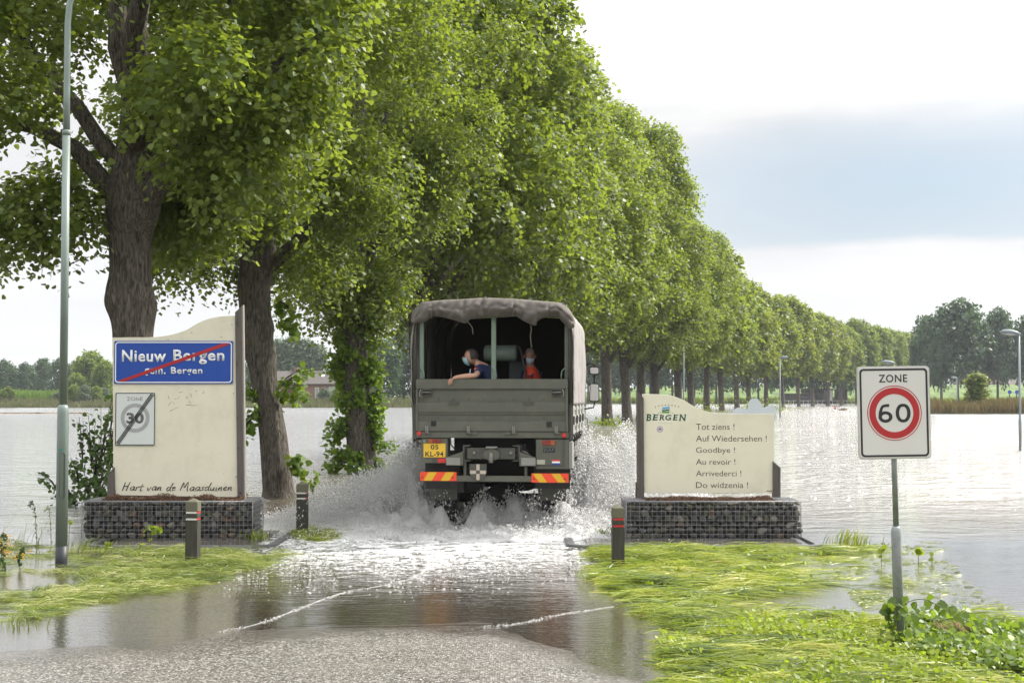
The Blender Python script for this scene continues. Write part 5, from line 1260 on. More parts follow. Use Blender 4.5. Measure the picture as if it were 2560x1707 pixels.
for s_ in (-1, 1):
    g = MB(); pr_ = [(1.55 + .72 * math.cos(a), .44 + .72 * math.sin(a)) for a in np.linspace(.1, math.pi - .1, 14)]; pi_ = [(1.55 + .70 * math.cos(a), .44 + .70 * math.sin(a)) for a in np.linspace(math.pi - .1, .1, 14)]
    g.prism_x(pr_ + pi_, s_ * .86 - .22, s_ * .86 + .22); g.build('wheel_arch', m_army_d, TK)
    g = MB(); g.bx(s_ * 1.0 - .18, s_ * 1.0 + .18, 2.5, 3.4, .55, 1.2); g.build('fuel_tank', m_army_d, TK, .05, 2)
g = MB(); g.bx(-.5, .5, 2.0, 2.3, .7, 1.3); g.build('gearbox', m_dark, TK)
g = MB(); g.tube([(-.2, .2, 1.2), (-.1, .4, 1.28), (.25, .35, 1.22), (.5, .5, 1.3)], .03, 8); g.tube([(.35, .12, 1.33), (.5, .1, 1.3), (.62, .14, 1.2)], .02, 8); g.build('air_hoses', m_steel, TK)
# cab
cabp = [(4.62, 1.05), (4.62, 2.82), (4.9, 2.95), (6.2, 2.93), (6.62, 2.1), (6.68, 1.0), (6.68, .62), (6.1, .6), (5.95, 1.0), (4.75, 1.0)]
g = MB(); g.prism_x(cabp, -1.17, 1.17); CAB = g.build('cab', m_army, TK, .03, 2)
for s_ in (-1, 1):
    g = MB(); g.prism_x([(5.0, 1.95), (5.0, 2.68), (6.15, 2.68), (6.45, 2.05), (6.45, 1.95)], s_ * 1.175 - .004, s_ * 1.175 + .004); g.build('side_window', m_dark, CAB)
    g = MB(); g.bx(s_ * 1.176 - .004, s_ * 1.176 + .004, 4.95, 4.97, 1.05, 2.8); g.build('door_seam', m_dark, CAB)
g = MB(); g.prism([(-1.05, 2.1), (1.05, 2.1), (1.0, 2.8), (-1.0, 2.8)], 6.3, 6.66); g.build('windscreen', m_dark, CAB)
for s_ in (-1, 1):
    MR = MB().tube([(s_ * 1.16, 5.9, 2.72), (s_ * 1.30, 5.85, 2.80), (s_ * 1.36, 5.85, 2.74), (s_ * 1.36, 5.85, 2.0), (s_ * 1.34, 5.87, 1.93), (s_ * 1.16, 5.9, 1.90)], .014, 8).build('mirror_arm', m_dark, CAB)
    for z0_, z1_ in ((2.56, 2.72), (2.04, 2.40)):
        g = MB(); g.prism(round_rect(s_ * 1.36 - .095, s_ * 1.36 + .095, z0_, z1_, .04), 5.80, 5.86); hs = g.build('mirror_housing', m_dark, CAB, .008, 2)
        g = MB(); g.prism(round_rect(s_ * 1.36 - .08, s_ * 1.36 + .08, z0_ + .02, z1_ - .02, .03), 5.793, 5.799); g.build('mirror_glass', m_mirror, hs)
    g = MB(); g.tube([(s_ * 1.18, 4.72, 1.75), (s_ * 1.27, 4.70, 1.74), (s_ * 1.29, 4.70, 1.6), (s_ * 1.27, 4.70, 1.25), (s_ * 1.18, 4.72, 1.15)], .014, 8); g.build('grab_rail', m_board_l, CAB)
# load inside: pale green tank and grey locker
g = MB(); z_ = tz(450); g.tube([(tx(535), 1.0, z_), (tx(545), 1.0, z_), (tx(742), 1.0, z_), (tx(752), 1.0, z_)], [.085, .125, .125, .085], 18); TKK = g.build('stowed_tank', m_green_l2, TK)
for c in (560, 595, 715, 735):
    tb(MB(), c, c + 12, 398, 412, .86, 1.02).build('tank_clamp', m_steel, TKK)
g = MB(); g.bx(tx(545), tx(740), .96, .98, tz(400), tz(398)); g.build('tank_strap', m_steel, TKK)
g = MB(); tb(g, 690, 812, 498, 960, 1.25, 1.75); g.build('grey_locker', M('locker_grey', (.045, .055, .055), .6), TK, .01)
g = MB(); g.tube([(tx(735), .95, tz(405)), (tx(768), .95, tz(408)), (tx(786), .95, tz(450)), (tx(825), .95, tz(640)), (tx(832), .95, tz(960))], .017, 8); g.build('bent_tube', m_army_d, TK)
for s_ in (-1, 1):
    g = MB(); g.bx(s_ * .98 - .16, s_ * .98 + .16, .4, 4.2, 1.98, 2.02); g.build('bench', m_dark, TK)

# ------------------------------------------------------------------ two people in the back of the lorry
m_skin = M('skin', (.46, .26, .19), .5, var=.08, vs=20); m_skin2 = M('skin_ruddy', (.36, .19, .14), .5, var=.1, vs=20)
m_hair_d = M('hair_dark', (.030, .022, .017), .7, var=.3, vs=60); m_hair_g = M('hair_grey', (.20, .17, .15), .7, var=.3, vs=60)
m_navy = M('navy_shirt', (.014, .022, .075), .8, var=.15, vs=8); m_orange = M('orange_vest', (.62, .055, .015), .65, var=.1, vs=8); m_trous = M('dark_trousers', (.015, .017, .022), .9)
m_mask = M('mask_pale_blue', (.36, .60, .68), .7, var=.05); m_maskw = M('mask_pale', (.55, .64, .74), .7, var=.05)
def skinned(name, verts, edges, radii, mat, parent, sub_=2, root=0):
    me = bpy.data.meshes.new(name); me.from_pydata([tuple(v) for v in verts], edges, []); o = mesh_obj(name, me, None, None)
    sk = o.modifiers.new('skin', 'SKIN'); sk.use_smooth_shade = True
    for i, r_ in enumerate(radii):
        q = me.skin_vertices[0].data[i]; q.radius = (r_, r_) if isinstance(r_, (int, float)) else r_; q.use_root = (i == root)
    sb = o.modifiers.new('sub', 'SUBSURF'); sb.levels = sub_; sb.render_levels = sub_
    dg = bpy.context.evaluated_depsgraph_get(); dg.update()
    m2 = bpy.data.meshes.new_from_object(o.evaluated_get(dg)); C.objects.unlink(o); bpy.data.objects.remove(o)
    m2.materials.clear(); return mesh_obj(name, m2, mat, parent)
def join_into(o, mb):
    bm = bmesh.new(); bm.from_mesh(o.data); m3 = mb.mesh('tmp'); bm.from_mesh(m3); bm.to_mesh(o.data); bm.free(); bpy.data.meshes.remove(m3)
TKM = Matrix.Translation(TK.location) @ Matrix.Rotation(YAW, 4, 'Z')
def V3(cx, cz, y): return Vector((tx(cx), y, tz(cz)))
def sphere_patch(center, rad, az0, az1, el0, el1, n=14, m=10, rot=None, infl=None):
    """part of an ellipsoid surface; az 0 looks along -Y"""
    vs = []; 
    for j in range(m + 1):
        e = el0 + (el1 - el0) * j / m
        for i in range(n + 1):
            a = az0 + (az1 - az0) * i / n
            d = Vector((math.sin(a) * math.cos(e), -math.cos(a) * math.cos(e), math.sin(e)))
            d = Vector((d.x * rad[0], d.y * rad[1], d.z * rad[2]))
            if rot is not None: d = rot @ d
            vs.append(Vector(center) + d)
    fs = [(j * (n + 1) + i, j * (n + 1) + i + 1, (j + 1) * (n + 1) + i + 1, (j + 1) * (n + 1) + i) for j in range(m) for i in range(n)]
    return MB().add(vs, fs, True)
# person 1: leaning over the tailgate looking down to the left
y1 = .42
hd = V3(468, 492, y1 - .05)
P1 = thing('person', 'person in navy shirt and blue face mask resting an arm over the tailgate', 'person', tuple(TKM @ V3(560, 640, y1)), YAW, 'people in the back of the lorry')
P1.location.z = 1.57
def rel(v, o=Vector((tx(560), y1, 1.57))): return v - o
J = {'pelvis': Vector((tx(640), y1 + .35, 1.98)), 'waist': Vector((tx(618), y1 + .25, 2.18)), 'chest': Vector((tx(585), y1 + .10, 2.42)), 'upchest': Vector((tx(560), y1 + .04, 2.56)), 'neck': Vector((tx(518), y1, 2.655)), 'neck2': Vector((tx(500), y1 - .02, 2.70)),
     'jaw': Vector((tx(474), y1 - .05, tz(508))), 'skull': Vector((tx(478), y1 - .05, tz(472))),
     'shl': Vector((tx(535), y1 - .10, 2.57)), 'ell': Vector((tx(528), y1 - .38, tz(604))), 'forel': Vector((tx(470), y1 - .43, tz(606))), 'wrl': Vector((tx(405), y1 - .46, tz(613))), 'handl': Vector((tx(384), y1 - .48, tz(622))),
     'shr': Vector((tx(592), y1 + .22, 2.56)), 'elr': Vector((tx(600), y1 + .30, 2.28)), 'wrr': Vector((tx(540), y1 + .20, 2.10)),
     'kn': Vector((tx(520), y1 + .25, 2.0)), 'ft': Vector((tx(520), y1 + .30, 1.62)), 'kn2': Vector((tx(560), y1 + .65, 2.0)), 'ft2': Vector((tx(550), y1 + .65, 1.62))}
names = list(J); ix = {n_: i for i, n_ in enumerate(names)}
E = [('pelvis', 'waist'), ('waist', 'chest'), ('chest', 'upchest'), ('upchest', 'neck'), ('neck', 'neck2'), ('neck2', 'jaw'), ('jaw', 'skull'), ('upchest', 'shl'), ('shl', 'ell'), ('ell', 'forel'), ('forel', 'wrl'), ('wrl', 'handl'), ('upchest', 'shr'), ('shr', 'elr'), ('elr', 'wrr'), ('pelvis', 'kn'), ('kn', 'ft'), ('pelvis', 'kn2'), ('kn2', 'ft2')]
RAD = {'pelvis': .15, 'waist': .13, 'chest': .145, 'upchest': .11, 'neck': .058, 'neck2': .056, 'jaw': (.068, .075), 'skull': (.088, .095), 'shl': .058, 'ell': .043, 'forel': .044, 'wrl': .029, 'handl': (.035, .025), 'shr': .058, 'elr': .043, 'wrr': .03, 'kn': .075, 'ft': .05, 'kn2': .075, 'ft2': .05}
B1 = skinned('body', [rel(J[n_]) for n_ in names], [(ix[a], ix[b_]) for a, b_ in E], [RAD[n_] for n_ in names], m_skin, P1)
fm = MB()
for k, (dxx, dyy, ln, bend) in enumerate(((-.022, -.016, .080, 0), (-.012, -.004, .084, .004), (.000, .006, .076, .008), (.012, .014, .060, .012))):
    b0 = rel(J['handl']) + Vector((dxx * .9, dyy, -.005)); fm.tube([b0, b0 + Vector((-.025 + bend, -.02, -.018)), b0 + Vector((-.036 + bend, -.024, -.018 - ln * .5)), b0 + Vector((-.034 + bend * 1.5, -.020, -.018 - ln * .95))], [.0115, .0108, .0095, .007], 8)
b0 = rel(J['wrl']); fm.tube([b0 + Vector((-.02, -.02, -.005)), b0 + Vector((-.045, -.045, -.025)), b0 + Vector((-.055, -.05, -.055))], [.013, .012, .008], 8)
join_into(B1, fm)
hc = rel(Vector((tx(476), y1 - .05, tz(482))))
rotH = Matrix.Rotation(R(-82), 3, 'Z') @ Matrix.Rotation(R(12), 3, 'X')      # face to the left, chin down
join_into(B1, sphere_patch(hc + Vector((.006, 0, .006)), (.078, .102, .112), 0, 2 * math.pi, R(-88), R(89), 20, 12, rotH))
g = sphere_patch(hc + Vector((.012, 0, .022)), (.090, .112, .113), R(80), R(280), R(-34), R(88), 22, 12, rotH); hh = g.build('hair', m_hair_d, P1)
g = sphere_patch(hc + Vector((.004, 0, .026)), (.090, .108, .108), R(-82), R(82), R(46), R(88), 14, 8, rotH); g.build('hair_fringe', m_hair_d, P1)
g = sphere_patch(hc + Vector((0, 0, -.012)), (.080, .128, .125), R(-62), R(62), R(-62), R(8), 14, 10, rotH); MK = g.build('face_mask', m_mask, P1)
g = MB(); a0 = hc + rotH @ Vector((.066, -.07, -.01)); g.tube([hc + rotH @ Vector((-.085, -.065, .0)), hc + rotH @ Vector((-.096, -.02, .022)), hc + rotH @ Vector((-.093, .014, .026))], .0028, 5); g.build('mask_loop', m_maskw, P1)
g = MB(); e_ = hc + rotH @ Vector((-.088, .012, .004)); g.tube([e_ + Vector((0, 0, -.032)), e_ + Vector((.006, -.008, -.012)), e_ + Vector((.01, -.01, .012)), e_ + Vector((.004, -.004, .03))], [.008, .013, .017, .010], 8); g.build('ear', m_skin, P1)
g = MB(); g.tube([hc + rotH @ Vector((0, -.100, .030)), hc + rotH @ Vector((0, -.125, .004))], [.010, .014], 8); g.build('nose', m_skin, P1)
g = MB()
for s_ in (-1, 1): g.tube([hc + rotH @ Vector((s_ * .026, -.092, .030)), hc + rotH @ Vector((s_ * .040, -.088, .030))], .006, 6)
g.build('eyes', m_black, P1)
SJ = ['pelvis', 'waist', 'chest', 'upchest', 'neckb', 'shl', 'slv', 'shr', 'slvr']
JS = dict(J); JS['neckb'] = J['upchest'].lerp(J['neck'], .55); JS['slv'] = J['shl'].lerp(J['ell'], .72); JS['slvr'] = J['shr'].lerp(J['elr'], .8)
RS = {'pelvis': .165, 'waist': .15, 'chest': .165, 'upchest': .13, 'neckb': .078, 'shl': .078, 'slv': .068, 'shr': .078, 'slvr': .066}
si = {n_: i for i, n_ in enumerate(SJ)}
skinned('shirt', [rel(JS[n_]) for n_ in SJ], [(si[a], si[b_]) for a, b_ in (('pelvis', 'waist'), ('waist', 'chest'), ('chest', 'upchest'), ('upchest', 'neckb'), ('upchest', 'shl'), ('shl', 'slv'), ('upchest', 'shr'), ('shr', 'slvr'))], [RS[n_] for n_ in SJ], m_navy, P1)
TJ = ['pelvis', 'kn', 'ft', 'kn2', 'ft2']; skinned('trousers', [rel(J[n_]) for n_ in TJ], [(0, 1), (1, 2), (0, 3), (3, 4)], [.17, .09, .07, .09, .07], m_trous, P1)
g = MB(); pc = rel(Vector((tx(521), y1 - .255, tz(562)))); g.box(pc, (.055, .012, .045)); bdg = g.build('sleeve_badge', m_orange, P1, .004); g = MB(); g.box(pc + Vector((0, -.009, -.004)), (.036, .004, .022)); g.build('badge_emblem', m_chy, bdg)
g = MB(); g.tube([rel(Vector((tx(484), y1 - .22, tz(560)))), rel(Vector((tx(482), y1 - .25, tz(590)))), rel(Vector((tx(483), y1 - .25, tz(622))))], .007, 6); g.build('lanyard', m_maskw, P1)
# person 2: in an orange vest, facing the camera
y2 = 1.05
P2 = thing('person', 'grey-haired person in orange life vest and pale face mask on the right side', 'person', tuple(TKM @ Vector((tx(850), y2, 1.57))), YAW, 'people in the back of the lorry')
P2.location.z = 1.57
O2 = Vector((tx(850), y2, 1.57))
def rel2(v): return v - O2
k2 = 1.0
J2 = {'pelvis': Vector((tx(868), y2 + .25, 2.0)), 'waist': Vector((tx(862), y2 + .18, 2.2)), 'chest': Vector((tx(852), y2 + .08, 2.42)), 'upchest': Vector((tx(843), y2 + .03, 2.55)), 'neck': Vector((tx(838), y2, 2.64)), 'jaw': Vector((tx(839), y2 - .03, tz(498))), 'skull': Vector((tx(837), y2 - .02, tz(458))),
      'shl': Vector((tx(800), y2 + .05, 2.52)), 'ell': Vector((tx(795), y2 + .02, 2.24)), 'wrl': Vector((tx(830), y2 - .16, 2.12)), 'shr': Vector((tx(893), y2 + .09, 2.50)), 'elr': Vector((tx(905), y2 + .05, 2.24)), 'wrr': Vector((tx(870), y2 - .12, 2.12)),
      'kn': Vector((tx(820), y2 - .2, 2.02)), 'ft': Vector((tx(820), y2 - .2, 1.62)), 'kn2': Vector((tx(900), y2 - .2, 2.02)), 'ft2': Vector((tx(900), y2 - .2, 1.62))}
n2_ = list(J2); i2 = {n_: i for i, n_ in enumerate(n2_)}
R2 = {'pelvis': .15, 'waist': .12, 'chest': .13, 'upchest': .10, 'neck': .058, 'jaw': (.066, .07), 'skull': (.085, .09), 'shl': .055, 'ell': .042, 'wrl': .03, 'shr': .055, 'elr': .042, 'wrr': .03, 'kn': .075, 'ft': .05, 'kn2': .075, 'ft2': .05}
B2 = skinned('body', [rel2(J2[n_]) for n_ in n2_], [(i2[a], i2[b_]) for a, b_ in (('pelvis', 'waist'), ('waist', 'chest'), ('chest', 'upchest'), ('upchest', 'neck'), ('neck', 'jaw'), ('jaw', 'skull'), ('upchest', 'shl'), ('shl', 'ell'), ('ell', 'wrl'), ('upchest', 'shr'), ('shr', 'elr'), ('elr', 'wrr'), ('pelvis', 'kn'), ('kn', 'ft'), ('pelvis', 'kn2'), ('kn2', 'ft2'))], [R2[n_] for n_ in n2_], m_skin2, P2)
fm = MB()
for wn, s_ in (('wrl', 1), ('wrr', -1)):
    for k in range(4):
        b0 = rel2(J2[wn]) + Vector((s_ * (-.03 + k * .019), -.03, -.01)); fm.tube([b0, b0 + Vector((0, -.035, .0)), b0 + Vector((0, -.05, -.03))], [.011, .010, .008], 6)
    b0 = rel2(J2[wn]); fm.tube([b0, b0 + Vector((s_ * .04, -.02, .01)), b0 + Vector((s_ * .05, -.045, .01))], [.013, .011, .009], 6)
join_into(B2, fm)
hc = rel2(Vector((tx(838), y2 - .02, tz(472)))); rotH = Matrix.Rotation(R(12), 3, 'Z') @ Matrix.Rotation(R(14), 3, 'X')
join_into(B2, sphere_patch(hc + Vector((0, .004, .006)), (.078, .094, .110), 0, 2 * math.pi, R(-88), R(89), 20, 12, rotH))
g = sphere_patch(hc + Vector((0, .012, .024)), (.088, .106, .112), R(84), R(276), R(-30), R(88), 20, 10, rotH); g.build('hair', m_hair_g, P2)
g = sphere_patch(hc + Vector((0, .004, .030)), (.088, .102, .105), R(-90), R(90), R(36), R(88), 12, 6, rotH); g.build('hair_fringe', m_hair_g, P2)
g = sphere_patch(hc + Vector((0, 0, -.018)), (.078, .112, .115), R(-58), R(58), R(-60), R(6), 14, 10, rotH); g.build('face_mask', m_maskw, P2)
g = MB(); g.tube([hc + rotH @ Vector((0, -.088, .030)), hc + rotH @ Vector((0, -.108, .002))], [.010, .014], 8); g.build('nose', m_skin2, P2)
g = MB()
for s_ in (-1, 1): g.tube([hc + rotH @ Vector((s_ * .022, -.084, .030)), hc + rotH @ Vector((s_ * .040, -.077, .030))], .005, 6)
g.build('eyes', m_black, P2)
g = MB()
for s_ in (-1, 1):
    e_ = hc + rotH @ Vector((s_ * .086, .01, 0)); g.tube([e_ + Vector((0, 0, -.03)), e_ + Vector((s_ * .008, 0, 0)), e_ + Vector((0, 0, .03))], [.008, .014, .009], 8)
g.build('ears', m_skin2, P2)
SJ = ['waist', 'chest', 'upchest', 'neckb', 'shl', 'slv', 'shr', 'slvr']; J2['neckb'] = J2['upchest'].lerp(J2['neck'], .6); J2['slv'] = J2['shl'].lerp(J2['ell'], .9); J2['slvr'] = J2['shr'].lerp(J2['elr'], .9)
si = {n_: i for i, n_ in enumerate(SJ)}
skinned('shirt', [rel2(J2[n_]) for n_ in SJ], [(si[a], si[b_]) for a, b_ in (('waist', 'chest'), ('chest', 'upchest'), ('upchest', 'neckb'), ('upchest', 'shl'), ('shl', 'slv'), ('upchest', 'shr'), ('shr', 'slvr'))], [.14, .14, .11, .07, .065, .055, .065, .055], m_navy, P2)
VJ = [J2['waist'] + Vector((0, -.02, -.02)), J2['chest'] + Vector((0, -.03, 0)), J2['upchest'] + Vector((0, -.03, .0)), J2['upchest'] + Vector((-.01, -.04, .09))]
skinned('life_vest', [rel2(v) for v in VJ], [(0, 1), (1, 2), (2, 3)], [.17, .165, .125, .055], m_orange, P2)
g = MB()
for pts in ([(828, 604), (850, 600), (872, 585)], [(862, 590), (852, 625), (848, 650)]):
    g.tube([rel2(Vector((tx(a), y2 - .155, tz(b_)))) for a, b_ in pts], .010, 6)
g.build('vest_strap', m_navy, P2)
# ------------------------------------------------------------------ flattened grass, weeds, flood debris
def blade_mat(name, stops, tfac=.3):
    m = bpy.data.materials.new(name); m.use_nodes = True; t = m.node_tree
    b = t.nodes['Principled BSDF']; b.inputs['Roughness'].default_value = .42; b.inputs['Specular IOR Level'].default_value = .5
    g = N(t, 'ShaderNodeNewGeometry'); n1 = N(t, 'ShaderNodeTexNoise'); n1.inputs['Scale'].default_value = 1.9; n1.inputs['Detail'].default_value = 4
    mp_ = N(t, 'ShaderNodeMapping'); mp_.inputs['Scale'].default_value = (.5, 1.4, 1); t.links.new(g.outputs['Position'], mp_.inputs[0]); t.links.new(mp_.outputs[0], n1.inputs['Vector'])
    k = math_('ADD', math_('MULTIPLY', g.outputs['Random Per Island'], .5, tree=t), math_('MULTIPLY_ADD', n1.outputs[0], 1.7, -.62, tree=t), tree=t, clamp=True)
    col = ramp(k, stops, tree=t, interp='LINEAR'); t.links.new(col, b.inputs['Base Color'])
    tr = N(t, 'ShaderNodeBsdfTranslucent'); t.links.new(mixc(.5, col, (.45, .60, .05), tree=t), tr.inputs['Color'])
    ms = N(t, 'ShaderNodeMixShader'); ms.inputs[0].default_value = tfac; t.links.new(b.outputs[0], ms.inputs[1]); t.links.new(tr.outputs[0], ms.inputs[2]); t.links.new(ms.outputs[0], t.nodes['Material Output'].inputs[0])
    MATS[name] = m; return m
m_grass = blade_mat('flattened_grass', [(0, (.022, .042, .008)), (.25, (.07, .115, .015)), (.45, (.20, .26, .025)), (.68, (.36, .38, .04)), (.88, (.50, .46, .12)), (1, (.50, .40, .22))])
m_grass_l = blade_mat('flattened_grass_pale', [(0, (.03, .05, .015)), (.3, (.10, .14, .03)), (.6, (.26, .30, .07)), (.85, (.44, .43, .20)), (1, (.55, .50, .34))], .25)  # paler, straw-mixed blade colours
m_dry = M('dry_straw', (.30, .21, .10), .8, var=.3, vs=30)
def in_poly(x, y, poly):
    c = np.zeros(len(x), bool); n = len(poly); j = n - 1
    for i in range(n):
        xi, yi = poly[i]; xj, yj = poly[j]
        c ^= ((yi > y) != (yj > y)) & (x < (xj - xi) * (y - yi) / (yj - yi + 1e-12) + xi); j = i
    return c
def sample_poly(n, poly, r, dens=None):
    a = np.array(poly); mn, mx = a.min(0), a.max(0); xs, ys = [], []; tot = 0
    while tot < n:
        x = r.uniform(mn[0], mx[0], n * 3); y = r.uniform(mn[1], mx[1], n * 3); k = in_poly(x, y, poly)
        if dens is not None: k &= r.random(len(x)) < dens(x, y)
        xs.append(x[k]); ys.append(y[k]); tot += k.sum()
    return np.concatenate(xs)[:n], np.concatenate(ys)[:n]
def blades(x, y, z, ang, ln, wd, lift, r, end_lift=0.):
    """lying blades: four joints, slightly arched, two-sided strips"""
    n = len(x); s = np.array([0, .33, .68, 1.]); W = np.array([.7, 1, .75, .08])
    bend = r.normal(size=n) * .6
    a = ang[:, None] + bend[:, None] * s[None] ** 1.2
    px = x[:, None] + ln[:, None] * np.concatenate([np.zeros((n, 1)), np.cumsum(np.cos(a[:, 1:]) * np.diff(s), 1)], 1)
    py = y[:, None] + ln[:, None] * np.concatenate([np.zeros((n, 1)), np.cumsum(np.sin(a[:, 1:]) * np.diff(s), 1)], 1)
    pz = z[:, None] + lift[:, None] * np.sin(np.pi * np.minimum(1, s[None] * 1.05)) + end_lift * s[None] ** 2 * r.random((n, 1))
    ca, sa = -np.sin(a), np.cos(a); tilt = r.normal(size=(n, 1)) * .5
    w = wd[:, None] * W[None] * .5
    Lx, Ly, Lz = px + ca * w, py + sa * w, pz + tilt * w; Rx, Ry, Rz = px - ca * w, py - sa * w, pz - tilt * w
    V = np.stack([np.stack([Lx, Ly, Lz], -1), np.stack([Rx, Ry, Rz], -1)], 2).reshape(n, 8, 3)
    base = (np.arange(n) * 8)[:, None, None]; q = np.array([[0, 1, 3, 2], [2, 3, 5, 4], [4, 5, 7, 6]])[None]
    return V.reshape(-1, 3), (base + q).reshape(-1)
def G(x, y): p_ = gnd(x * 1.0884, y * 1.0884); return (p_.x, p_.y)      # from the overview enlargement
polyR = [(1.08, 8.5), G(1503, 1568), G(1505, 1440), G(1420, 1392), G(1335, 1325), G(1350, 1268), G(1500, 1262), G(1920, 1263), G(1990, 1235), G(2050, 1262), G(2080, 1300), G(2060, 1370), G(2200, 1420), G(2352, 1440), (6.2, 12.6), (6.2, 8.5)]
def densR(x, y):
    d = np.ones(len(x)) * .92
    nz_ = wob(x, y, 2.4, .3) * .5 + wob(x, y * 1.6, 6, 1.1) * .35 + wob(x, y * 2, 15, 2.2) * .2
    # open water to the right and in the band between the two mats
    open_ = sm(x - (2.4 - .0 * y), 0, 1.6) * sm(y, 13.6, 14.4) * (1 - sm(y, 19.0, 19.8))
    band = np.exp(-((y - 14.9 + .12 * (x - 2)) / .75) ** 2) * sm(x, 1.2, 2.4) * .95
    right = sm(x, 4.1, 5.2) * sm(y, 13, 14.5)
    d -= .80 * open_ + band + right
    d += nz_ * .85 - .22
    return np.clip(d * 1.35, 0, 1) ** 1.5
def grass(name, label, poly, dens, n, mat, seed, ang0, z_amp, ln=(.2, .6), wd=(.005, .011), per=22, jit=.2, spread=.07):
    """tufts of blades laid over by the current"""
    r = np.random.default_rng(seed); nt_ = n // per; tx_, ty_ = sample_poly(nt_, poly, r, dens)
    ta = ang0 + .5 * wob(tx_, ty_, 1.3, seed + 1.) + .35 * wob(tx_, ty_, 4.2, seed + 2.) + r.normal(size=nt_) * .3
    sz = .55 + .9 * r.random(nt_); k = np.repeat(np.arange(nt_), per); n = len(k)
    x = tx_[k] + r.normal(size=n) * spread * sz[k]; y = ty_[k] + r.normal(size=n) * spread * .7 * sz[k]
    a = ta[k] + r.normal(size=n) * jit
    hz_ = (r.random(nt_) ** 1.6)[k]
    z = .001 + hz_ * z_amp * r.random(n)
    V, idx = blades(x, y, z, a, r.uniform(*ln, n) * sz[k], r.uniform(*wd, n), .006 + .055 * hz_ * r.random(n), r)
    V[:, 2] = np.maximum(V[:, 2], -.008)
    o = mesh_obj(name, np_mesh(name, V, 4, idx=idx), mat); return tag(o, label, 'grass', kind='stuff')
grass('flattened_grass', 'bright flattened grass combed by the flood in front of the right stone basket and across the lower right', polyR, densR, 56000, m_grass, 5, -.18, .11)
polyL = [G(-60, 1432), G(60, 1424), G(160, 1392), G(370, 1358), G(480, 1334), G(560, 1312), G(642, 1283), G(655, 1264), G(600, 1268), G(420, 1262), G(200, 1256), G(120, 1262), G(0, 1240), G(-60, 1240)]
def densL(x, y):
    nz_ = wob(x, y, 2.6, 4.3) * .5 + wob(x, y * 1.6, 7, 5.1) * .4 + wob(x, y * 2, 16, 2.9) * .2
    core = sm(x, -6.0, -4.4) * .62 + .26
    core -= .30 * np.exp(-((y - 16.2) / .9) ** 2) * (1 - sm(x, -5.6, -4.6))
    return np.clip((core + nz_ * .85 - .05) * 1.1, 0, 1) ** 1.8
grass('flattened_grass', 'pale flattened grass around the lamp foot and the left bollards', polyL, densL, 17000, m_grass_l, 9, .05, .06, (.08, .28), (.004, .009))
polyM = [G(640, 1240), G(690, 1215), G(760, 1215), G(790, 1232), G(740, 1245), G(690, 1240)]
grass('flattened_grass', 'small patch of bright grass in the foam at the second white-banded bollard', polyM, lambda x, y: np.full(len(x), .7), 1600, m_grass, 10, .2, .06, (.12, .3))
# floating bits scattered on the calm water
rr0 = np.random.default_rng(77)
polyF = [G(1960, 1240), G(2160, 1245), G(2200, 1330), G(2352, 1420), G(2352, 1440), G(2000, 1420), G(1900, 1330)]
x, y = sample_poly(1500, polyF, rr0, lambda x, y: np.clip(.35 + .6 * wob(x, y, 3, 1), 0, 1) * np.where(x > 3.9, .3, 1))
V, idx = blades(x, y, np.full(1500, .003), rr0.uniform(-.5, .5, 1500), rr0.uniform(.03, .16, 1500), rr0.uniform(.004, .014, 1500), np.full(1500, .006), rr0)
tag(mesh_obj('floating_grass_bits', np_mesh('floating_grass_bits', V, 4, idx=idx), m_grass_l), 'scattered grass bits floating behind the 60 sign post', 'debris', kind='stuff')
# broad-leaved weeds mixed into the mat
def weed_leaves(name, label, pts, leaf, mat, seed, n_per=9, spread=.09, h=.10, kind='stuff', cat='weeds', droop=0.):
    r = np.random.default_rng(seed); P_ = []; 
    for (x, y, z, s_) in pts:
        k = max(2, int(n_per * s_)); q = r.normal(size=(k, 3)) * np.array([spread, spread, h * .5]) * s_; q[:, 2] = np.abs(q[:, 2]) + .01
        P_.append(np.array([x, y, z]) + q)
    P_ = np.concatenate(P_); Nn = unit(r.normal(size=P_.shape) * .6 + np.array([.1, -.35, .8]))
    V, k = leaves(P_, Nn, leaf * (.6 + .8 * r.random(len(P_))), .72, True, r)
    o = mesh_obj(name, np_mesh(name, V, k), mat); return tag(o, label, cat, kind=kind)
m_weed = leaf_mat('weed_leaves', (.04, .075, .010), (.22, .28, .025), trans=(.50, .66, .04), tfac=.38, c2=(.36, .40, .05))
m_creep = leaf_mat('creeper_leaves', (.018, .042, .008), (.10, .16, .020), trans=(.40, .58, .04), tfac=.36, c2=(.22, .30, .05))
r = np.random.default_rng(31)
pr = [G(1510, 1568), G(1540, 1480), G(1700, 1440), G(1950, 1425), G(2100, 1450), G(2352, 1520), (4.2, 10.2), (3.4, 9), (1.3, 9)]
x, y = sample_poly(250, pr, r, lambda x, y: np.clip(.3 + .8 * wob(x, y, 2.2, 7) + .25 * sm(x, 1.5, 3.5), 0, 1))
weed_leaves('broadleaf_weeds', 'yellow-green broad leaves scattered over the grass at the lower right', [(a, b_, .06, .8 + .5 * r.random()) for a, b_ in zip(x, y)], .042, m_weed, 32, 14)
x, y = sample_poly(70, [G(1420, 1290), G(1560, 1270), G(1900, 1280), G(1960, 1310), G(1800, 1400), G(1520, 1430)], r)
weed_leaves('broadleaf_weeds', 'small broad leaves dotted through the grass in front of the right stone basket', [(a, b_, .05, .6) for a, b_ in zip(x, y)], .045, m_weed, 33, 8)
pr = [G(2060, 1470), G(2120, 1440), G(2200, 1450), G(2352, 1478), G(2420, 1500), G(2420, 1560), G(2250, 1545), G(2120, 1515)]
x, y = sample_poly(215, pr, r)
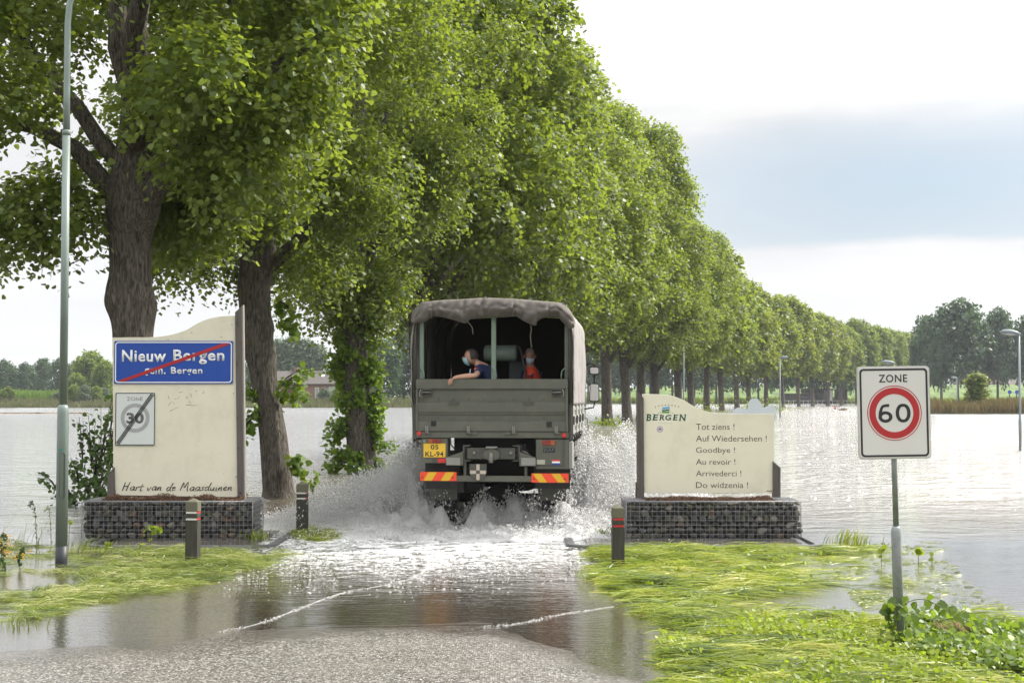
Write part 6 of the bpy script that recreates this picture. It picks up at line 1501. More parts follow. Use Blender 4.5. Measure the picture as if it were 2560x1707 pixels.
CR = thing('creeper', 'leafy green creeper wound round the 60 sign post and heaped beside it', 'creeper', (3.6, 12.3, 0))
o = weed_leaves('leaf_heap', None, [(a - 3.6, b_ - 12.3, .02 + .09 * r.random(), 1.0) for a, b_ in zip(x, y)], .062, m_creep, 34, 20, .10, .09, cat=None); o.parent = CR
def stem_leaves(par, pts, n, leaf, seed, mat, rad=.006, sp=.03, name='leafy_stem'):
    r = np.random.default_rng(seed); pts = [tuple(q) for q in spline(pts, 5)]
    so = MB().tube(pts, [rad * (1 - .6 * i / len(pts)) for i in range(len(pts))], 5).build(name, MATS.get('stem_green') or M('stem_green', (.10, .11, .04), .6), par)
    a = np.array(pts); k = r.integers(0, len(pts), n); P_ = a[k] + r.normal(size=(n, 3)) * sp
    Nn = unit(r.normal(size=(n, 3)) * .7 + np.array([0, -.6, .5])); V, kk = leaves(P_, Nn, leaf * (.6 + .7 * r.random(n)), .75, True, r)
    tag(mesh_obj('leaf_spray', np_mesh('leaf_spray', V, kk), mat, so), kind='stuff'); return so
bx_, by_ = ZS.location.x - 3.6, 12.26 - 12.3
stem_leaves(CR, [(bx_ - .02, by_ - .07, .02), (bx_ - .05, by_ - .08, .25), (bx_ + .02, by_ - .08, .38), (bx_ + .2, by_ - .05, .42), (bx_ + .42, by_, .30), (bx_ + .62, by_, .14), (bx_ + .9, by_ + .02, .03)], 42, .085, 41, m_creep, .006, .035)
stem_leaves(CR, [(bx_, by_ - .06, .03), (bx_ - .08, by_ - .1, .16), (bx_ - .14, by_ - .1, .30), (bx_ - .07, by_ - .09, .36)], 26, .085, 42, m_creep, .005, .03)
stem_leaves(CR, [(bx_ + .1, by_ - .08, .0), (bx_ + .3, by_, .2), (bx_ + .55, by_ + .05, .24), (bx_ + .8, by_, .12), (bx_ + 1.2, by_ - .1, .1), (bx_ + 1.6, by_ - .1, .18)], 46, .08, 43, m_creep, .006, .05)
stem_leaves(CR, [(bx_ + .7, by_, .0), (bx_ + .9, by_, .14), (bx_ + 1.2, by_, .2), (bx_ + 1.3, by_ + .05, .1)], 24, .07, 44, m_creep, .005, .05)
r_ = random.Random(8); g = MB()
for k in range(60):
    x0_ = bx_ + .42 + r_.uniform(-.1, .12); y0_ = by_ - .1 + r_.uniform(-.04, .04)
    g.tube([(x0_ - .06, y0_, .22 + r_.uniform(-.02, .03)), (x0_ + r_.uniform(0, .06), y0_ - .03, .13), (x0_ + r_.uniform(-.04, .14), y0_ - .05, .03)], .0022, 3)
for k in range(14): g.tube([(bx_ + .45, by_ - .06, .2 + .002 * k), (bx_ + .8, by_ - .1, .12), (bx_ + 1.15 + r_.uniform(-.1, .1), by_ - .16, .04)], .003, 3)
tag(g.build('straw_tangle', m_dry, CR), kind='stuff')
# single standing weeds and grass tufts
def tuft(label, px, py, n, h, mat, seed, ang=None, cat='grass tuft', name='grass_tuft', wd=.012, spread=.07, group=None):
    p_ = gnd(px, py); T = None; r = np.random.default_rng(seed)
    x = p_.x + r.normal(size=n) * spread; y = p_.y + r.normal(size=n) * spread
    a = r.uniform(0, 6.28, n) if ang is None else ang + r.normal(size=n) * .6
    s = np.array([0, .4, .75, 1.]); hh = h * r.uniform(.5, 1.1, n); W = np.array([.8, 1, .6, .08]); out = hh * r.uniform(.2, .8, n)
    px_ = x[:, None] + (np.cos(a) * out)[:, None] * s ** 1.5; py_ = y[:, None] + (np.sin(a) * out)[:, None] * s ** 1.5; pz_ = hh[:, None] * (s - .35 * s ** 3)
    w = wd * .5 * W; dx_, dy_ = -np.sin(a)[:, None] * w, np.cos(a)[:, None] * w
    V = np.stack([np.stack([px_ + dx_, py_ + dy_, pz_], -1), np.stack([px_ - dx_, py_ - dy_, pz_], -1)], 2).reshape(-1, 3)
    base = (np.arange(n) * 8)[:, None, None]; q = np.array([[0, 1, 3, 2], [2, 3, 5, 4], [4, 5, 7, 6]])[None]
    o = mesh_obj(name, np_mesh(name, V, 4, idx=(base + q).reshape(-1)), mat); return tag(o, label, cat, group, 'stuff')
tuft('dark green grass tuft on the kerb corner beside the red-banded bollard', 1505, 1345, 34, .28, m_grass_l, 1, wd=.012)
tuft('grass tuft drooping at the right end of the left stone basket', 640, 1352, 60, .28, m_grass, 2, spread=.1)
tuft('grass tuft swept over the right kerb end of the goodbye board', 2120, 1368, 130, .38, m_grass, 3, ang=.2, spread=.14)
tuft('round dark grass clump floating in front of the lamp foot', 108, 1483, 70, .16, m_grass_l, 4, ang=-.3, spread=.06)
tuft('tall dark grass behind the lamp foot, left of the stone basket', 215, 1378, 120, .26, m_grass_l, 5, ang=.1, spread=.3)
tuft('long thin grass stalks bending over at the left edge', 30, 1385, 46, .75, m_grass_l, 6, ang=.1, wd=.006, spread=.25)
tuft('low grass tussock at the lower left edge of the water', 20, 1560, 90, .14, m_grass, 7, ang=.1, spread=.22)
def herb(label, px, py, h, seed, bend=(.05, 0), n=26, leaf=.05, mat=None, name='weed_plant', cat='weed'):
    p_ = gnd(px, py); T = thing(name, label, cat, (p_.x, p_.y, 0))
    stem_leaves(T, [(0, 0, -.03), (bend[0] * .2, 0, h * .4), (bend[0] * .6, 0, h * .85), (bend[0], bend[1], h), (bend[0] * 1.5, bend[1], h * .93)], n, leaf, seed, mat or m_weed, .005, .018, 'stem'); return T
herb('hooked pale weed standing in the water left of the lamp foot', 92, 1365, .62, 1, (-.07, 0), 60, .035, m_leaf_pale)
herb('small weed with narrow leaves just left of the lamp foot', 128, 1355, .5, 2, (-.05, 0), 24, .03)
herb('bright weed leaning right in front of the left stone basket', 345, 1395, .42, 3, (.16, 0), 22, .075)
herb('bright weed at the upper edge of the left grass, nodding to the right', 372, 1370, .26, 4, (.1, 0), 18, .075)
herb('small leafy weed in the left grass mat below the basket', 262, 1395, .20, 5, (.05, 0), 26, .055)
herb('single upright dock leaf in the water left of the 60 sign post', 2203, 1412, .20, 6, (.02, 0), 6, .11)
herb('single upright dock leaf in the water right of the 60 sign post', 2296, 1410, .18, 7, (.01, 0), 5, .12)
herb('small dock leaf low in the water, farther right of the 60 sign post', 2330, 1409, .10, 8, (.0, 0), 4, .09)
herb('tall upright weed right of the lamp foot, before the stone basket', 171, 1378, .42, 9, (.02, 0), 26, .035)
m_yel = M('ragwort_yellow', (.62, .36, .02), .7, var=.2, vs=30)
for k, (px, py, h, lab) in enumerate(((6, 1425, .30, 'yellow flowering weed clump cut by the left edge'), (48, 1422, .22, 'yellow flowering weed, second clump from the left edge'), (2, 1400, .34, 'yellow flowering weed behind the clump at the left edge'))):
    T = herb(lab, px, py, h, 20 + k, (.03, 0), 40, .05, m_leaf_dark, 'flowering_weed', 'flowers')
    r_ = random.Random(k); g = MB()
    for i in range(34): g.box((r_.gauss(.02, .06), r_.gauss(0, .05), h * r_.uniform(.55, 1.05)), (.016, .016, .010))
    tag(g.build('flower_heads', m_yel, T), kind='stuff')
# oak-like sapling thicket behind the left basket
p_ = gnd(225, 1262)
OK_ = thing('oak_sapling', 'leafy sapling standing in the water between the lamp post and the left board', 'sapling', (p_.x, p_.y, -.45))
m_oak = leaf_mat('oak_leaves', (.03, .06, .018), (.08, .14, .03), trans=(.22, .38, .05), tfac=.33, c2=(.16, .22, .06))
oc = []; r_ = random.Random(21)
for (ax, az, n, sp) in ((.35, 2.0, 90, .25), (.45, 1.5, 110, .28), (.1, 1.35, 90, .25), (-.3, 1.0, 60, .2), (.3, .8, 120, .3), (-.1, .7, 90, .3), (-.55, .55, 60, .2), (.55, .6, 90, .25), (-.85, .75, 46, .16), (.2, .42, 90, .3), (-.35, .4, 70, .25), (.05, 1.75, 40, .15), (.5, 2.3, 46, .15), (-.15, 1.75, 36, .14)):
    oc.append((ax * .7, r_.uniform(-.2, .2), az * .55 + .25, ax * .5, 0, az * .5, sp, n))
shoots(OK_, oc, .10, 6, m_oak, name='branch')
for lab, px, py, h, n in (('small leafy sapling in the water right of the leaning lime tree', 843, 1176, .55, 60), ('tiny pale sapling behind the second white-banded bollard', 782, 1232, .45, 26)):
    p_ = gnd(px, py); T = thing('water_sapling', lab, 'sapling', (p_.x, p_.y, -.45)); shoots(T, [(0, 0, .45, .15, 0, h, .12, n), (0, 0, .45, -.15, 0, h * .6, .1, n // 2)], .11, 9, m_ivy, name='branch')
for k, (px, py, w_) in enumerate(((1520, 1064, .9), (1740, 1035, 2.4), (1905, 1030, 3.0))):
    p_ = gnd(px, py); weed_leaves('weed_patch', ('low green plants at the foot of the first trunk right of the lorry', 'green weeds at the trunk foot left above the goodbye board', 'green weeds in the water above the middle of the goodbye board')[k], [(p_.x + r_.uniform(-w_, w_) * .9, p_.y + r_.uniform(-w_, w_) * .5, 0, 1.5 * w_) for i in range(14)], .22, m_weed, 60 + k, 8, .3, .4)

# ------------------------------------------------------------------ splash and foam
def foam_mat(name, a=.9, tf=.35, rough=.5):
    m = bpy.data.materials.new(name); m.use_nodes = True; t = m.node_tree; b = t.nodes['Principled BSDF']
    b.inputs['Base Color'].default_value = (a, a, a * .99, 1); b.inputs['Roughness'].default_value = rough
    tr = N(t, 'ShaderNodeBsdfTranslucent'); tr.inputs[0].default_value = (a, a, a, 1); ms = N(t, 'ShaderNodeMixShader'); ms.inputs[0].default_value = tf
    t.links.new(b.outputs[0], ms.inputs[1]); t.links.new(tr.outputs[0], ms.inputs[2]); t.links.new(ms.outputs[0], t.nodes['Material Output'].inputs[0])
    g = N(t, 'ShaderNodeNewGeometry'); n1 = N(t, 'ShaderNodeTexNoise'); n1.inputs['Scale'].default_value = 7; n1.inputs['Detail'].default_value = 9; n1.inputs['Roughness'].default_value = .7; t.links.new(g.outputs['Position'], n1.inputs['Vector'])
    t.links.new(ramp(n1.outputs[0], [(.34, (.70, .70, .68)), (.46, (.88, .88, .87)), (.56, (a, a, a))], tree=t), b.inputs['Base Color'])
    bp_ = N(t, 'ShaderNodeBump'); bp_.inputs['Distance'].default_value = .06; t.links.new(n1.outputs[0], bp_.inputs['Height']); t.links.new(bp_.outputs[0], b.inputs['Normal'])
    return m
m_foam = foam_mat('churned_foam', .93, .45); m_drop = foam_mat('spray_drops', .95, .5, .3)
PLUME = [(-1.60, 23.7, .45, .8, .98), (-2.2, 23.9, .55, .8, .66), (-3.0, 24.0, .7, .8, .34), (-4.0, 23.8, .9, .9, .14), (1.32, 24.2, .45, 1.0, 1.08), (1.95, 24.4, .52, .9, 1.12), (2.6, 24.6, .5, .9, .70), (3.3, 24.8, .5, .9, .3),
         (-.45, 22.75, .32, .35, .46), (.05, 22.9, .35, .3, .50), (.45, 22.75, .3, .35, .46), (-1.12, 22.9, .22, .3, .52), (.82, 22.6, .28, .3, .52), (-.3, 21.9, 1.5, .6, .13), (-2.0, 22.3, .9, .7, .13), (1.1, 22.4, .7, .8, .28)]
def plume_h(x, y):
    h = np.zeros_like(x)
    for (a, b_, sx, sy, hh) in PLUME: h = np.maximum(h, hh * np.exp(-((x - a) / sx) ** 2 - ((y - b_) / sy) ** 2))
    return h
def fbm(x, y, z=0., s=1., octv=5):
    out = np.zeros_like(x); a = .5; f = s
    for o_ in range(octv):
        ca, sa = math.cos(1.1 * o_ + z), math.sin(1.1 * o_ + z); u, v = (x * ca - y * sa) * f, (x * sa + y * ca) * f
        out += a * (1 - np.abs(np.sin(u + 1.9 * np.sin(v * .8 + o_ + z)) * np.cos(v + 1.7 * np.sin(u * .7 + 2 * o_)))) ; a *= .55; f *= 1.93
    return out
xs = np.arange(-5.2, 4.2, .026); ys = np.arange(20.2, 26.2, .04)
Xg, Yg = np.meshgrid(xs, ys); H0 = plume_h(Xg, Yg); FB = fbm(Xg, Yg, .4, 3.4, 6) / 1.05
Zg = H0 * (.38 + .95 * FB ** 1.5) + (.05 * (FB - .62)) * np.clip(H0 * 8, 0, 1) - .02
Vg = np.stack([Xg, Yg, Zg], -1).reshape(-1, 3); nx_ = len(xs); i = np.arange(Xg.size).reshape(Xg.shape)
idx = np.stack([i[:-1, :-1], i[:-1, 1:], i[1:, 1:], i[1:, :-1]], -1).reshape(-1, 4)
keep = (Zg.reshape(-1)[idx].max(1) > .006); 
sw = mesh_obj('splash_water', np_mesh('splash_water', Vg, 4, smooth=True, idx=idx[keep].reshape(-1)), m_foam); tag(sw, 'white churned water heaped up round the lorry wheels', 'splash', kind='stuff')
r = np.random.default_rng(91)
def drops(name, label, n, seed, reach=1.45, size=(.004, .018)):
    r = np.random.default_rng(seed); PL = np.array(PLUME); w = PL[:, 2] * PL[:, 3] * PL[:, 4] ** 1.2; k = r.choice(len(PL), n, p=w / w.sum())
    a = PL[k]; u = r.normal(size=n) * .75; v = r.normal(size=n) * .6
    x = a[:, 0] + u * a[:, 2] * 1.15; y = a[:, 1] + v * a[:, 3]
    env = a[:, 4] * np.exp(-(u * .8) ** 2) * (.55 + .75 * fbm(x * 1.3, y * .6, seed, 4.5, 4)); z = env * (r.random(n) ** .62) * reach
    z = np.where(x > .5, z * .90, z * .88)
    # side jets thrown outwards in arcs
    m_ = n // 5; side = r.random(m_) < .5; t_ = r.random(m_) ** .8; jet = r.random(m_)
    x[:m_] = np.where(side, 1.2 + t_ * (1.0 + .9 * jet), -1.5 - t_ * (1.2 + 1.3 * jet)); z[:m_] = np.where(side, .74, .92) * (1 - t_ ** 1.6 * .9) * (.45 + .75 * jet) + r.normal(size=m_) * .07
    y[:m_] = 23.6 + r.normal(size=m_) * .5
    z = np.maximum(z, .01); s = size[0] + (size[1] - size[0]) * r.random(n) ** 2.6
    s = np.where(x > .5, s * 1.08, s)
    P_ = np.stack([x, y, z], 1)
    T4 = np.array([[1, 1, 1], [1, -1, -1], [-1, 1, -1], [-1, -1, 1]]) * .62; F4 = np.array([[0, 1, 2], [0, 3, 1], [0, 2, 3], [1, 3, 2]])
    el = np.stack([np.ones(n), np.ones(n), 1 + r.random(n) * .9], 1)
    V = (P_[:, None] + T4[None] * s[:, None, None] * el[:, None]).reshape(-1, 3)
    idx = ((np.arange(n) * 4)[:, None, None] + F4[None]).reshape(-1)
    o = mesh_obj(name, np_mesh(name, V, 3, idx=idx), m_drop); return tag(o, label, 'spray', kind='stuff')
drops('spray_drops', 'spray of water drops thrown up on both sides of the lorry', 135000, 7)
# foam flakes and thin foam lines on the shallow water
n = 20000; x = r.uniform(-6, 1.3, n * 2); y = r.uniform(14.2, 22.4, n * 2)
fd = 1 - (((x + 1.3) / 4.6) ** 2 + ((y - 22.4) / 7.6) ** 2); rd = fbm(x, y, 2.2, 2.6, 5)
k = (r.random(2 * n) < np.clip(fd, 0, 1) ** 1.3 * np.clip((rd - .45) * 3.4, .03, 1)) & (x < edge(RIGHT_EDGE, y)) & (x > edge(LEFT_EDGE, y)); x, y = x[k], y[k]; n = len(x)
lines = [[(978, 1262), (985, 1290), (966, 1318), (925, 1335), (880, 1345), (800, 1359), (745, 1376), (700, 1393), (640, 1416), (580, 1436), (505, 1452)], [(1108, 1443), (1200, 1430), (1290, 1411), (1330, 1405), (1410, 1393)], [(1010, 1300), (1022, 1330), (1040, 1352), (1032, 1368), (985, 1388), (935, 1400), (905, 1410)], [(1120, 1290), (1060, 1300), (1028, 1330), (1040, 1365), (1090, 1372)], [(860, 1405), (820, 1422), (785, 1440)], [(1290, 1385), (1330, 1360), (1400, 1345)]]
lx, ly, ls = [], [], []
for j, ln_ in enumerate(lines):
    a = np.array(spline([G(*q) for q in ln_], 14)); d = np.r_[0, np.cumsum(np.linalg.norm(np.diff(a, axis=0), axis=1))]
    m_ = int(d[-1] * (230 if j in (0, 1) else 0)); s_ = r.random(m_) * d[-1]; wdt = .034 * (.35 + np.abs(np.sin(s_ * 2.3 + 3 * np.sin(s_ * .9)))) * (1.2 - .6 * s_ / d[-1]) * (1 + .8 * np.sin(s_ * 9 + j))
    lx.append(np.interp(s_, d, a[:, 0]) + r.normal(size=m_) * wdt * .5); ly.append(np.interp(s_, d, a[:, 1]) + r.normal(size=m_) * wdt * 1.3); ls.append(np.full(m_, .0046))
X_ = np.concatenate([x] + lx); Y_ = np.concatenate([y] + ly); S_ = np.concatenate([.003 + .012 * r.random(n) ** 3] + ls) * (.7 + .6 * r.random(len(X_) if 0 else n + sum(len(q) for q in lx)))
m_ = len(X_); ang = np.linspace(0, 2 * np.pi, 6, endpoint=False)[None] + r.random((m_, 1)) * 6
rad_ = S_[:, None] * (.6 + .8 * r.random((m_, 6))); zc = np.maximum(0, gz(X_, Y_) + .014) + .004
ring_ = np.stack([X_[:, None] + rad_ * np.cos(ang) * 1.3, Y_[:, None] + rad_ * np.sin(ang), np.repeat(zc[:, None], 6, 1)], -1)
top_ = np.stack([X_, Y_, zc + S_ * .5], -1)
V = np.concatenate([ring_, top_[:, None]], 1).reshape(-1, 3); tri = np.array([[q, (q + 1) % 6, 6] for q in range(6)])
fl = mesh_obj('foam_flakes', np_mesh('foam_flakes', V, 3, idx=((np.arange(m_) * 7)[:, None, None] + tri[None]).reshape(-1)), m_drop); tag(fl, 'white foam flakes and thin foam lines drifting over the flooded road', 'foam', kind='stuff')

# fine mist hanging in the two plumes
m_mist = bpy.data.materials.new('spray_mist'); m_mist.use_nodes = True; t = m_mist.node_tree; t.nodes.remove(t.nodes['Principled BSDF'])
g = N(t, 'ShaderNodeNewGeometry'); se = N(t, 'ShaderNodeSeparateXYZ'); t.links.new(g.outputs['Position'], se.inputs[0])
n1 = N(t, 'ShaderNodeTexNoise'); n1.inputs['Scale'].default_value = 2.6; n1.inputs['Detail'].default_value = 5; n1.inputs['Roughness'].default_value = .65; t.links.new(g.outputs['Position'], n1.inputs['Vector'])
ax = math_('SUBTRACT', math_('ABSOLUTE', math_('ADD', se.outputs['X'], .05, tree=t), tree=t), 1.75, tree=t)
side = math_('SUBTRACT', 1.0, math_('POWER', math_('ABSOLUTE', math_('DIVIDE', ax, 1.05, tree=t), tree=t), 2.0, tree=t), tree=t)
hgt = math_('DIVIDE', se.outputs['Z'], 1.25, tree=t)
dn = math_('ADD', math_('MULTIPLY', side, 1.0, tree=t), math_('ADD', math_('MULTIPLY', n1.outputs[0], 2.0, tree=t), math_('MULTIPLY_ADD', hgt, -1.15, -.95, tree=t), tree=t), tree=t)
dn = math_('MULTIPLY', dn, 1.15, clamp=True, tree=t); dn = math_('MULTIPLY', dn, 2.2, tree=t)
pv = N(t, 'ShaderNodeVolumePrincipled'); pv.inputs['Color'].default_value = (.995, .995, .995, 1); pv.inputs['Anisotropy'].default_value = .2; t.links.new(dn, pv.inputs['Density'])
t.links.new(pv.outputs[0], t.nodes['Material Output'].inputs['Volume'])
for x0_, x1_, y0_, y1_, lab in ((-3.4, -1.42, 23.0, 24.8, 'thin mist in the spray left of the lorry'), (1.36, 3.2, 23.4, 25.4, 'thin mist in the spray right of the lorry')):
    mb = MB(); mb.bx(x0_, x1_, y0_, y1_, .01, 1.6); o = mb.build('spray_mist', m_mist); tag(o, lab, 'mist', kind='stuff')
# ------------------------------------------------------------------ far shores
def bg_crown(name, n, size, z0, seed, lobes=34, per=4, Rm=5, z1=12):
    return crown_mesh(name, n, size, False, z0=z0, z1=z1, Rm=Rm, per=per, lobes=lobes, lob_r=(1.2, 2.2), seed=seed, twig=.9, droop=.1, base_frac=.75, flare=.12)
bgm = [bg_crown('crown', 7500, .62, 1.0, 70 + i) for i in range(3)]
bgm_tall = [bg_crown('crown', 7500, .6, 3.4, 80 + i, Rm=5.2, z1=12) for i in range(2)]
pop = [bg_crown('crown', 5000, .55, 1.0, 90, 26, 4, 2.2, 12)]
bg_trunk = MB().tube([(0, 0, -1), (0, 0, 3), (.2, 0, 8)], [.34, .28, .12], 8).mesh('trunk')
def bg_tree(px, top, wpx, Y, base_z, label, kind='round', mat=None, group='trees on the far shores', name='shore_tree'):
    pt = at(px, top, Y); s_ = F / Y; H = pt.z - base_z; W = wpx / s_ / 2
    T = thing(name, label, 'tree', (pt.x, Y, base_z), random.uniform(0, 6.28), group)
    src = {'round': bgm, 'tall': bgm_tall, 'poplar': pop}[kind]; me = random.choice(src)
    if not me.materials: me.materials.append(m_leaf_dark)
    c_ = mesh_obj('crown', me, None, T); hs = {'round': 5, 'tall': 5.2, 'poplar': 2.3}[kind]
    c_.scale = (W / hs, W / hs, H / 12.4); c_.rotation_euler = (0, 0, random.uniform(0, 6.28))
    if mat: c_.material_slots[0].link = 'OBJECT'; c_.material_slots[0].material = mat
    t_ = mesh_obj('trunk', bg_trunk, m_bark, T); t_.scale = (1, 1, H / 12.4); return T
random.seed(5)
NTH = ['first', 'second', 'third', 'fourth', 'fifth', 'sixth', 'seventh', 'eighth', 'ninth', 'tenth', 'eleventh', 'twelfth', 'thirteenth', 'fourteenth', 'fifteenth', 'sixteenth']
FT = sorted([12, 62, 105, 150, 190, -50, 262, 590, 640])
for px, top, w, Y, k in ((12, 905, 70, 450, 0), (62, 912, 60, 455, 1), (105, 900, 66, 470, 2), (150, 900, 60, 460, 0), (190, 906, 50, 465, 1), (-50, 900, 80, 450, 2), (262, 905, 60, 470, 2), (590, 905, 60, 440, 1), (640, 880, 60, 450, 0)):
    bg_tree(px, top, w, Y, .9, 'bluish far tree on the left horizon, ' + NTH[FT.index(px)] + ' from the left', 'round', m_leaf_dark, 'far trees on the left horizon')
for px, top, w, Y, lab in ((228, 882, 95, 315, 'large round tree on the left shore just left of the town sign'), (262, 905, 60, 300, 'smaller tree on the left shore touching the edge of the town sign'), (190, 935, 50, 300, 'low round tree on the left shore near the lamp post')):
    bg_tree(px, top, w, Y, 1.0, lab, 'round', m_leaf)
for px, top, w, lab in ((672, 868, 44, 'pale poplar, leftmost of the group behind the brick house'), (700, 850, 46, 'pale poplar, second of the group behind the brick house'), (733, 843, 50, 'tallest pale poplar behind the brick house'), (765, 850, 46, 'pale poplar right of the tallest one behind the house'), (797, 862, 40, 'pale poplar, rightmost of the group behind the brick house')):
    bg_tree(px, top, w * 1.25, 400, .9, lab, 'poplar', m_leaf_pale, 'pale poplars behind the brick house', 'poplar_tree')
for px, top, w, Y, lab in ((950, 850, 110, 330, 'dense dark tree on the shore between the ivy-clad trunk and the lorry'), (1010, 822, 100, 345, 'tall dark tree on the shore touching the lorry roof edge'), (905, 880, 70, 350, 'small dark tree on the shore right of the brick house'), (1075, 840, 100, 340, 'dark shore tree hidden by the lorry')):
    bg_tree(px, top, w, Y, .9, lab, 'round', m_leaf_dark)
for i, (px, top, w, Y) in enumerate(((1470, 838, 100, 400), (1520, 850, 80, 410), (1570, 846, 90, 395), (1625, 852, 80, 405), (1680, 845, 90, 400), (1735, 850, 80, 410), (1790, 846, 90, 395), (1840, 852, 80, 405), (1895, 850, 80, 400), (1950, 855, 80, 410), (2005, 860, 80, 400), (2060, 862, 76, 405), (2115, 866, 70, 400), (2170, 870, 70, 405), (2225, 870, 70, 400))):
    bg_tree(px, top, w, Y, .0, 'dark tree behind the avenue trunks across the flood, ' + NTH[i] + ' from the left', 'tall', m_leaf_dark, 'dark trees behind the avenue')
for px, top, w, Y, lab in ((2392, 766, 175, 345, 'big dark round tree right of the 60 zone sign, larger of the pair'), (2492, 786, 105, 350, 'dark round tree second from the right behind the slim lamp'), (2575, 800, 100, 352, 'dark tree cut by the right edge behind the slim lamp'), (2318, 800, 90, 360, 'dark tree between the avenue end and the big round tree'), (2352, 838, 60, 340, 'small dark tree under the left side of the big round tree')):
    T = bg_tree(px, top, w, Y, .2, lab, 'tall', m_leaf_dark, 'big trees at the right end'); 
for px, top, w, Y in ((1650, 940, 60, 470), (1990, 945, 80, 560), (2330, 930, 70, 520), (2420, 925, 80, 600), (2480, 915, 90, 600), (2540, 920, 80, 590), (2600, 915, 80, 600), (2280, 935, 60, 560)):
    bg_tree(px, top, w, Y, 3.5, 'bluish distant tree behind the river dike, ' + NTH[sorted([1650, 1990, 2330, 2420, 2480, 2540, 2600, 2280]).index(px)] + ' from the left', 'round', m_leaf_dark, 'distant trees behind the dike')
# bushes on the left shore
SHX = (185, 210, 240, 262, 20, 0, 620, 645, 668, 700, 758, 810, 840, 860, 905, 150)
for i in range(16):
    px = SHX[i]; w = random.uniform(26, 44)
    bg_tree(px, 975 + random.uniform(-6, 8) - (12 if i < 4 else 0), w, 272 + random.uniform(0, 6), .3, ('shrub on the left shore, ' + NTH[sorted(SHX).index(px)] + ' from the left'), 'round', m_leaf_pale if i % 2 else m_leaf, 'shrubs along the left shore', 'shore_shrub')
# reeds and corn: too many to count
def strip(name, label, x0, x1, y0, y1, zb, h, n, mat, seed, wd=.10, cat='reeds', par=1):
    r = np.random.default_rng(seed); x = r.uniform(x0, x1, n); y = r.uniform(y0, y1, n); z = zb if np.isscalar(zb) else zb(x, y)
    hh = h * (.6 + .5 * r.random(n)) * (1 + .25 * wob(x, y, .35, seed)); lean = r.normal(size=(n, 2)) * .22 * hh[:, None]
    w = wd * (.6 + .8 * r.random(n)); a = r.uniform(-.9, .9, n); dx_, dy_ = np.cos(a) * w, np.sin(a) * w
    P0 = np.stack([x - dx_, y - dy_, z * np.ones(n)], 1); P1_ = np.stack([x + dx_, y + dy_, z * np.ones(n)], 1)
    P2_ = np.stack([x + lean[:, 0] * .5 + dx_, y + lean[:, 1] * .5 + dy_, z + hh * .6], 1); P3 = np.stack([x + lean[:, 0], y + lean[:, 1], z + hh], 1)
    o = mesh_obj(name, np_mesh(name, np.stack([P0, P1_, P2_, P3], 1).reshape(-1, 3), 4), mat); return tag(o, label, cat, kind='stuff')
m_reed = leaf_mat('shore_reeds', (.05, .07, .025), (.16, .15, .07), trans=(.2, .25, .08), tfac=.25, c2=(.26, .19, .11))
m_reed_b = leaf_mat('brown_herbs', (.06, .08, .02), (.20, .13, .06), trans=(.25, .2, .06), tfac=.25, c2=(.24, .13, .06))
m_corn = leaf_mat('maize', (.05, .10, .02), (.13, .20, .04), trans=(.25, .4, .05), tfac=.3)
strip('shore_reeds', 'low reeds and herbs along the left shore', -104, -8, 267, 275, lambda x, y: gz(x, y), 1.3, 9000, m_reed, 1, .16)
strip('maize_field', 'field of maize behind the left shore', -112, -78, 296, 318, 1.2, 2.2, 9000, m_corn, 2, .15, 'maize')
strip('brown_herb_bank', 'brown and green herbs on the low strip of land right of the 60 sign', 50.5, 84, 172, 180, -.3, 2.0, 9000, m_reed_b, 3, .10, 'herbs')
strip('meadow_edge', 'green bank plants below the trees behind the avenue', 20, 150, 404, 424, lambda x, y: gz(x, y), 2.2, 7000, m_leaf, 4, .3, 'bank plants')
land = MB(); pts = [(50 + 34 * k / 14, 171.5 + (k % 3) * .25) for k in range(15)] + [(84 - 34 * k / 14, 181 - (k % 2) * .4) for k in range(15)]
land.prism_z(pts, -.5, .12); tag(land.build('low_bank', m_field), kind='structure')
T = bg_tree(2441, 934, 56, 178, .1, 'small pointed young tree standing on the herb bank right of the 60 sign', 'poplar', m_leaf2, None, 'young_tree')
r_ = random.Random(2)
for k, (x0, x1) in enumerate(((0, 85), (92, 170), (172, 245))):
    n = 350; r = np.random.default_rng(k + 200); a = at(x0 - 2, 1033, 181.); b_ = at(x1, 1033, 181.)
    x = r.uniform(a.x, b_.x, n); y = 176 + r.normal(size=n) * .35 + .5 * wob(x, x * 0, 1.1, k); V, idx = blades(x, y, np.full(n, .02), r.uniform(-.3, .3, n), r.uniform(.2, .6, n), r.uniform(.03, .09, n), r.uniform(.02, .12, n), r)
    tag(mesh_obj('drift_line', np_mesh('drift_line', V, 4, idx=idx), m_dry), ('brown drift line on the water, farthest left', 'brown drift line on the water behind the lamp post', 'brown drift line on the water just left of the town sign')[k], 'debris', kind='stuff')

# --- buildings
m_brick = bpy.data.materials.new('red_brick_far'); m_brick.use_nodes = True; t = m_brick.node_tree; b = t.nodes['Principled BSDF']; b.inputs['Roughness'].default_value = .9
co = N(t, 'ShaderNodeTexCoord'); bt = N(t, 'ShaderNodeTexBrick'); bt.inputs['Scale'].default_value = 5; bt.inputs['Color1'].default_value = (.22, .10, .08, 1); bt.inputs['Color2'].default_value = (.17, .075, .06, 1); bt.inputs['Mortar'].default_value = (.2, .17, .15, 1)
mp_ = N(t, 'ShaderNodeMapping'); mp_.inputs['Rotation'].default_value = (R(90), 0, 0); t.links.new(co.outputs['Object'], mp_.inputs[0]); t.links.new(mp_.outputs[0], bt.inputs['Vector']); t.links.new(bt.outputs[0], b.inputs['Base Color'])
m_roof = M('roof_tiles_grey', (.085, .072, .066), .8, var=.2, vs=1.5, stretch=(1, 1, 6)); m_roof_r = M('roof_brown', (.12, .08, .065), .85, var=.2)
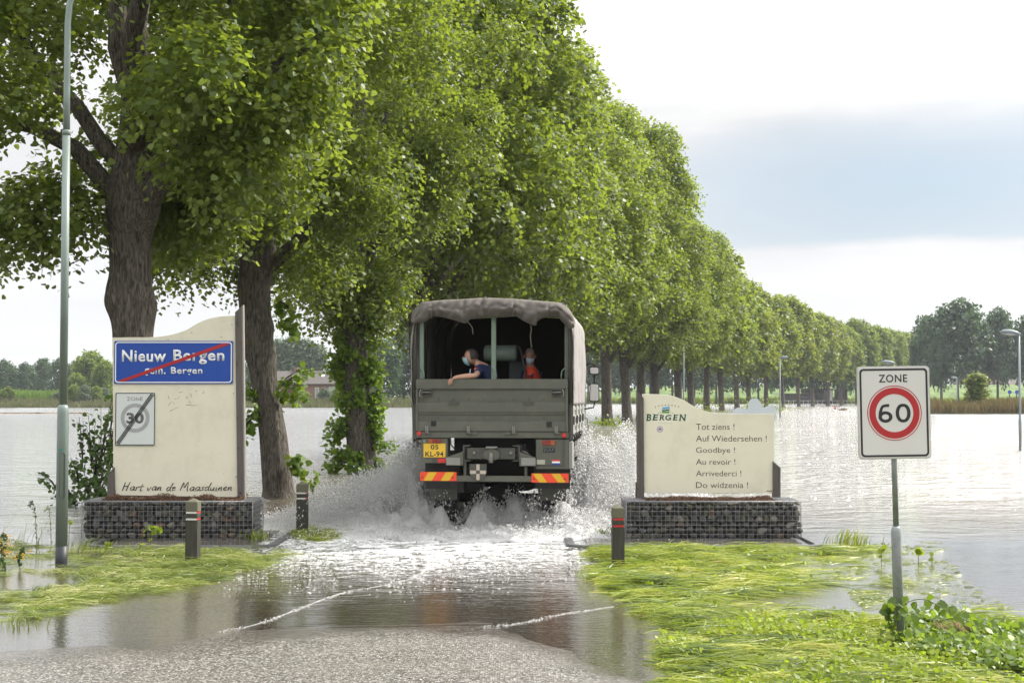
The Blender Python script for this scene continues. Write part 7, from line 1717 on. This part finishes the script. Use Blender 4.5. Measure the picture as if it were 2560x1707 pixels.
m_win = M('window_glass_far', (.25, .28, .30), .1); m_frame = M('white_frame', (.6, .6, .58), .5); m_door = M('red_door', (.25, .06, .04), .5)
def gable(name, label, x0, x1, y, depth, z0, wall_h, roof_h, wallm, roofm, openings=(), over=.4, ridge_x=True, cat='house'):
    T = thing(name, label, cat, ((x0 + x1) / 2, y, z0)); w = (x1 - x0) / 2
    MB().bx(-w, w, 0, depth, 0, wall_h).build('wall', wallm, T)
    g = MB()
    if ridge_x:
        g.prism_x([(-over, wall_h - .15), (depth / 2, wall_h + roof_h), (depth + over, wall_h - .15), (depth + over, wall_h + .02), (depth / 2, wall_h + roof_h + .2), (-over, wall_h + .02)], -w - over, w + over)
        g2 = MB(); g2.prism_x([(0, wall_h), (depth / 2, wall_h + roof_h - .05), (depth, wall_h)], -w + .05, w - .05); g2.build('gable', wallm, T)
    else:
        g.prism([(-w - over, wall_h - .15), (0, wall_h + roof_h), (w + over, wall_h - .15), (w + over, wall_h + .02), (0, wall_h + roof_h + .2), (-w - over, wall_h + .02)], -over, depth + over)
        g2 = MB(); g2.prism([(-w, wall_h), (0, wall_h + roof_h - .05), (w, wall_h)], .02, depth - .02); g2.build('gable', wallm, T)
    rf = g.build('roof', roofm, T)
    for (kind, a, b_, c_, d_) in openings:
        if kind == 'window':
            f = MB(); f.bx(a, b_, -.06, -.004, c_, d_); f = f.build('window', m_frame, T)
            n_ = max(1, round((b_ - a) / .9))
            for k in range(n_):
                xa = a + .07 + (b_ - a - .07) * k / n_; xb = a + (b_ - a - .07) * (k + 1) / n_
                MB().bx(xa, xb, -.075, -.062, c_ + .08, d_ - .08).build('pane', m_win, f)
        elif kind == 'door': MB().bx(a, b_, -.06, -.004, c_, d_).build('door', m_door, T)
        elif kind == 'chimney': MB().bx(a, b_, depth / 2 - .4, depth / 2 + .4, wall_h + roof_h - .5, d_).build('chimney', wallm, rf)
        elif kind == 'skylight':
            yy0, yy1 = c_, d_; f = lambda yy: wall_h + .02 + (roof_h + .18) * (yy + over) / (depth / 2 + over)
            MB().add([(a, yy0, f(yy0) + .06), (b_, yy0, f(yy0) + .06), (b_, yy1, f(yy1) + .06), (a, yy1, f(yy1) + .06)], [(0, 1, 2, 3)]).build('skylight', m_frame, rf)
    return T
hl, hr = at(660, 996, 290).x, at(850, 996, 290).x; w = (hr - hl) / 2; zb = at(0, 998, 290).z
gable('brick_house', 'red brick bungalow with grey tiled roof across the water left of the ivy-clad trunk', hl, hr, 290, 9, zb, 3.15, 2.5, m_brick, m_roof,
      [('window', w - 6.2 - 2.6, w - 6.2 - 1.2, .9, 2.4), ('window', w - 5.1, w - 4.3, .2, 2.4), ('door', w - 4.25, w - 3.2, .0, 2.35), ('window', w - 2.3, w - .3, .9, 2.5), ('window', -w + 1, -w + 3.2, .9, 2.4), ('skylight', 3.4, 4.2, 2.2, 3.0), ('chimney', -2.4, -1.6, 0, 6.6)])
a, b_ = at(1055, 970, 300).x, at(1105, 970, 300).x
gable('brick_house', 'small brick house gable behind the left edge of the lorry', a, b_, 300, 8, zb, 3.2, 2.6, m_brick, m_roof_r, ridge_x=False)
m_shed = M('brown_shed', (.12, .085, .07), .85, var=.15); m_shed_d = M('dark_shed', (.05, .045, .045), .85)
def flat(name, label, px0, px1, top, base, Y, mat, depth=6, roofm=None, cat='shed'):
    a, b_ = at(px0, base, Y), at(px1, top, Y); T = thing(name, label, cat, ((a.x + b_.x) / 2, Y, a.z - 1)); w = (b_.x - a.x) / 2
    MB().bx(-w, w, 0, depth, 0, b_.z - a.z + 1).build('wall', mat, T); MB().bx(-w - .3, w + .3, -.3, depth + .3, b_.z - a.z + 1.005, b_.z - a.z + 1.2).build('roof', roofm or m_roof_r, T)
    MB().bx(-w * .3, w * .1, -.05, -.005, .9, b_.z - a.z + .6).build('door', m_shed_d, T); return T
flat('dark_shed', 'low dark shed behind the avenue trunks, left of the brown shed', 1968, 2036, 985, 999, 398, m_shed_d)
flat('brown_shed', 'brown shed behind the avenue trunks beyond the goodbye board', 2019, 2082, 973, 999, 404, m_shed)
flat('brick_shed', 'small reddish shed between the trunks just left of the 60 sign', 2098, 2118, 975, 996, 402, m_brick)
flat('white_gable_shed', 'pale end wall of a shed between two far trunks', 2068, 2081, 974, 992, 400, m_frame)
def far_house(label, px0, px1, top, base, Y, rh, wallm, roofm, rx=True):
    a, b_ = at(px0, base, Y), at(px1, top, Y); H = b_.z - a.z; return gable('far_house', label, a.x, b_.x, Y, 9, a.z - 2, H * (1 - rh) + 2, H * rh, wallm, roofm, (('window', -1.5, -.3, 2.6, 3.8), ('window', .5, 1.7, 2.6, 3.8)), .4, rx)
far_house('far house with steep grey roof right of the small lamp', 2408, 2450, 935, 972, 500, .6, m_brick, m_roof, False)
far_house('far house with broad brown roof behind the pointed young tree', 2452, 2500, 940, 974, 505, .6, m_brick, m_roof_r)
far_house('far house with dark hipped roof left of the slim lamp pole', 2500, 2534, 950, 973, 498, .6, m_brick, m_roof_r)
far_house('far white-edged house with grey roof at the right edge', 2524, 2580, 947, 973, 495, .55, m_frame, m_roof)
# --- small things standing in the flood
p_ = gnd(1983, 1024)
T = thing('white_gate', 'short white rail gate half drowned beyond the cloud shaped board', 'gate', (p_.x, p_.y, -.4))
for k in range(3): MB().bx(-.55 + k * .5, -.45 + k * .5, -.04, .04, 0, 1.35).build('post', m_white, T)
for k in range(3): MB().bx(-.6, .6, -.07, -.045, .5 + k * .28, .6 + k * .28).build('rail', m_white, T)
p_ = gnd(2088, 1031)
T = thing('marker_post', 'small red and white marker post in the water left of the 60 sign', 'marker post', (p_.x, p_.y, -.3))
MB().cyl((0, 0, 0), (0, 0, .7), .10, 8).build('white_part', m_white, T); MB().cyl((0, 0, .701), (0, 0, 1.15), .102, 8).build('red_part', m_refl_r, T)
p_ = gnd(2108, 1026); T = thing('white_arch', 'small white hoop with straw caught on it beside the marker post', 'hoop', (p_.x, p_.y, -.2))
MB().tube([(.8 * math.cos(a), 0, .75 * math.sin(a)) for a in np.linspace(0, math.pi, 14)], .07, 8).build('hoop', m_white, T)
g = MB(); r_ = random.Random(3)
for k in range(40): g.tube([(r_.uniform(-.7, .4), r_.uniform(-.2, .2), .2 + r_.uniform(0, .1)), (r_.uniform(-.7, .7), -.1, .3 + r_.uniform(0, .25))], .03, 3)
tag(g.build('caught_straw', m_dry, T), kind='stuff')
p_ = gnd(33, 1014); g = MB(); g.lathe([(.1, 0), (.95, .25), (1.05, .7), (.8, 1.15), (.1, 1.35)], 16); o = g.build('round_bale', m_white, None, loc=(p_.x, 266.5, .0)); tag(o, 'white wrapped bale on the far left shore', 'bale')
for k, (px, py) in enumerate(((2524, 1003), (2542, 1003))):
    p_ = at(px, py, 300); T = thing('blue_marker', ('dark post with blue sign left of the slim lamp pole', 'dark post with blue sign right of the slim lamp pole')[k], 'sign post', (p_.x, 300, -.4))
    MB().cyl((0, 0, 0), (0, 0, 3.6), .12, 8).build('post', m_dark, T); MB().lathe([(.42, -.02), (.42, .02)], 16, (0, -.15, 3.4), 'Y').build('blue_disc', m_blue, T)
# low wire fence on the far right bank
p0, p1 = gnd(1890, 1008), gnd(2150, 1006)
T = thing('rail_fence', 'low white rail fence along the bank behind the avenue trunks', 'fence', (p0.x, 396, 0))
for k in range(22): MB().bx(k * 1.35 - .05, k * 1.35 + .05, -.05, .05, -.5, 1.0).build('post', m_frame, T)
MB().bx(0, 28.5, -.09, -.055, .82, .92).build('rail', m_frame, T)

# ------------------------------------------------------------------ haze
HZ = True
if HZ:
    m_h = bpy.data.materials.new('haze_air'); m_h.use_nodes = True; t = m_h.node_tree; t.nodes.remove(t.nodes['Principled BSDF'])
    pv = N(t, 'ShaderNodeVolumePrincipled'); pv.inputs['Color'].default_value = (.86, .92, 1.0, 1); pv.inputs['Density'].default_value = .00013; pv.inputs['Anisotropy'].default_value = .2
    t.links.new(pv.outputs[0], t.nodes['Material Output'].inputs['Volume'])
    hz = MB(); hz.bx(-2600, 2600, -70, 4100, -1.6, 30); o = hz.build('haze', m_h); tag(o, kind='stuff')
import sys as _s
_n = sum(len(p.vertices) - 2 for m in bpy.data.meshes if m.users for p in m.polygons) if 0 else 0
scene.cycles.use_denoising = True
try: scene.cycles.denoiser = 'OPENIMAGEDENOISE'
except Exception: pass
